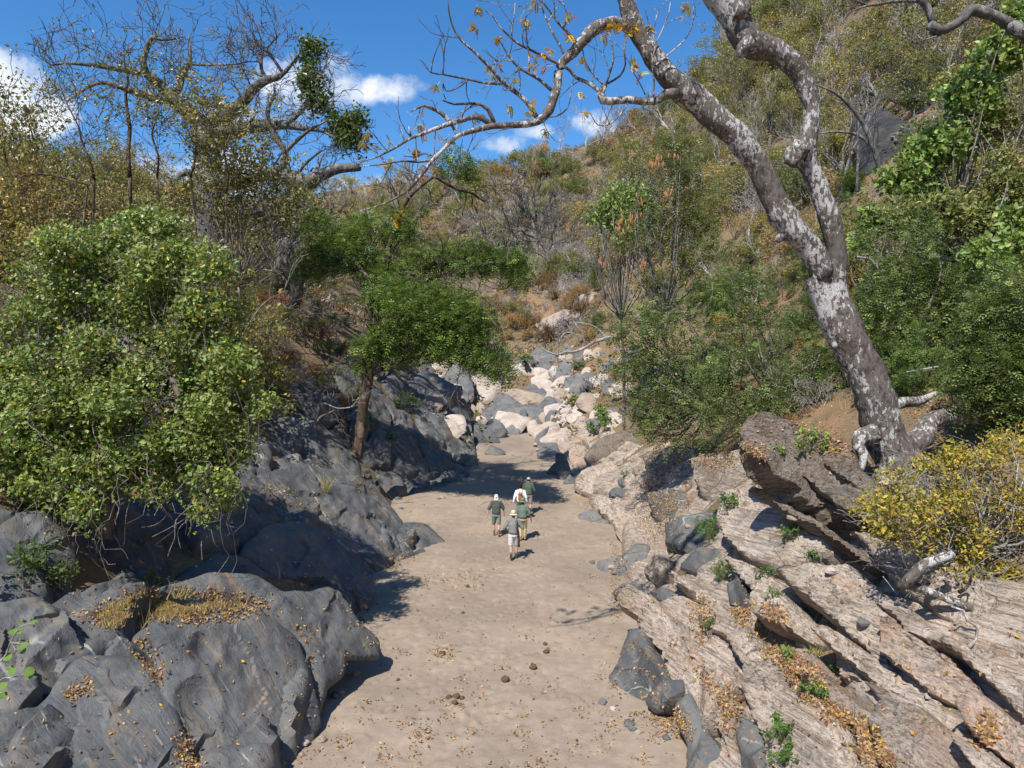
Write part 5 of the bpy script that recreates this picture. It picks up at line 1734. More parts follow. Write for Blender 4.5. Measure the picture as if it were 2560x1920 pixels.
BG = [(x * s, y * s, a * s, b * s, -2) for x, y, a, b in [(1850, 280, 60, 50), (1800, 350, 30, 30), (1850, 480, 80, 50), (1880, 580, 62, 52), (1930, 640, 40, 36), (2030, 730, 90, 60), (2060, 820, 90, 60), (2120, 700, 50, 40), (1860, 400, 20, 40), (1820, 640, 20, 20)]]
add_foliage('foliage', root, rng, BG, 46, 4200, 'leaf', 0.26, [(0.12, 0.17, 0.045), (0.16, 0.21, 0.06), (0.09, 0.13, 0.04)], b0, thr=-0.1, spr=0.25, k=5)

# --- the pair of grey trunks right of it
rng = np.random.default_rng(911)
b0 = at(745, 765, np.array(44.0))
root = thing('crooked_grey_tree', 'grey trunked crooked tree with a hooked limb below the huge leafless tree', 'tree', b0)
mb = MB()
for pts, w in [([(1745, 1810), (1765, 1740), (1740, 1650), (1695, 1560), (1690, 1430)], [60, 66, 80, 110, 100]), ([(1690, 1450), (1640, 1350), (1590, 1280), (1530, 1245), (1480, 1270)], [70, 60, 60, 50, 24]),
               ([(1690, 1430), (1750, 1400), (1800, 1340), (1880, 1310)], [50, 36, 26, 10]), ([(1740, 1410), (1790, 1425)], [30, 14]), ([(1760, 1390), (1870, 1290), (1800, 1200), (1730, 1130)], [30, 24, 18, 8])]:
    Pq, Rq = pxline(mb, k1(pts), [x * s for x in w], 43, 42, 9, 0.3, 0.16, 1.6, 0.2, rng)
    tw, tt = [], []
    twigs_on(rng, Pq, Rq, 9, 1.8, 3, tw, tt, 0.25, 0.9, 0.4)
    stems_to(mb, tw, 0.015)
mb.build('trunk', M['bark_grey'], root, origin=b0)

# --- creeper thicket on the left bank
rng = np.random.default_rng(920)
DT = 16.9
b0 = at(268, 1350, np.array(DT))
root = thing('creeper_thicket', 'tall tree smothered in bright green creeper hanging over the left rocks', 'tree', b0)
mb = MB()
P, R = pxline(mb, dsp([(228, 1165), (232, 1110), (230, 1040), (245, 950), (260, 850), (270, 700)]), [34, 33, 32, 26, 20, 10], DT - .4, DT + .4, 12, 0.2, .12)
BT = dsp([(250, 560, 150, 85, 1.2), (360, 640, 120, 110, .9), (150, 660, 130, 120, .9), (420, 760, 105, 130, .3), (270, 770, 140, 110, .3), (90, 820, 130, 120, .1), (210, 920, 150, 95, -.3),
          (420, 920, 95, 90, -.1), (60, 980, 110, 85, -.4), (330, 1010, 120, 70, -.6), (470, 1000, 60, 70, -.3), (150, 1060, 90, 70, -.7), (20, 1100, 70, 70, -.8), (520, 870, 50, 70, .3), (450, 1060, 60, 50, -.6),
          (-60, 900, 110, 160, .2), (30, 1180, 40, 40, -.9), (300, 500, 90, 50, 1.6)])
connect(mb, rng, P[-2], 0.12, BT, DT, 5, 0.2)
BT2 = []
for b in BT:
    BT2.append((b[0], b[1], b[2] * .72, b[3] * .72, b[4] + .4))
    for q in range(8):
        f = rng.uniform(.2, .48)
        a_ = rng.uniform(0, 6.28)
        rr_ = rng.uniform(.4, 1.12)
        BT2.append((b[0] + math.cos(a_) * b[2] * rr_, b[1] + math.sin(a_) * b[3] * rr_, b[2] * f, b[3] * f * .8, b[4] + rng.uniform(-.9, .5)))
mb.build('trunk', M['bark_brown'], root, origin=b0)
CR = [(0.24, 0.34, 0.06), (0.29, 0.38, 0.09), (0.17, 0.25, 0.045), (0.32, 0.36, 0.12), (0.21, 0.27, 0.075), (0.27, 0.33, 0.09), (0.24, 0.31, 0.07), (0.18, 0.26, 0.055), (0.30, 0.36, 0.11), (0.22, 0.30, 0.07), (0.26, 0.33, 0.08), (0.20, 0.26, 0.07), (0.29, 0.34, 0.10), (0.23, 0.30, 0.06), (0.31, 0.35, 0.13), (0.19, 0.27, 0.06), (0.50, 0.40, 0.05), (0.36, 0.34, 0.14)]
add_foliage('foliage', root, rng, BT2, DT, 98000, 'round', 0.105, CR, b0, thr=-0.03, spr=0.13, k=7, nf=1.5, shell=0.3)
vm = MB()
for _ in range(150):       # dry hanging vines
    b = BT[rng.integers(0, len(BT))]
    c = at(b[0] + rng.uniform(-1, 1) * b[2], b[1] + rng.uniform(-.5, 1.1) * b[3], np.array(DT + b[4] - 1.0))
    n_ = 6
    dr = np.cumsum(np.column_stack([rng.normal(0, .16, n_), rng.normal(0, .10, n_), -np.abs(rng.normal(.22, .12, n_))]), 0)
    Pv, Rv = catmull(c + dr, np.full(n_, rng.uniform(.004, .010)), .12)
    vm.add(*tube(Pv, Rv, 4, False))
vm.build('vines', M['bark_brown'], root, origin=b0)

# --- acacias and creepers of the right bank
def bushy(name, label, cat, base, blobs, d, n, kind, size, cols, bark, seed, r0=0.09, **kw):
    rng = np.random.default_rng(seed)
    bx = at(base[0], base[1], np.array(d))
    gz = float(ground(bx[0], bx[1]))
    bx[2] = min(bx[2], gz - 0.05) if bx[2] > gz else bx[2]
    blobs0 = blobs
    blobs = []
    for b in blobs0:
        e_ = b[4] if len(b) > 4 else 0
        for q in range(5):
            a_, f, rr_ = rng.uniform(0, 6.28), rng.uniform(.38, .66), rng.uniform(.25, .85)
            blobs.append((b[0] + math.cos(a_) * b[2] * rr_, b[1] + math.sin(a_) * b[3] * rr_, b[2] * f, b[3] * f, e_ + rng.uniform(-.5, .5)))
    root = thing(name, label, cat, bx)
    mb = MB()
    cx_ = np.mean([b[0] for b in blobs])
    cy_ = max(np.mean([b[1] for b in blobs]) + 20, 0)
    top = bx * 0.45 + at(cx_, cy_, np.array(d)) * 0.55
    P, R = catmull([bx - np.array([0, 0, .3]), (bx + top) / 2 + rng.normal(0, .12, 3), top], [r0 * 1.3, r0 * 1.1, r0], 0.25)
    mb.add(*tube(P, R, 9, True, .15))
    connect(mb, rng, top, r0 * .5, blobs, d, 1)
    mb.build('trunk', M[bark], root, origin=bx)
    add_foliage('foliage', root, rng, blobs, d, n, kind, size, cols, bx, **kw)
    return root


AC = [(0.135, 0.19, 0.05), (0.185, 0.24, 0.07), (0.085, 0.125, 0.035), (0.24, 0.28, 0.09), (0.10, 0.145, 0.04)]
BR = [(0.20, 0.30, 0.06), (0.26, 0.36, 0.08), (0.15, 0.225, 0.05), (0.33, 0.38, 0.11)]
OV = [(0.20, 0.22, 0.065), (0.26, 0.265, 0.08), (0.33, 0.30, 0.09), (0.15, 0.18, 0.05)]
bushy('acacia_tree', 'dark feathery acacia drooping over the pale rocks right of the boulder pile', 'tree', (1900, 960), dsp([(1500, 930, 60, 22, -.6), (1560, 915, 50, 24, -.4), (1430, 930, 36, 18, -.6), (1390, 715, 75, 34), (1365, 785, 62, 40), (1450, 800, 90, 40), (1400, 865, 62, 36, -.5), (1520, 745, 85, 32), (1340, 720, 28, 16), (1470, 885, 50, 26, -.6), (1430, 660, 55, 24, .5), (1330, 860, 22, 22, -.5), (1395, 920, 24, 20, -.8)]), 28, 4300, 'frond', 0.30, AC, 'bark_brown', 930, thr=.07, nf=1.5, spr=.26, k=5)
bushy('acacia_tree', 'feathery acacia left of the mottled trunk above the pale splintered rocks', 'tree', (1960, 1010), dsp([(1560, 820, 80, 44), (1640, 690, 80, 34, .4), (1560, 880, 70, 28, -.5), (1720, 830, 70, 44), (1760, 770, 60, 36), (1690, 880, 70, 26, -.5), (1620, 760, 60, 30), (1800, 850, 45, 26, .3), (1600, 620, 60, 30, 1)]), 24, 4000, 'frond', 0.28, AC, 'bark_brown', 931, thr=.07, nf=1.5, spr=.26, k=5)
bushy('acacia_tree', 'feathery acacia right behind the mottled trunk', 'tree', (2270, 930), dsp([(1950, 590, 75, 40), (2000, 680, 70, 40), (1890, 660, 45, 32), (2070, 600, 66, 46), (1940, 510, 80, 28, 1), (2090, 690, 50, 30), (1920, 740, 50, 30, -.5)]), 22, 4800, 'frond', 0.27, AC, 'bark_brown', 932, thr=.0, nf=1.4, spr=.28, k=5)
bushy('acacia_tree', 'large leaved feathery acacia at the right photo edge', 'tree', (2620, 1130), dsp([(2150, 760, 66, 80), (2200, 850, 60, 50), (2110, 820, 42, 50), (2180, 640, 62, 60), (2230, 740, 60, 110), (2130, 690, 40, 40), (2140, 880, 40, 22)]), 15.5, 7500, 'frond', 0.22, AC + [(0.12, .18, .04)], 'bark_brown', 933, thr=-.06, nf=1.6, spr=.2, k=5)
bushy('creeper_bush', 'bright green creeper cascading down the right slope', 'shrub', (2420, 800), dsp([(2050, 290, 66, 50), (1970, 390, 66, 40), (1905, 480, 46, 24), (2110, 220, 52, 56), (2150, 130, 46, 50), (2000, 330, 50, 40), (1860, 520, 24, 14), (2190, 60, 40, 40)]), 29, 9500, 'broad', 0.21, BR, 'bark_brown', 934, thr=-.05, spr=.2, k=6)
bushy('creeper_bush', 'bright green creeper at the right edge below the acacia', 'shrub', (2600, 900), dsp([(2170, 560, 60, 36), (2200, 500, 40, 40), (2130, 590, 40, 22)]), 19, 2600, 'broad', 0.15, BR, 'bark_brown', 935, thr=-.05, spr=.15, k=6)
bushy('olive_bush', 'dense olive green bush filling the right slope below the bright creeper', 'shrub', (2400, 830), dsp([(2110, 420, 90, 66), (2030, 480, 70, 46), (2180, 380, 60, 80), (2150, 270, 60, 60, 2), (1960, 460, 46, 26), (2210, 470, 50, 60)]), 27, 9000, 'leaf', 0.19, OV, 'bark_brown', 936, thr=-.15, spr=.25, k=6)
bushy('acacia_tree', 'olive acacia with orange seed pods in the middle of the right slope', 'tree', (1660, 800), dsp([(1440, 440, 75, 60), (1420, 350, 66, 46), (1480, 540, 60, 46), (1500, 420, 50, 60), (1380, 510, 40, 36), (1400, 590, 36, 26), (1460, 300, 40, 26)]), 42, 3300, 'frond', 0.42, [(0.18, .20, .06), (.22, .22, .07), (.15, .17, .05)], 'bark_grey', 937, thr=-.02, spr=.35, k=5)
bushy('creeper_bush', 'fresh green creeper hanging left of the podded acacia', 'shrub', (1560, 760), dsp([(1340, 425, 46, 24), (1320, 470, 32, 24), (1300, 455, 22, 10), (1390, 460, 22, 50), (1350, 500, 16, 40)]), 46, 2400, 'leaf', 0.28, BR, 'bark_grey', 938, thr=-.05, spr=.3, k=6)
bushy('yellow_leaved_tree', 'airy yellow leaved tree hiding the trunk of the huge leafless tree', 'tree', (600, 800), dsp([(500, 340, 55, 40), (545, 400, 70, 50), (470, 410, 60, 46), (600, 370, 46, 40), (430, 340, 36, 26), (640, 430, 50, 36), (400, 420, 50, 40), (520, 470, 80, 40), (350, 470, 60, 36), (600, 490, 60, 36), (560, 330, 30, 26)]), 33, 5200, 'leaf', 0.19, YELLOW + OLIVE, 'bark_brown', 942, .06, thr=.0, spr=.35, k=5, nf=1.0, shell=.2)
yb = bushy('yellow_bush', 'low twiggy bush with yellow leaves on the brown ledge by the mottled tree', 'shrub', (2430, 1440), dsp([(1990, 1080, 105, 64), (2110, 980, 60, 40), (2090, 1040, 90, 60), (2150, 1140, 90, 80), (1950, 1140, 80, 44), (2060, 1180, 100, 44), (2190, 980, 60, 50), (2120, 1240, 80, 26), (1890, 1110, 34, 26), (2010, 1010, 50, 26), (2220, 1080, 60, 120), (2190, 1230, 50, 30)]), 12.0, 14000, 'leaf', 0.07,
      [(0.50, 0.38, 0.06), (0.44, 0.36, 0.07), (0.36, 0.33, 0.07), (0.52, 0.34, 0.06), (0.30, 0.29, 0.07)], 'bark_twig', 939, 0.05, thr=-.10, spr=.09, k=5, shell=0.25)
rng = np.random.default_rng(940)
tw_mb = MB()
for _ in range(190):
    u, v = rng.uniform(1900, 2230) * DSP, rng.uniform(1000, 1260) * DSP
    o_, t_ = [], []
    grow(rng, at(u, v, np.array(rng.uniform(11.4, 12.6))), unit(rng.normal(size=3) + np.array([-.4, 0, .3])), .5, .007, 1, o_, t_, (2, 3), .7, .2, .0)
    stems_to(tw_mb, o_, 0.0035)
tw_mb.build('twigs', M['bark_twig'], yb, origin=np.array(yb.location))
# orange seed pods of the podded acacia
rng = np.random.default_rng(941)
for (u, v) in dsp([(1408, 355), (1418, 350), (1335, 480), (1345, 470), (1360, 475), (1370, 465), (1382, 425), (1440, 415), (1450, 410), (1425, 340), (1460, 330), (1340, 490), (1300, 560), (1390, 560)]):
    m_ = MB()
    for q in range(5):
        c = at(u, v, np.array(40.0)) + rng.normal(0, .14, 3)
        Pp, Rp = catmull([c, c + np.array([rng.normal(0, .03), 0, -.16]), c + np.array([rng.normal(0, .06), 0, -.34])], [.012, .035, .01], .08)
        m_.add(*tube(Pp, Rp, 5))
    pod_root = [o for o in C.objects if o.get('label', '').startswith('olive acacia with orange')][0]
    if 'pod' not in M:
        M['pod'] = mat_plain('seed_pod', (0.48, 0.20, 0.09), 0.7)
    m_.build('seed_pods', M['pod'], pod_root, origin=np.array(pod_root.location))

# ------------------------------------------------------------------ the mottled tree on the right ledge
rng = np.random.default_rng(950)
c2 = crop(900, 0, 850 / 2014)
c3 = crop(1700, 0, 860 / 2038)
c6 = cRT
S2 = 850 / 2014
DH = 15.2
b0 = at(2250, 1180, np.array(DH))
hero = thing('mottled_tree', 'tall double stemmed tree with white mottled bark leaning over the riverbed from the right ledge', 'tree', b0)
mb = MB()
main = c6([(1400, 1400), (1340, 1290), (1270, 1150), (1205, 1000), (1160, 850), (1110, 700), (1040, 550), (975, 400), (940, 250), (925, 120), (930, 20)])
main += c3([(930, 1500), (900, 1350), (850, 1200), (795, 1050), (745, 930), (765, 800), (780, 650), (750, 520), (690, 405), (560, 300), (410, 255), (335, 130), (240, 0), (190, -90)])
wm = [x * .93 for x in [160, 140, 116, 100, 97, 95, 94, 92, 64, 54, 52, 52, 52, 52, 50, 58, 48, 42, 48, 56, 60, 78, 70, 76, 70]]
pxline(mb, main, wm, DH, 14.2, 20, 0.10, 0.30, 2.6)
left = c6([(1010, 560), (920, 400), (855, 250), (805, 80)]) + c3([(850, 1640), (810, 1545), (735, 1430), (640, 1330), (560, 1180), (490, 1030), (420, 915), (340, 810), (200, 690), (60, 560)]) + \
    c2([(1950, 575), (1850, 475), (1740, 340), (1650, 200), (1600, 80), (1560, -60)])
wl_ = [70, 58, 56, 56, 58, 60, 62, 68, 60, 56, 58, 64, 62, 64, 62, 56, 50, 42, 44, 40]
pxline(mb, left, wl_, DH - .15, 13.8, 18, 0.10, 0.30, 2.8)
for q, w_, d_ in [(c3([(640, 1340), (600, 1400), (575, 1430)]), [40, 26, 14], 14.6), (c3([(745, 900), (690, 880), (672, 950), (690, 985)]), [44, 46, 44, 20], 14.3),
                  (c3([(420, 260), (375, 290), (350, 330)]), [50, 40, 18], 14.1), (c3([(330, 60), (385, 70), (400, 20), (402, -40)]), [46, 32, 14, 6], 14),
                  (c6([(960, 500), (915, 500), (905, 515)]), [36, 24, 12], 14.9)]:
    pxline(mb, q, w_, d_, d_, 12, 0.08, 0.3, 4)
for q, w_, da, db in [(c6([(1250, 1080), (1330, 1100), (1440, 1050), (1480, 960), (1600, 925), (1780, 935), (1900, 960)]), [70, 60, 52, 44, 40, 36, 20], 15.2, 15.9),
                      (c6([(1150, 1030), (1070, 1050), (1060, 1110), (1090, 1150), (1075, 1240)]), [50, 40, 28, 22, 14], 14.8, 14.4),
                      (c6([(1300, 1180), (1420, 1190), (1520, 1250), (1600, 1330)]), [70, 40, 26, 14], 14.9, 14.4),
                      (c6([(1220, 900), (1300, 850), (1420, 835), (1520, 790)]), [40, 30, 22, 12], 15.6, 16.6),
                      (c6([(1280, 1180), (1260, 1300), (1180, 1330)]), [46, 24, 12], 14.8, 14.5)]:
    pxline(mb, q, w_, da, db, 12, 0.08, 0.3, 3.5)
mb.build('trunk', M['bark_pale'], hero, origin=b0)

mb, twm = MB(), MB()
BR_ = [
    ([(1610, 190), (1575, 155), (1500, 133), (1430, 150), (1380, 180), (1330, 230), (1260, 310), (1200, 370), (1175, 430), (1170, 500), (1150, 580), (1120, 650), (1080, 700), (1010, 732), (900, 742), (780, 748), (680, 772), (570, 812), (500, 880), (430, 950), (360, 1040), (280, 1130), (180, 1190), (100, 1222), (0, 1252)],
     [66, 62, 66, 72, 82, 70, 58, 54, 50, 45, 50, 58, 48, 42, 38, 34, 30, 27, 24, 22, 20, 17, 13, 10, 6], 13.9, 12.9, 3),
    ([(790, 745), (700, 692), (620, 708), (530, 735), (450, 762), (380, 790), (300, 820), (200, 880), (100, 930), (0, 962)], [34, 32, 30, 28, 24, 22, 18, 14, 10, 6], 13.3, 12.7, 4),
    ([(545, 735), (480, 670), (420, 640), (380, 625), (300, 662)], [26, 24, 22, 16, 6], 13.1, 12.8, 3),
    ([(575, 800), (545, 745)], [18, 16], 13.1, 13.1, 0),
    ([(300, 810), (290, 750)], [16, 8], 12.9, 12.9, 1),
    ([(795, 730), (760, 650), (720, 620), (640, 612), (560, 618), (490, 595)], [26, 24, 20, 16, 12, 8], 13.4, 13.1, 3),
    ([(1050, 700), (1000, 620), (940, 560), (870, 510), (830, 470), (780, 410), (720, 350), (660, 290), (610, 250), (560, 180), (530, 90), (520, 0)], [30, 28, 26, 24, 22, 20, 18, 16, 14, 12, 9, 6], 13.5, 12.6, 5),
    ([(840, 500), (730, 490), (640, 470), (560, 455), (490, 440), (420, 430), (375, 370), (350, 350)], [14, 13, 12, 11, 10, 8, 7, 4], 13.2, 12.7, 2),
    ([(490, 440), (497, 350), (490, 290), (465, 220)], [10, 9, 8, 5], 12.9, 12.8, 1),
    ([(640, 475), (580, 520), (510, 540), (492, 480)], [9, 8, 7, 5], 13, 13, 0),
    ([(492, 480), (495, 560), (510, 590)], [8, 7, 5], 13, 13, 0),
    ([(1200, 385), (1120, 350), (1040, 310), (940, 260), (890, 220), (830, 160), (790, 100), (740, 60)], [20, 18, 16, 14, 12, 10, 8, 5], 13.7, 13.2, 3),
    ([(895, 230), (905, 150), (915, 80), (920, 10)], [9, 8, 6, 4], 13.4, 13.3, 1),
    ([(1215, 350), (1190, 280), (1150, 210), (1110, 130), (1080, 50), (1060, -20)], [14, 13, 12, 10, 8, 6], 13.7, 13.5, 2),
    ([(1135, 535), (1060, 470), (990, 430), (930, 390), (880, 330), (840, 260), (820, 230)], [22, 18, 16, 14, 12, 9, 5], 13.6, 13.2, 3),
    ([(935, 395), (948, 470), (945, 530), (930, 550)], [12, 10, 8, 4], 13.3, 13.3, 0),
    ([(1000, 430), (1002, 350), (990, 250), (980, 150)], [10, 9, 8, 4], 13.4, 13.4, 1),
    ([(1880, 555), (1810, 560), (1770, 592), (1690, 602), (1580, 590), (1480, 602), (1440, 595), (1425, 560), (1450, 500)], [66, 56, 48, 44, 40, 42, 52, 46, 32], 13.9, 13.8, 1),
    ([(1430, 550), (1350, 490), (1280, 460), (1240, 412), (1195, 390)], [24, 22, 20, 18, 14], 13.8, 13.7, 2),
    ([(1455, 505), (1480, 430), (1502, 350), (1490, 250)], [14, 12, 10, 6], 13.8, 13.7, 1),
    ([(1465, 495), (1540, 450), (1572, 380), (1565, 300), (1580, 230)], [14, 12, 10, 8, 5], 13.8, 13.6, 1),
    ([(1440, 500), (1380, 440), (1332, 360), (1320, 300), (1290, 240)], [10, 9, 8, 7, 5], 13.8, 13.6, 0),
    ([(1275, 245), (1220, 180), (1170, 130), (1130, 70), (1080, 10), (1060, -30)], [22, 18, 16, 14, 10, 8], 13.8, 13.4, 2),
    ([(1205, 180), (1225, 90), (1195, 0)], [9, 8, 6], 13.7, 13.6, 1),
    ([(1738, 575), (1742, 480), (1730, 395), (1745, 250), (1700, 100), (1690, 60)], [11, 10, 9, 8, 6, 4], 13.8, 13.5, 1),
    ([(1735, 400), (1830, 320), (1920, 240), (1968, 150), (1975, 40)], [9, 9, 9, 7, 4], 13.7, 13.5, 1),
    ([(1755, 250), (1790, 180), (1830, 70), (1840, 10)], [8, 7, 6, 4], 13.6, 13.5, 1),
    ([(1590, 610), (1540, 680), (1480, 735), (1410, 740), (1360, 665)], [10, 9, 8, 7, 4], 13.8, 13.7, 1),
    ([(1690, 560), (1650, 480), (1600, 400)], [7, 6, 4], 13.8, 13.7, 1),
    ([(430, 950), (340, 960), (250, 955), (120, 975), (0, 985)], [16, 13, 11, 9, 5], 13, 12.7, 2),
    ([(430, 920), (380, 910), (330, 930), (260, 925)], [11, 9, 8, 4], 13, 12.8, 1),
    ([(1080, 690), (1160, 690), (1230, 640), (1250, 540), (1265, 470)], [9, 8, 8, 7, 4], 13.6, 13.6, 0),
    ([(630, 460), (632, 560), (650, 610)], [7, 6, 4], 13.1, 13.2, 0),
]
for pts, w_, da, db, nt in BR_:
    w_ = [x * S2 for x in w_]
    Pq, Rq = pxline(mb, c2(pts), w_, da, db, 12 if w_[0] > 20 else 7, 0.09, 0.28 if w_[0] > 14 else 0.1, 4.0, 0.05, rng)
    tw, tt = [], []
    twigs_on(rng, Pq, Rq, nt, 0.55, 1, tw, tt, 0.12, 0.9, 0.3, 0.16)
    for Pt, Rt, lv in tw:
        Pt, Rt = catmull(Pt, np.clip(Rt, .005, .014), 0.08)
        mb.add(*tube(Pt, Rt, 4, False))
mb.build('branches', M['bark_pale'], hero, origin=b0)
LCOL = [(0.55, 0.33, 0.03), (0.60, 0.40, 0.04), (0.50, 0.22, 0.04), (0.42, 0.36, 0.05)]
LC = [(1500, 150), (1470, 165), (1540, 150), (1610, 155), (1600, 190), (1635, 160), (1450, 205), (1715, 165), (1230, 95), (985, 110), (690, 165), (700, 40), (1085, 320), (1040, 345), (1130, 295), (1030, 400), (1100, 390), (790, 455),
      (765, 385), (815, 395), (905, 495), (1020, 625), (885, 630), (1320, 375), (985, 690), (700, 695), (350, 740), (1095, 765), (1615, 390), (1650, 430), (1930, 70), (1945, 45), (540, 830), (45, 800), (20, 850), (180, 850), (80, 880),
      (1330, 660), (1250, 215), (830, 220), (1040, 10), (1290, 550), (450, 500), (330, 885), (380, 790), (210, 1290), (255, 1255), (175, 975)]
for u, v in c2(LC):
    c = at(u, v, np.array(13.3))
    n_ = 7
    D_ = unit(rng.normal(size=(n_, 3)) + np.array([0, 0, -.5]))
    m_ = MB()
    V, F, c_ = frond_geo(rng, np.repeat(c[None], n_, 0) + rng.normal(0, .02, (n_, 3)), D_, 0.125, pal(rng, n_, LCOL, .15), 4, 0.42)
    m_.add(V, [F], c_)
    m_.build('leaf_cluster', M['leaf'], hero, origin=b0, smooth=False)

# ------------------------------------------------------------------ other traced trees and branches
def traced(name, label, cat, base, d, limbs, bark, seed, tr, sc, nt=5, tl=0.8, lev=2, k=8, minr=.006):
    rng = np.random.default_rng(seed)
    bx = at(base[0], base[1], np.array(d))
    mb = MB()
    for pts, w in limbs:
        Pq, Rq = pxline(mb, tr(pts), [x * sc for x in w], d, d - .4, k, None, 0.2, 3, 0.06, rng)
        tw, tt = [], []
        twigs_on(rng, Pq, Rq, nt, tl, lev, tw, tt, 0.15, 0.9, 0.3)
        stems_to(mb, tw, minr)
    root = thing(name, label, cat, bx)
    mb.build('branches' if 'branch' in name else 'trunk', M[bark], root, origin=bx)
    return root


s3 = 860 / 2038
traced('pale_barked_tree', 'smooth pale branched tree reaching in at the top right corner', 'tree', (2660, 700), 27,
       [([(2280, 1660), (2250, 900), (2150, 420), (2060, 200), (1960, 150)], [120, 110, 95, 80, 66]), ([(1960, 150), (1850, 90), (1720, 60), (1680, 110), (1600, 160), (1540, 180), (1480, 150)], [66, 60, 66, 54, 52, 50, 60]),
        ([(1500, 150), (1490, 110), (1460, 40), (1430, 0), (1415, -60)], [46, 42, 40, 38, 30]), ([(1430, 5), (1300, 5), (1200, 20), (1090, 40), (985, 82)], [24, 20, 17, 13, 6]), ([(1090, 25), (1050, 8), (990, -5)], [14, 10, 6]),
        ([(1480, 190), (1540, 215), (1500, 300)], [30, 20, 10]), ([(1410, 210), (1440, 235), (1520, 215)], [6, 9, 10])], 'bark_grey', 960, c3, s3, 2, 0.7)
traced('bare_tree', 'slender leafless tree standing before the dark cracked outcrop', 'tree', (2215, 440), 40,
       [([(1210, 1100), (1190, 1020), (1150, 880), (1080, 720), (1000, 620), (960, 580), (900, 540), (800, 500)], [34, 34, 32, 28, 24, 20, 15, 8]), ([(1150, 880), (1165, 780), (1150, 700), (1170, 560)], [24, 20, 16, 8]),
        ([(1140, 870), (1050, 800), (930, 780), (830, 790)], [20, 18, 14, 7]), ([(960, 580), (1010, 490), (1015, 400), (990, 330)], [18, 15, 11, 6]), ([(1165, 630), (1200, 540), (1240, 480)], [14, 10, 6]), ([(1080, 720), (1110, 650)], [14, 8]),
        ([(1050, 1140), (1055, 900), (1050, 780)], [20, 16, 8])], 'bark_grey', 961, c3, s3, 4, 1.2)
k5 = crop(850, 300, 700 / 2111)
s5 = 700 / 2111
traced('bare_tree', 'pale leafless many branched tree in the middle of the far valley', 'tree', (1372, 660), 88,
       [([(1580, 1080), (1560, 1000), (1510, 910), (1490, 830), (1460, 740), (1400, 690), (1340, 640), (1300, 580)], [34, 32, 30, 28, 24, 18, 12, 6]), ([(1490, 830), (1470, 760), (1480, 680), (1450, 600), (1470, 540)], [20, 17, 13, 9, 5]),
        ([(1510, 900), (1420, 870), (1350, 830), (1280, 830), (1180, 770)], [18, 15, 11, 8, 5]), ([(1500, 870), (1540, 790), (1530, 700), (1560, 640)], [16, 13, 9, 5]), ([(1460, 750), (1400, 740), (1340, 730)], [12, 9, 5]),
        ([(1570, 1050), (1480, 1000), (1380, 960), (1290, 930)], [16, 13, 9, 5]), ([(1560, 1000), (1600, 930), (1590, 850)], [14, 10, 5])], 'bark_grey', 962, k5, s5, 8, 2.6, 3, 7, 0.035)
k5a = crop(850, 650, 900 / 2133)
s5a = 900 / 2133
traced('dry_branch', 'white dry branch hanging over the large grey block of the boulder pile', 'branch', (1516, 850), 64,
       [([(1620, 450), (1580, 462), (1500, 490), (1440, 525), (1380, 545), (1340, 545), (1290, 560), (1220, 540), (1170, 505)], [24, 22, 20, 18, 17, 15, 12, 9, 5]), ([(1580, 465), (1530, 410), (1470, 380), (1400, 370)], [12, 10, 8, 4]),
        ([(1450, 510), (1440, 450), (1390, 370), (1350, 300)], [10, 9, 8, 4]), ([(1290, 560), (1300, 480), (1340, 430), (1400, 440)], [8, 7, 6, 3]), ([(1280, 560), (1290, 620), (1310, 650)], [8, 6, 4])], 'bark_twig', 963, k5a, s5a, 4, 1.3, 2, 7, .02)
traced('dead_branch', 'thick mottled dead branch lying across the lower edge of the yellow bush', 'branch', (2260, 1460), 11.6,
       [([(1585, 495), (1630, 470), (1690, 400), (1760, 360), (1860, 330)], [44, 60, 56, 50, 40]), ([(1640, 480), (1720, 510), (1850, 560), (1960, 605), (2080, 680), (2150, 760), (2240, 830)], [48, 46, 40, 38, 36, 32, 28]),
        ([(1970, 600), (2020, 690), (2050, 790), (2060, 880), (2055, 965)], [34, 30, 26, 20, 8]), ([(1890, 520), (1940, 480), (1950, 420)], [20, 16, 10])], 'bark_pale', 964, cRB, 1110 / 2212, 2, 0.4, 1, 10, .004)
traced('white_root', 'thin bleached hanging root below the dead branch', 'root', (2440, 1620), 11.0,
       [([(1850, 590), (1910, 610), (1930, 660), (1980, 690), (1975, 760), (1940, 790), (1945, 810)], [10, 12, 14, 18, 16, 18, 8]), ([(1978, 740), (1975, 830)], [12, 10])], 'bark_twig', 965, cRB, 1110 / 2212, 0, .2, 1, 7)
traced('fallen_branch', 'pale fallen stick on the orange leaf litter right of the mottled trunk', 'branch', (2300, 925), 20,
       [([(1300, 675), (1400, 655), (1530, 632)], [16, 15, 12])], 'bark_twig', 966, c6, s3, 0, .2, 1, 7)
traced('fallen_branch', 'forked white branch leaning in the acacia right of the mottled trunk', 'branch', (2250, 760), 23,
       [([(1290, 225), (1240, 150), (1180, 70), (1130, 0), (1050, -20)], [30, 26, 24, 18, 8]), ([(1290, 225), (1360, 200), (1480, 130), (1620, 50)], [20, 16, 12, 6]), ([(1290, 230), (1200, 320), (1090, 375)], [20, 18, 12]), ([(1240, 160), (1190, 130)], [12, 6])], 'bark_twig', 967, c6, s3, 3, .6, 1, 7)
traced('fallen_branch', 'curved white stick caught beside the leaning brown trunk', 'branch', (870, 1020), 33,
       [([(590, 580), (640, 600), (720, 630), (830, 620), (870, 590), (910, 530)], [8, 10, 13, 14, 12, 10]), ([(860, 590), (850, 560), (880, 550)], [8, 7, 4])], 'bark_twig', 968, cLM, 600 / 2212, 2, .5, 1, 6, .008)
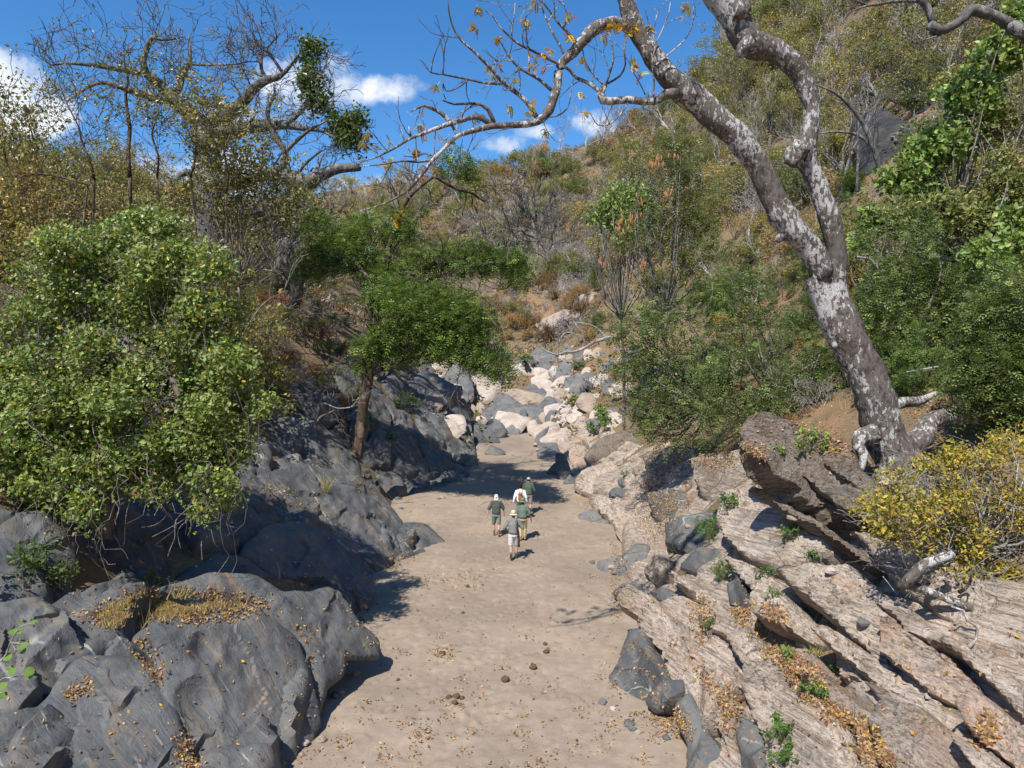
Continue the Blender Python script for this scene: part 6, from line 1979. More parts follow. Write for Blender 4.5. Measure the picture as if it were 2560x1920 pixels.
traced('leaning_grey_trunk', 'short pale grey trunk poking out of the shrubs left of the green tree', 'tree', (735, 770), 38,
       [([(1730, 400), (1745, 340), (1780, 260), (1800, 200)], [48, 46, 40, 26]), ([(1790, 250), (1850, 180)], [20, 10])], 'bark_grey', 969, crop(0, 600, 900 / 2133), 900 / 2133, 4, 1.2, 2, 9, .012)
for pts, w, lab, dd in (
    ([(1810, 1280), (1860, 1150), (1890, 1060), (1980, 1010)], [24, 20, 16, 8], 'dark bent stem among the olive shrubs below the grey trunk', 34),
    ([(1420, 640), (1440, 560), (1560, 380), (1700, 300)], [6, 8, 8, 4], 'thin dry stem arching above the thicket', 24)):
    traced('dry_branch', lab, 'branch', (pts[0][0] * .4219, 600 + pts[0][1] * .4219), dd, [(pts, w)], 'bark_brown', 970 + int(dd), crop(0, 600, 900 / 2133), 900 / 2133, 4, .9, 2, 6, .008)

# tall thin trees standing before the huge leafless tree
for pts, w, dd, lab in (
    ([(770, 1050), (760, 900), (770, 760), (750, 640), (745, 560), (760, 470), (740, 380), (730, 240)], [26, 24, 22, 20, 17, 14, 10, 5], 33, 'dark stemmed thin tree crossing in front of the left limbs of the huge leafless tree'),
    ([(560, 1060), (530, 950), (480, 820), (470, 760), (400, 620), (350, 500)], [16, 14, 12, 10, 8, 4], 30, 'thin tree with few leaves at left under the clouds'),
    ([(930, 1050), (940, 930), (900, 800), (930, 700), (960, 560)], [14, 12, 10, 8, 4], 32, 'yellow leaved thin tree below the fork of the huge leafless tree'),
    ([(1130, 1050), (1150, 980), (1160, 860), (1100, 780)], [14, 12, 10, 5], 31, 'yellow leaved thin tree hiding the trunk of the huge leafless tree'),
    ([(1340, 1150), (1350, 1020), (1330, 900), (1370, 780)], [14, 12, 10, 5], 31, 'yellow leaved thin tree right of the trunk of the huge leafless tree'),
    ([(520, 1095), (400, 1060), (250, 1030), (80, 1045), (40, 960), (0, 890)], [10, 12, 13, 12, 9, 5], 27, 'long low dark bough reaching to the left edge'),
    ([(160, 1000), (200, 860), (180, 760), (140, 640)], [14, 12, 9, 4], 34, 'brownish thin tree on the left crest')):
    rng = np.random.default_rng(int(sum(p[0] for p in pts)))
    p_ = k1(pts)
    bx = at(p_[0][0], p_[0][1], np.array(float(dd)))
    gz = float(ground(bx[0], bx[1]))
    root = thing('thin_tree', lab, 'tree', (bx[0], bx[1], min(bx[2], gz)), None)
    o0 = np.array(root.location)
    mb = MB()
    if bx[2] > gz:
        _m = (bx + np.array([bx[0], bx[1], gz])) / 2 + rng.normal(0, .25, 3)
        _pp, _rr2 = catmull([[bx[0] + rng.normal(0, .3), bx[1], gz - .3], _m, bx], [.05, .045, w[0] * .36 * dd / FPX / 2], .3)
        mb.add(*tube(_pp, _rr2, 6))
    Pq, Rq = pxline(mb, p_, [x * .42 for x in w], dd, dd - .5, 7, .3, .15, 2, .08, rng)
    tw, tt = [], []
    twigs_on(rng, Pq, Rq, 16, 1.7, 2, tw, tt, .25, .8, .2)
    stems_to(mb, tw, .010)
    mb.build('trunk', M['bark_dark'], root, origin=o0)
    tp = np.array([t[0] for t in tt])
    _nl = 190 if min(p[1] for p in pts) < 560 else 1000
    tp = tp[rng.integers(0, len(tp), _nl)] + rng.normal(0, .22, (_nl, 3))
    lf = MB()
    V, F, c_ = leaf_geo(rng, tp, .155, pal(rng, len(tp), YELLOW + OLIVE, .2), .6, .3)
    lf.add(V, [F], c_)
    lf.build('foliage', M['leaf'], root, origin=o0, smooth=False)

# ------------------------------------------------------------------ rays against the finished rocks
from mathutils.bvhtree import BVHTree
_bv, _bf, _n0 = [], [], 0
for nm, V, F in BUMPY:
    V = np.asarray(V)
    if len(V) > 30000:
        u_, v_ = proj(V)
        m = (V[:, 1] > 6) & (V[:, 1] < 80) & (np.abs(V[:, 0]) < 30)
        F = F[m[F].all(1)]
    _bv.append(V)
    F = np.asarray(F)
    if F.shape[1] == 4:
        F = np.vstack([F[:, [0, 1, 2]], F[:, [0, 2, 3]]])
    _bf.append(F + _n0)
    _n0 += len(V)
BVH = BVHTree.FromPolygons(np.vstack(_bv).tolist(), np.vstack(_bf).tolist(), all_triangles=True)
CAMV = Vector(CAM)


def pick(u, v):
    r = Vector(rays(u, v)).normalized()
    h = BVH.ray_cast(CAMV, r, 90)
    return h[0], (h[1] if h[1] is None or h[1].dot(r) < 0 else -h[1])


def drop(x, y, z=40):
    h = BVH.ray_cast(Vector((x, y, z)), Vector((0, 0, -1)), 200)
    return h[0], h[1]


# ------------------------------------------------------------------ fallen leaves
rng = np.random.default_rng(990)
LITTER = [(0.38, 0.22, 0.10), (0.46, 0.29, 0.15), (0.31, 0.165, 0.08), (0.52, 0.37, 0.21), (0.23, 0.12, 0.06), (0.42, 0.25, 0.10), (0.18, 0.11, 0.07)]
PATCH = [  # outline, count
    ([(1480, 620), (1900, 560), (2150, 760), (2100, 1000), (1700, 980), (1500, 900)], 1500), ([(540, 640), (860, 640), (860, 800), (700, 840), (560, 780)], 1300), ([(1150, 640), (1320, 600), (1330, 760), (1200, 780)], 700),
    ([(1380, 960), (1480, 950), (1600, 975), (1580, 1010), (1480, 1000), (1440, 1040), (1400, 1020)], 900),
    ([(1375, 1040), (1430, 1030), (1470, 1080), (1440, 1150), (1400, 1180), (1380, 1120)], 900),
    ([(1240, 1065), (1275, 1060), (1290, 1090), (1255, 1095)], 120), ([(1320, 1160), (1340, 1180), (1345, 1340), (1325, 1330)], 260),
    ([(1490, 1310), (1520, 1280), (1540, 1330), (1525, 1390), (1505, 1380)], 260), ([(1580, 1310), (1625, 1300), (1615, 1350), (1590, 1350)], 180),
    ([(1640, 1400), (1700, 1395), (1760, 1440), (1790, 1500), (1740, 1520), (1680, 1440)], 700), ([(1760, 1500), (1850, 1550), (1900, 1580), (1880, 1600), (1780, 1550)], 380),
    ([(1380, 1540), (1450, 1530), (1480, 1545), (1490, 1600), (1470, 1600)], 260), ([(1620, 1380), (1660, 1370), (1700, 1320), (1650, 1300)], 240), ([(1560, 1600), (1590, 1560), (1600, 1500), (1570, 1480)], 160),
    ([(1830, 1610), (1900, 1600), (1930, 1659), (1880, 1659)], 200), ([(2100, 1560), (2140, 1540), (2150, 1600), (2110, 1620)], 160), ([(1500, 1450), (1520, 1440), (1600, 1540), (1580, 1550)], 160),
    ([(170, 1330), (300, 1270), (480, 1275), (590, 1300), (560, 1330), (420, 1350), (330, 1320), (200, 1350)], 1500), ([(285, 1385), (315, 1380), (350, 1470), (335, 1480)], 320),
    ([(380, 1590), (400, 1580), (440, 1659), (380, 1659)], 260), ([(145, 1500), (190, 1460), (200, 1480), (150, 1520)], 120), ([(640, 1090), (700, 1090), (740, 1150), (730, 1160)], 150),
    ([(560, 1040), (640, 1060), (660, 1090), (590, 1090)], 220), ([(825, 1215), (880, 1195), (900, 1205), (850, 1230)], 180), ([(875, 1150), (885, 1145), (890, 1190), (878, 1195)], 90), ([(780, 1290), (795, 1290), (800, 1340), (785, 1345)], 90),
    ([(740, 1010), (800, 1040), (870, 1070), (830, 1080), (760, 1050)], 220), ([(700, 880), (780, 870), (790, 960), (740, 1000), (700, 950)], 260), ([(1700, 900), (1800, 930), (1850, 1000), (1760, 970)], 300),
    ([(1950, 780), (2100, 760), (2200, 800), (2200, 870), (1990, 900), (1920, 870)], 1900), ([(1880, 660), (1990, 690), (1960, 740), (1890, 720)], 500), ([(1600, 960), (1660, 960), (1640, 1010), (1610, 1000)], 160),
    ([(900, 1235), (1040, 1235), (1050, 1275), (900, 1275)], 260), ([(930, 1395), (980, 1395), (980, 1430), (935, 1430)], 130), ([(880, 1640), (920, 1560), (935, 1565), (905, 1645)], 60)]
lp, ln = [], []


def add_leaf_at(u, v):
    p, n = pick(u, v)
    if p is None or n.z < 0.1:
        return
    lp.append(tuple(p + n * 0.012))
    ln.append(tuple(n))


for poly, n in PATCH:
    poly = cDSP(poly)
    us, vs = [p[0] for p in poly], [p[1] for p in poly]
    k = 0
    n = int(n * (1.9 if min(us) > 1400 else 1.1))
    while k < n:
        u, v = rng.uniform(min(us), max(us)), rng.uniform(min(vs), max(vs))
        if inside(poly, u, v):
            add_leaf_at(u + rng.normal(0, 9), v + rng.normal(0, 6))
            k += 1
for _ in range(2000):           # thinly over the whole bed and the rocks
    add_leaf_at(rng.uniform(0, 2560), rng.uniform(1080, 1930))
for _ in range(240):            # little drifts on the sand
    u, v = rng.uniform(720, 1720), 1250 + 680 * rng.random() ** .7
    for q in range(rng.integers(4, 16)):
        add_leaf_at(u + rng.normal(0, 12), v + rng.normal(0, 6))
lp, ln = np.array(lp), np.array(ln)
T_l = unit(np.cross(ln, rng.normal(size=ln.shape)))
N_l = unit(ln + rng.normal(0, .45, ln.shape))
T_l = unit(np.cross(N_l, np.cross(T_l, N_l)))
B_l = np.cross(N_l, T_l)
Ls = rng.uniform(.03, .095, len(lp))[:, None]
up_ = N_l * Ls * rng.uniform(.05, .35, (len(lp), 1))
V = np.stack([lp, lp + T_l * Ls * .5 + B_l * Ls * .28 + up_, lp + T_l * Ls, lp + T_l * Ls * .5 - B_l * Ls * .28 + up_], 1).reshape(-1, 3)
cols = pal(rng, len(lp), LITTER, .2)
yel = rng.random(len(lp)) < .035
cols[yel] = (0.62, 0.42, 0.03)
lit = MB()
lit.add(V, [np.arange(len(lp))[:, None] * 4 + np.array([[0, 1, 2, 3]])], np.repeat(cols, 4, 0))
tag(lit.build('fallen_leaves', M['dryleaf'], smooth=False), 'orange brown fallen leaves on sand and in the joints of the rocks', None, None, 'stuff')

# dung balls and loose stones on the sand
M['dung'] = mat_plain('dung', (0.12, 0.075, 0.045), 0.95, .05, .4, 40)


def lump(r, seed, squash=.75, n=10):
    rng = np.random.default_rng(seed)
    th, ph = np.meshgrid(np.arange(n) * 2 * math.pi / n, np.linspace(0, math.pi, n // 2 + 2)[1:-1])
    q = np.stack([np.sin(ph) * np.cos(th), np.sin(ph) * np.sin(th), np.cos(ph) * squash], -1).reshape(-1, 3)
    q = np.vstack([q, [[0, 0, squash], [0, 0, -squash]]])
    q *= r * (1 + .5 * fbm(q * 1.5 + seed, 3))[:, None]
    m = n // 2
    i, j = np.arange(m - 1)[:, None] * n, np.arange(n)[None, :]
    j2 = (j + 1) % n
    F = np.stack([i + j, i + n + j, i + n + j2, i + j2], -1).reshape(-1, 4)
    a = np.arange(n)
    T3 = np.vstack([np.stack([np.full(n, m * n), a, (a + 1) % n], 1), np.stack([np.full(n, m * n + 1), (m - 1) * n + (a + 1) % n, (m - 1) * n + a], 1)])
    return q, [F, T3]


for k, (u, v, r, lab) in enumerate([(970, 1508, .09, 'dark dung ball at the left end of the row of three on the sand'), (986, 1507, .11, 'dark dung ball in the middle of the row of three on the sand'), (998, 1510, .08, 'dark dung ball at the right end of the row of three on the sand'),
                                    (982, 1520, .09, 'brown dung lump just below the row of three'), (1152, 1444, .13, 'single dark dung ball beside a yellow leaf on the right of the sand'), (1092, 1471, .14, 'flattened round dung lump in the middle of the sand'),
                                    (1178, 1393, .08, 'upper of two dung balls near the branch shadow'), (1180, 1410, .10, 'lower of two dung balls near the branch shadow'), (1010, 1268, .09, 'dung lump beside the large drift of leaves'),
                                    (955, 1415, .12, 'dung lump covered with leaves in the left part of the sand'), (860, 1470, .06, 'small dung lump near the left rocks'), (1000, 1325, .07, 'small dung lump between the walkers and the middle of the sand')]):
    p, n = pick(u * DSP, v * DSP)
    m_ = MB()
    r *= .78
    m_.add(*lump(r, 40 + k))
    tag(m_.build('dung_ball', M['dung'], loc=p + Vector((0, 0, r * .4))), lab, 'dung', 'dung balls on the sand')
rngs = np.random.default_rng(995)
STM = []
for k in range(6):
    m_ = MB()
    m_.add(*lump(1.0, 60 + k, .65, 9))
    V, Fs, cc = m_.arrays()
    STM.append(mesh_from('loose_stone', V, Fs, cc, False, [M[['stone', 'grey', 'tan', 'white', 'stone', 'tan'][k]]]))
EDG = [((770, 1440), (620, 1659), 'along the left rock edge of the near sand'), ((790, 1340), (870, 1235), 'below the whaleback slab'), ((1000, 1060), (870, 1110), 'at the foot of the sunlit blue grey slabs'),
       ((1310, 1510), (1490, 1640), 'below the wedge shaped boulder'), ((1340, 1340), (1330, 1170), 'at the right edge of the sand beside the walkers'), ((1235, 1070), (1150, 950), 'at the right end of the shaded sand'),
       ((1420, 1000), (1600, 1500), 'among the layered slabs of the right bank'), ((1700, 1100), (2100, 1600), 'high among the layered slabs of the right bank')]
for (a, b, where) in EDG:
    for k in range(6):
        t = rngs.random()
        u = (a[0] + (b[0] - a[0]) * t + rngs.normal(0, 14)) * DSP
        v = (a[1] + (b[1] - a[1]) * t + rngs.normal(0, 9)) * DSP
        p, n = pick(u, v)
        if p is None:
            continue
        j = rngs.integers(0, 6)
        r = rngs.uniform(.035, .11) * (1 + p.y * .012)
        o = link('loose_stone', STM[j], p + Vector((0, 0, r * .15)))
        o.scale = (r * 1.3, r, r)
        o.rotation_euler = (0, 0, rngs.uniform(0, 6))
        tag(o, f'{["grey", "dark grey", "tan", "pale", "grey", "tan"][j]} loose stone {where}', 'stone', 'loose stones at the rock edges')

# ------------------------------------------------------------------ small plants among the rocks
rng = np.random.default_rng(1001)


def small_plant(u, v, r, n, size, cols, label, kind='leaf', name='small_plant', seed=0, px=None):
    rng = np.random.default_rng(1100 + seed)
    p, nn = pick(u, v)
    if p is None:
        return
    root = thing(name, label, 'plant', p)
    st, tips = [], []
    for k in range(7):
        th = rng.uniform(0, 6.28)
        grow(rng, (0, 0, -.03), (math.cos(th) * .7, math.sin(th) * .7, 1), r * .8, .008, 2, st, tips, (2, 3), .8, .25, .05, .6, 3)
    mb = MB()
    stems_to(mb, st, .004)
    mb.build('stems', M['bark_brown'], root)
    tp = np.array([t[0] for t in tips])
    tp = tp[rng.integers(0, len(tp), n)] + rng.normal(0, r * .10, (n, 3))
    lf = MB()
    if kind == 'frond':
        V, F, c = frond_geo(rng, tp, rng.normal(size=tp.shape), size, pal(rng, n, cols, .15), 3, .24)
    else:
        V, F, c = leaf_geo(rng, tp, size, pal(rng, n, cols, .18), .6, .5)
    lf.add(V, [F], c)
    lf.build('foliage', M['leaf'], root, smooth=False)


FG = [(0.10, 0.20, 0.035), (0.13, 0.23, 0.045), (0.08, 0.15, 0.03)]
SP = [(cRB, 670, 250, .55, 700, .09, FG, 'green feathery bush at the edge of the highest pale panel', 'frond'), (cRB, 740, 100, .3, 200, .08, FG, 'sparse green plant above the green feathery bush', 'leaf'), (cRB, 725, 450, .35, 420, .08, FG, 'bright green tuft in the crack right of the folded dark rock', 'frond'),
      (cRB, 480, 330, .2, 160, .06, FG, 'little green plant above the beige strip', 'leaf'), (cRB, 640, 690, .16, 120, .05, FG, 'little dark green plant on the sunken grey strip', 'leaf'), (cRB, 1040, 850, .2, 60, .09, BR, 'bright broad leaved seedling in the leaf filled hollow', 'leaf'),
      (cRB, 1155, 1030, .22, 170, .06, FG, 'green plant beside the grey and white strip', 'leaf'), (cRB, 990, 1270, .30, 300, .07, FG, 'upright green plant on the broad banded slab', 'leaf'), (cRB, 1020, 1390, .22, 200, .06, FG, 'green tuft at the very bottom edge of the right bank', 'leaf'),
      (cRB, 930, 450, .2, 150, .06, FG, 'small green plant in the joint of the highest panel', 'leaf'), (cRB, 965, 540, .16, 110, .05, BR, 'yellow green plant in the litter below the highest panel', 'leaf'), (cRB, 1060, 250, .24, 220, .06, FG, 'dark green clump on the highest pale panel', 'leaf'), (cRB, 1170, 360, .18, 130, .06, FG, 'green clump on the brown ridge of the highest panel', 'leaf'),
      (cRB, 1130, 610, .14, 90, .06, BR + YELLOW, 'yellow flowered plant on the wide pale panel', 'leaf'), (cRB, 1280, 910, .14, 90, .05, FG, 'tiny plant left of the swirled white block', 'leaf'), (cPILE, 1400, 650, .8, 300, .22, OV, 'grey green plant growing between the white ledges', 'leaf'), (cPILE, 1640, 740, .65, 420, .16, BR, 'bright green cushion plant above the salmon pink shelf', 'leaf'),
      (cPILE, 1690, 830, .55, 260, .15, FG, 'green plant on the right of the salmon pink shelf', 'leaf'), (cPILE, 1600, 870, .5, 220, .15, FG, 'green plant below the salmon pink shelf', 'leaf'), (cPILE, 970, 300, 1.1, 420, .25, [(.10, .15, .06)], 'blue green bush left of the large grey block of the pile', 'leaf'), (cPILE, 1460, 320, .8, 250, .22, [(.11, .16, .06)], 'blue green bush right of the round grey boulder', 'leaf'),
      (cLM, 1330, 640, .9, 800, .13, [(.06, .10, .02), (.08, .13, .025)], 'dark green bush between the dark dipping slabs', 'leaf'), (cLM, 1020, 770, .4, 160, .12, FG, 'green sprout on the leaning brown trunk', 'leaf'), (cLM, 1210, 920, .3, 120, .12, FG, 'small plant on top of the sunlit slab', 'leaf'), (cRT, 780, 1120, .35, 150, .10, BR, 'broad leaved seedling on the big brown ledge', 'leaf'), (cRT, 590, 1150, .16, 60, .07, BR, 'tiny seedling at the lip of the big brown ledge', 'leaf'),
      (cLB, 130, 560, .7, 500, .10, [(.07, .12, .025)], 'dark green bush in the shade at the left edge', 'leaf'), (cLB, 340, 570, .5, 260, .09, [(.10, .15, .03)], 'green bush in the shade right of the edge bush', 'leaf'), (cLB, 850, 530, .3, 110, .08, [(.14, .17, .03)], 'yellow green plant at the top of the dry grass patch', 'leaf'), (cPILE, 1890, 1290, .25, 100, .08, FG, 'small plant among the leaf litter above the blue grey blocks', 'leaf')]
for k, (tr, x, y, r, n, size, cols, lab, kd) in enumerate(SP):
    (u, v), = tr([(x, y)])
    small_plant(u, v, r, n, size, cols, lab, kd, seed=k)
for k, (tr, x, y, h, lab) in enumerate([(cLM, 610, 1400, 1.0, 'pale grass tuft standing on the whaleback slab'), (cLB, 1000, 600, .4, 'straw grass clump on the ridged slab'), (cRB, 1180, 830, .3, 'dry grass clump beside the leaf filled hollow'), (cPILE, 1700, 870, .5, 'straw tuft beside the salmon pink shelf')]):
    (u, v), = tr([(x, y)])
    p, nn = pick(u, v)
    if p is None:
        continue
    m_ = MB()
    V, F, c = blades(np.zeros((9, 3)) + np.column_stack([rng.normal(0, .05, (9, 2)), np.zeros(9)]), np.full(9, h), pal(rng, 9, [(.36, .34, .12), (.42, .33, .15)], .1), 9, rng, .008)
    m_.add(V, [F], c)
    tag(m_.build('grass_tuft', M['dryleaf'], loc=p, smooth=False), lab, 'grass')
# dry grass patch on the near left slab
gp = []
poly = cLB([(560, 690), (800, 560), (1000, 600), (1380, 650), (1200, 680), (1000, 720), (900, 755), (760, 700), (640, 780), (540, 760)])
while len(gp) < 420:
    u, v = rng.uniform(230, 640), rng.uniform(1460, 1590)
    if inside(poly, u, v):
        p, n = pick(u, v)
        if p is not None and n.z > .3:
            gp.append(tuple(p))
m_ = MB()
V, F, c = blades(np.array(gp), rng.uniform(.06, .2, len(gp)), pal(rng, len(gp), [(.5, .36, .16), (.42, .29, .11), (.33, .24, .09)], .12), 7, rng, .005)
m_.add(V, [F], c)
tag(m_.build('straw_patch', M['dryleaf'], smooth=False), 'patch of flattened golden straw on top of the near left slabs', None, None, 'stuff')

# ------------------------------------------------------------------ round leaved sprig at the left edge
DS = 8.2
bx = at(-120, 1720, np.array(DS))
root = thing('leafy_sprig', 'green sprig with big round leaves at the lower left photo edge', 'plant', bx)
mb = MB()
for pts in ([(-260, 1120), (0, 960), (60, 850), (110, 770), (185, 745)], [(-260, 1200), (0, 1060), (60, 1050), (150, 1025)], [(60, 850), (90, 900), (75, 925)], [(60, 855), (140, 862)], [(-200, 1200), (10, 1130)]):
    pxline(mb, cLB(pts), [6, 5, 4, 3, 2], DS, DS, 6, .04)
mb.build('stems', M['bark_twig'], root, origin=bx)
for (x, y, w) in [(62, 822, 58), (140, 866, 66), (78, 930, 46), (155, 905, 34), (100, 772, 40), (150, 755, 34), (185, 745, 30), (130, 800, 32), (120, 1025, 56), (55, 1055, 40), (12, 1035, 46), (30, 1085, 50), (10, 1130, 44), (20, 990, 36), (165, 1015, 40), (90, 850, 36), (-30, 1000, 50)]:
    (u, v), = cLB([(x, y)])
    c = at(u, v, np.array(DS)) + rng.normal(0, .03, 3)
    r = w * .452 * DS / FPX / 2
    n = unit(np.array([rng.normal(0, .4) - .2, -.6 + rng.normal(0, .3), .8]))
    t = unit(np.cross(n, rng.normal(size=3)))
    b = np.cross(n, t)
    th = np.arange(10) * 2 * math.pi / 10
    ring = c + r * (np.cos(th)[:, None] * t * 1.1 + np.sin(th)[:, None] * b) + n * (r * .18 * np.cos(2 * th))[:, None]
    m_ = MB()
    m_.add(np.vstack([ring, [c - n * r * .12]]), [np.stack([np.arange(10), (np.arange(10) + 1) % 10, np.full(10, 10)], 1)], (0.17, 0.27, 0.07))
    m_.build('leaf', M['leaf'], root, origin=bx)

# ------------------------------------------------------------------ people
def ball(mb, c, r, n=10):
    th, ph = np.meshgrid(np.arange(n) * 2 * math.pi / n, np.linspace(0, math.pi, n // 2 + 2)[1:-1])
    r = np.broadcast_to(np.asarray(r, float), 3)
    q = np.stack([np.sin(ph) * np.cos(th), np.sin(ph) * np.sin(th), np.cos(ph)], -1).reshape(-1, 3)
    q = np.vstack([q, [[0, 0, 1], [0, 0, -1]]]) * r + np.asarray(c, float)
    m = n // 2
    i, j = np.arange(m - 1)[:, None] * n, np.arange(n)[None, :]
    j2 = (j + 1) % n
    F = np.stack([i + j, i + n + j, i + n + j2, i + j2], -1).reshape(-1, 4)
    a = np.arange(n)
    T3 = np.vstack([np.stack([np.full(n, m * n), a, (a + 1) % n], 1), np.stack([np.full(n, m * n + 1), (m - 1) * n + (a + 1) % n, (m - 1) * n + a], 1)])
    mb.add(q, [F, T3])


def capsule(mb, a, b, ra, rb, flat=None):
    a, b = np.asarray(a, float), np.asarray(b, float)
    for t in np.linspace(0, 1, max(3, int(np.linalg.norm(b - a) / (min(ra, rb) * .5)) + 1)):
        r = ra + (rb - ra) * t
        ball(mb, a + (b - a) * t, r if flat is None else np.array(flat) * r, 10)


def fuse(name, mb, mat, voxel, parent, ratio=.5, loc=(0, 0, 0)):
    """one continuous surface grown over overlapping volumes"""
    V, Fs, c = mb.arrays()
    tmp = bpy.data.objects.new(name, mesh_from(name, V, Fs, None, True, []))
    C.objects.link(tmp)
    r = tmp.modifiers.new('r', 'REMESH')
    r.mode = 'VOXEL'
    r.voxel_size = voxel
    sm = tmp.modifiers.new('s', 'SMOOTH')
    sm.factor = .5
    sm.iterations = 3
    d = tmp.modifiers.new('d', 'DECIMATE')
    d.ratio = ratio
    dg = bpy.context.evaluated_depsgraph_get()
    me = bpy.data.meshes.new_from_object(tmp.evaluated_get(dg))
    bpy.data.objects.remove(tmp)
    me.name = name
    me.polygons.foreach_set('use_smooth', np.ones(len(me.polygons), bool))
    me.materials.clear()
    me.materials.append(mat)
    return link(name, me, loc, parent)


def lathe(prof, k=18, sx=1.0, sy=1.0):
    prof = np.array(prof, float)
    th = np.arange(k) * 2 * math.pi / k
    V = np.stack([prof[:, None, 0] * np.cos(th) * sx, prof[:, None, 0] * np.sin(th) * sy, np.repeat(prof[:, 1:2], k, 1)], -1).reshape(-1, 3)
    i, j = np.arange(len(prof) - 1)[:, None] * k, np.arange(k)[None, :]
    j2 = (j + 1) % k
    return V, [np.stack([i + j, i + j2, i + k + j2, i + k + j], -1).reshape(-1, 4)]


M['skin'] = mat_plain('skin', (0.50, 0.29, 0.21), .55, .35, .08)
M['skin_dark'] = mat_plain('brown_skin', (0.20, 0.11, 0.075), .55, .35, .08)
M['eye'] = mat_plain('eye', (0.03, 0.02, 0.02), .3)
CL = {}


def cloth(col):
    if col not in CL:
        CL[col] = mat_plain('cloth', col, .9, .1, .14, 9)
    return CL[col]


def hand(mb, wr, d, side):
    """palm, four unequal curled fingers and a thumb from the side of the palm"""
    d = unit(np.array(d, float))
    fw = unit(np.array([0, 1.0, 0]) - d * d[1])
    acr = np.cross(d, fw)
    capsule(mb, wr, wr + d * .075, .030, .036, None)
    for i, L in enumerate((.062, .075, .070, .055)):
        o = wr + d * .085 + fw * (.030 - .02 * i)
        m = o + d * L * .55 - acr * side * .006
        capsule(mb, o, m, .0095, .009)
        capsule(mb, m, m + unit(d * .7 - acr * side * .7) * L * .5, .009, .0075)
    o = wr + d * .03 + fw * .034
    capsule(mb, o, o + unit(d * .6 + fw * .7) * .035, .0115, .010)
    capsule(mb, o + unit(d * .6 + fw * .7) * .035, o + unit(d * .6 + fw * .7) * .035 + d * .03, .010, .008)


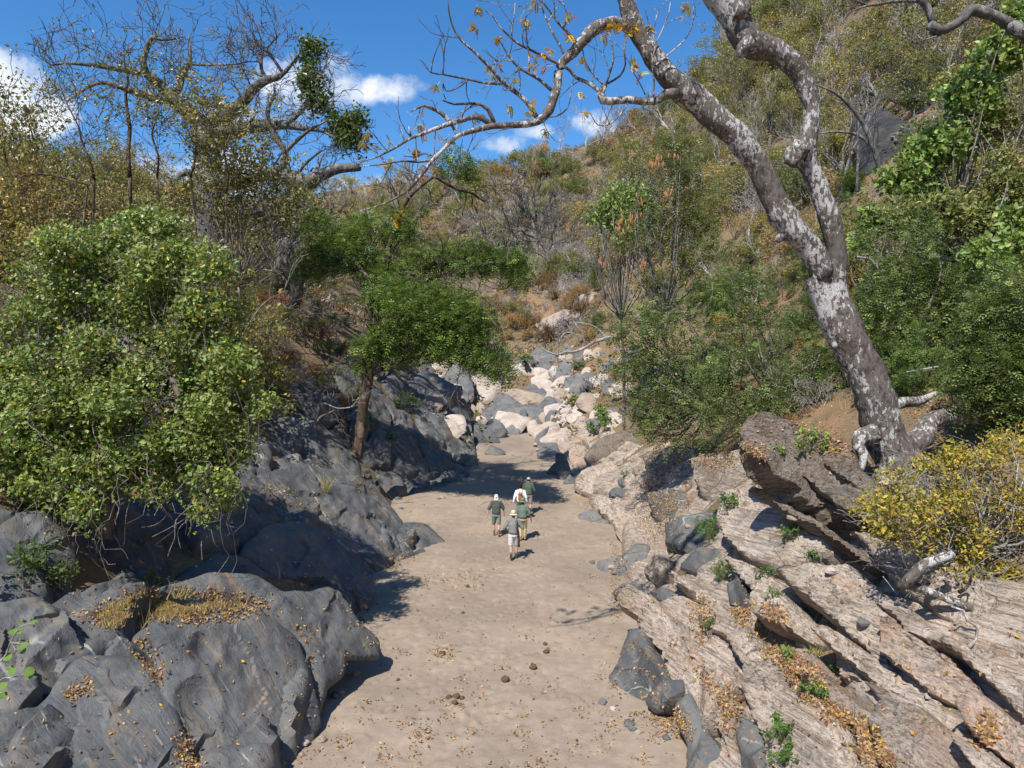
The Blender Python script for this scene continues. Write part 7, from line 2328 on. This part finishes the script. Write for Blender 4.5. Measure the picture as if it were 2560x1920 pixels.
def person(label, u, v, height, heading, stride, arms, shirt, sleeves, legs, legc, hat, boots, skin='skin', belt=None, lean=.05, hair=(0.05, 0.03, 0.02), socks=None, head_turn=0.0):
    dd = hit([u], [v])[0]
    p = at(u, v, np.array(dd))
    h_, n_ = drop(p[0], p[1], 20)
    z = h_.z if h_ is not None else p[2]
    root = thing('person', label, 'person', (p[0], p[1], z + .01), None)
    s = height / 1.78
    root.scale = (s, s, s)
    root.rotation_euler = (0, 0, heading)
    hipz = .93 - abs(stride) * .12
    hips = {-1: np.array([-.095, 0, hipz]), 1: np.array([.095, 0, hipz])}
    fy = {-1: stride, 1: -stride}
    sh = np.array([0, lean * 1.4, 1.44 - abs(stride) * .12])
    body = MB()
    # torso, neck and head
    for t in np.linspace(0, 1, 15):
        rx, ry = np.interp(t, [0, .2, .4, .6, .8, 1], [.15, .145, .14, .158, .175, .15]), np.interp(t, [0, .2, .4, .6, .8, 1], [.115, .105, .10, .108, .112, .09])
        c = np.array([0, 0, hipz + .02]) * (1 - t) + (sh - np.array([0, 0, .06])) * t
        ball(body, c, (rx, ry, .10))
    nk = sh + np.array([0, .02, .04])
    capsule(body, nk - np.array([0, 0, .06]), nk + np.array([0, .02, .08]), .058, .054)
    hd = nk + np.array([0, .045, .165])
    ball(body, hd, (.078, .098, .115), 14)
    ball(body, hd + np.array([0, .03, -.065]), (.055, .062, .05))
    capsule(body, hd + np.array([0, .092, .015]), hd + np.array([0, .112, -.022]), .012, .017)          # nose
    capsule(body, hd + np.array([-.02, .088, -.062]), hd + np.array([.02, .088, -.062]), .010, .010)   # lips
    capsule(body, hd + np.array([-.04, .082, .03]), hd + np.array([.04, .082, .03]), .014, .014)       # brow
    for sd in (-1, 1):
        ball(body, hd + np.array([sd * .082, -.005, -.01]), (.012, .022, .033))                          # ears
    ank = {}
    for sd in (-1, 1):
        f = fy[sd]
        foot = np.array([sd * .095, f * .9, .075 if f >= 0 else .075 + abs(f) * .18])
        kn = (hips[sd] + foot) / 2 + np.array([sd * .012, .05 + abs(f) * .13, .02])
        capsule(body, hips[sd] - np.array([0, 0, .02]), kn, .088, .056)
        capsule(body, kn, kn * .45 + foot * .55 + np.array([0, -.015, 0]), .055, .058)
        capsule(body, kn * .45 + foot * .55 + np.array([0, -.015, 0]), foot, .056, .038)
        ank[sd] = (kn, foot)
    shz = sh - np.array([0, 0, .03])
    arm = {}
    for sd in (-1, 1):
        el, wr = arms[sd]
        a0 = shz + np.array([sd * .185, 0, 0])
        e1 = a0 + np.array(el) * np.array([sd, 1, 1])
        w1 = e1 + np.array(wr) * np.array([sd, 1, 1])
        capsule(body, shz + np.array([sd * .11, 0, .02]), a0, .06, .058)
        capsule(body, a0, e1, .050, .040)
        capsule(body, e1, w1, .040, .028)
        hand(body, w1, w1 - e1, sd)
        arm[sd] = (a0, e1, w1)
    fuse('body', body, M[skin], .011, root, .25)
    ey = MB()
    for sd in (-1, 1):
        ball(ey, hd + np.array([sd * .032, .086, .012]), .011, 8)
    ey.build('eyes', M['eye'], root)
    # shirt
    m = MB()
    for t in np.linspace(0, .95, 16):
        rx, ry = np.interp(t, [0, .15, .35, .55, .75, .95], [.185, .19, .185, .19, .205, .18]), np.interp(t, [0, .15, .35, .55, .75, .95], [.15, .15, .145, .145, .145, .115])
        rx *= 1 + .03 * math.sin(t * 23 + height * 9)
        c = np.array([0, 0, hipz + .06]) * (1 - t) + (sh - np.array([0, 0, .04])) * t
        ball(m, c, (rx, ry, .105), 14)
    for sd in (-1, 1):
        a0, e1, w1 = arm[sd]
        capsule(m, shz + np.array([sd * .09, 0, .02]), a0, .085, .080)
        if sleeves == 'long':
            capsule(m, a0, e1, .078, .066)
            capsule(m, e1, e1 + (w1 - e1) * .9, .064, .050)
        else:
            capsule(m, a0, a0 + (e1 - a0) * .88, .078, .080)
    capsule(m, nk - np.array([0, .01, .05]), nk - np.array([0, .01, .0]), .075, .068)
    fuse('shirt', m, cloth(shirt), .013, root, .3)
    # shorts or trousers
    m = MB()
    for t in (0, .5, 1):
        ball(m, np.array([0, 0, hipz - .03 + .1 * t]), (.172, .142, .09), 14)
    for sd in (-1, 1):
        kn, foot = ank[sd]
        if legs == 'shorts':
            capsule(m, hips[sd] - np.array([0, 0, .02]), hips[sd] + (kn - hips[sd]) * .9, .112, .098)
        else:
            capsule(m, hips[sd] - np.array([0, 0, .02]), kn, .108, .082)
            capsule(m, kn, foot + np.array([0, 0, .05]), .080, .066)
    fuse('shorts' if legs == 'shorts' else 'trousers', m, cloth(legc), .013, root, .5)
    if belt:
        bm_ = MB()
        bm_.add(*lathe([(.182, hipz + .045), (.190, hipz + .05), (.190, hipz + .085), (.182, hipz + .09)], 20, 1.0, .82))
        bm_.build('belt', cloth(belt), root)
    for sd in (-1, 1):
        kn, foot = ank[sd]
        m = MB()
        capsule(m, foot + np.array([0, -.04, -.025]), foot + np.array([0, .16, -.035]), .046, .040)
        capsule(m, foot + np.array([0, -.02, -.01]), foot + np.array([0, -.02, .09]), .050, .052)
        o = fuse('boot', m, cloth(boots), .011, root, .5)
        if socks:
            m = MB()
            capsule(m, foot + np.array([0, -.015, .08]), foot + np.array([0, -.01, .15]), .05, .052)
            fuse('sock', m, cloth(socks), .012, root, .5)
    if hat[0] == 'brim':
        hb = MB()
        b_ = hat[2]
        hb.add(*lathe([(.088, .0), (b_ * .8, -.012), (b_, -.025), (b_, -.019), (b_ * .8, -.004), (.094, .012), (.096, .05), (.088, .10), (.062, .125), (.0, .130)], 20, .95, 1.12))
        o = hb.build('hat', cloth(hat[1]), root, loc=hd + np.array([0, -.005, .035]))
        bd = MB()
        bd.add(*lathe([(.097, .012), (.0985, .02), (.0985, .038), (.097, .045)], 20, .95, 1.12))
        bd.build('hat_band', cloth(tuple(x * .55 for x in hat[1])), root, loc=hd + np.array([0, -.005, .035]))
    elif hat[0] == 'flap':
        hb = MB()
        ball(hb, hd + np.array([0, -.005, .035]), (.094, .112, .098), 14)
        capsule(hb, hd + np.array([0, .10, .04]), hd + np.array([0, .155, .03]), .05, .04, (1.3, 1, .3))
        for x in (-.055, 0, .055):
            capsule(hb, hd + np.array([x, -.085, .0]), hd + np.array([x * 1.2, -.10, -.11]), .030, .024, (1.2, .6, 1))
        fuse('cap', hb, cloth(hat[1]), .011, root, .5)
    elif hat[0] == 'cap':
        hb = MB()
        ball(hb, hd + np.array([0, -.005, .04]), (.090, .108, .088), 14)
        capsule(hb, hd + np.array([0, .10, .04]), hd + np.array([0, .17, .025]), .05, .04, (1.2, 1, .3))
        fuse('cap', hb, cloth(hat[1]), .011, root, .5)
    hm = MB()
    ball(hm, hd + np.array([0, -.022, .012]), (.084, .092, .108) if hat[0] != 'none' else (.092, .104, .118), 14)
    if hat[0] == 'none':
        ball(hm, hd + np.array([0, -.11, .03]), (.042, .04, .045), 10)
    fuse('hair', hm, cloth(hair), .012, root, .5)
    return root, dict(hd=hd, sh=sh, arm=arm, hipz=hipz)


HANG = ((.09, -.02, -.27), (.04, .07, -.25))
BENT = ((.10, -.05, -.26), (-.13, .20, .0))
HOLD = ((.10, .0, -.27), (-.16, .19, .10))
KHAKI_G = (0.075, 0.095, 0.065)
p1, i1 = person('person in dark green shirt, grey shorts and white neck flap cap, leftmost walker', 1241, 1342, 1.80, .05, .16, {-1: ((.14, -.06, -.25), (.06, .02, -.25)), 1: ((.12, .03, -.25), (.03, .08, -.24))},
                (0.072, 0.085, 0.070), 'short', 'shorts', (0.20, 0.235, 0.225), ('flap', (0.68, 0.66, 0.60)), (0.20, 0.13, 0.07), socks=(0.12, .09, .07), belt=(.06, .05, .04))
p2, i2 = person('person in white long sleeved shirt with a brown leather backpack', 1301, 1304, 1.70, -.05, -.12, {-1: ((.10, -.05, -.26), (.05, .02, -.25)), 1: HANG},
                (0.78, 0.79, 0.82), 'long', 'trousers', (0.12, 0.10, 0.07), ('none', None), (0.10, 0.07, 0.05), hair=(0.03, 0.015, 0.012))
p3, i3 = person('person in green shirt and grey shorts carrying a rifle at the front of the group', 1321, 1287, 1.82, -.1, .14, {-1: HOLD, 1: HOLD},
                (0.075, 0.105, 0.072), 'long', 'shorts', (0.25, 0.235, 0.235), ('cap', (0.42, 0.41, 0.38)), (0.10, 0.07, 0.05), belt=(.06, .04, .03))
p4, i4 = person('person in green shirt, tan trousers and wide green hat behind the backpack', 1307, 1352, 1.76, 0.0, -.14, {-1: BENT, 1: ((.12, -.02, -.27), (.05, .03, -.25))},
                (0.125, 0.17, 0.14), 'short', 'trousers', (0.47, 0.37, 0.22), ('brim', (0.15, 0.21, 0.13), .165), (0.30, 0.20, 0.10), 'skin_dark', belt=(.06, .05, .04))
p5, i5 = person('person in grey shirt, pale shorts and beige brimmed hat walking last with a slung rifle', 1284, 1400, 1.84, .03, -.15, {-1: ((.16, -.06, -.24), (-.08, .17, -.10)), 1: ((.15, -.04, -.24), (-.10, .18, .03))},
                (0.19, 0.195, 0.19), 'long', 'shorts', (0.60, 0.58, 0.60), ('brim', (0.60, 0.50, 0.37), .16), (0.07, 0.06, 0.05), belt=(.13, .06, .05), socks=(.16, .14, .12))

# brown leather backpack on the white shirt
from mathutils import Matrix
M['leather'] = mat_plain('brown_leather', (0.30, 0.12, 0.045), .5, .4, .2, 12)
M['gunwood'] = mat_plain('gun_wood', (0.055, 0.025, 0.018), .45, .4, .2, 14)
M['gunmetal'] = mat_plain('gun_metal', (0.03, 0.03, 0.033), .4, .5, .1)


def on_person(pr, p):
    mw = Matrix.Translation(pr.location) @ pr.rotation_euler.to_matrix().to_4x4() @ Matrix.Diagonal((*pr.scale, 1))
    return np.array(mw @ Vector(p))


bp = on_person(p2, (0, -.15, i2['hipz'] + .12))
back = thing('backpack', 'small brown leather backpack worn over the white shirt', 'backpack', bp)
m = MB()
for zz, w, dpt in [(.03, .115, .06), (.08, .125, .07), (.16, .122, .07), (.24, .108, .06), (.30, .08, .045)]:
    ball(m, (0, -.03, zz), (w, dpt, .06), 12)
fuse('bag', m, M['leather'], .012, back, .5)
m = MB()
m.add(*lathe([(.0, .0), (.06, -.01), (.09, -.05), (.095, -.10), (.088, -.105)], 14, 1.1, .75))
m.build('flap', M['leather'], back, loc=(0, -.035, .345))
for sd in (-1, 1):
    m = MB()
    P_, R_ = catmull([(sd * .05, .0, .33), (sd * .07, .04, .44), (sd * .085, .12, .50), (sd * .09, .20, .46)], [.013] * 4, .03)
    m.add(*tube(P_, R_, 5))
    m.build('strap', M['leather'], back)


def rifle(label, a, b):
    """from butt a to muzzle b"""
    a, b = np.array(a), np.array(b)
    ax = unit(b - a)
    L = np.linalg.norm(b - a)
    side = unit(np.cross(ax, (0, 0, 1)))
    dn = np.cross(ax, side)
    if dn[2] > 0:
        dn = -dn
    o = thing('rifle', label, 'rifle', a)
    m = MB()
    V, Fs = tube(np.array([(0, 0, 0), ax * .04, ax * .28, ax * .34]) + np.array([dn * .05, dn * .045, dn * .005, dn * 0]), [.042, .045, .022, .018], 10)
    m.add(V, Fs)
    V, Fs = tube(np.array([ax * .33, ax * .45, ax * .75]) + dn * .012, [.022, .026, .017], 10)
    m.add(V, Fs)
    m.build('stock', M['gunwood'], o)
    m = MB()
    m.add(*tube(np.array([ax * .36, ax * .6, ax * L]) - dn * .008, [.016, .013, .010], 8))
    m.build('barrel', M['gunmetal'], o)
    m = MB()
    m.add(*tube(np.array([ax * .40 + side * .01, ax * .40 + side * .055 + dn * .01]), [.007, .009], 6))
    m.build('bolt', M['gunmetal'], o)
    m = MB()
    P_, R_ = catmull([ax * .36 + dn * .02, ax * .39 + dn * .055, ax * .43 + dn * .055, ax * .45 + dn * .02], [.005] * 4, .01)
    m.add(*tube(P_, R_, 5))
    m.build('trigger_guard', M['gunmetal'], o)
    return o


rifle('rifle held across the chest of the person leading the group', on_person(p3, (-.36, .15, 1.60)), on_person(p3, (.62, .13, .78)))
r5 = rifle('rifle slung muzzle up behind the right shoulder of the last walker', on_person(p5, (.24, -.13, .50)), on_person(p5, (.06, -.15, 1.46)))
m = MB()
q = [on_person(p5, x) - np.array(r5.location) for x in [(.22, -.14, .66), (.20, -.19, 1.0), (.12, -.17, 1.36), (.10, -.05, 1.50)]]
P_, R_ = catmull(q, [.014] * 4, .05)
m.add(*tube(P_, R_, 5))
m.build('sling', M['gunmetal'], r5)
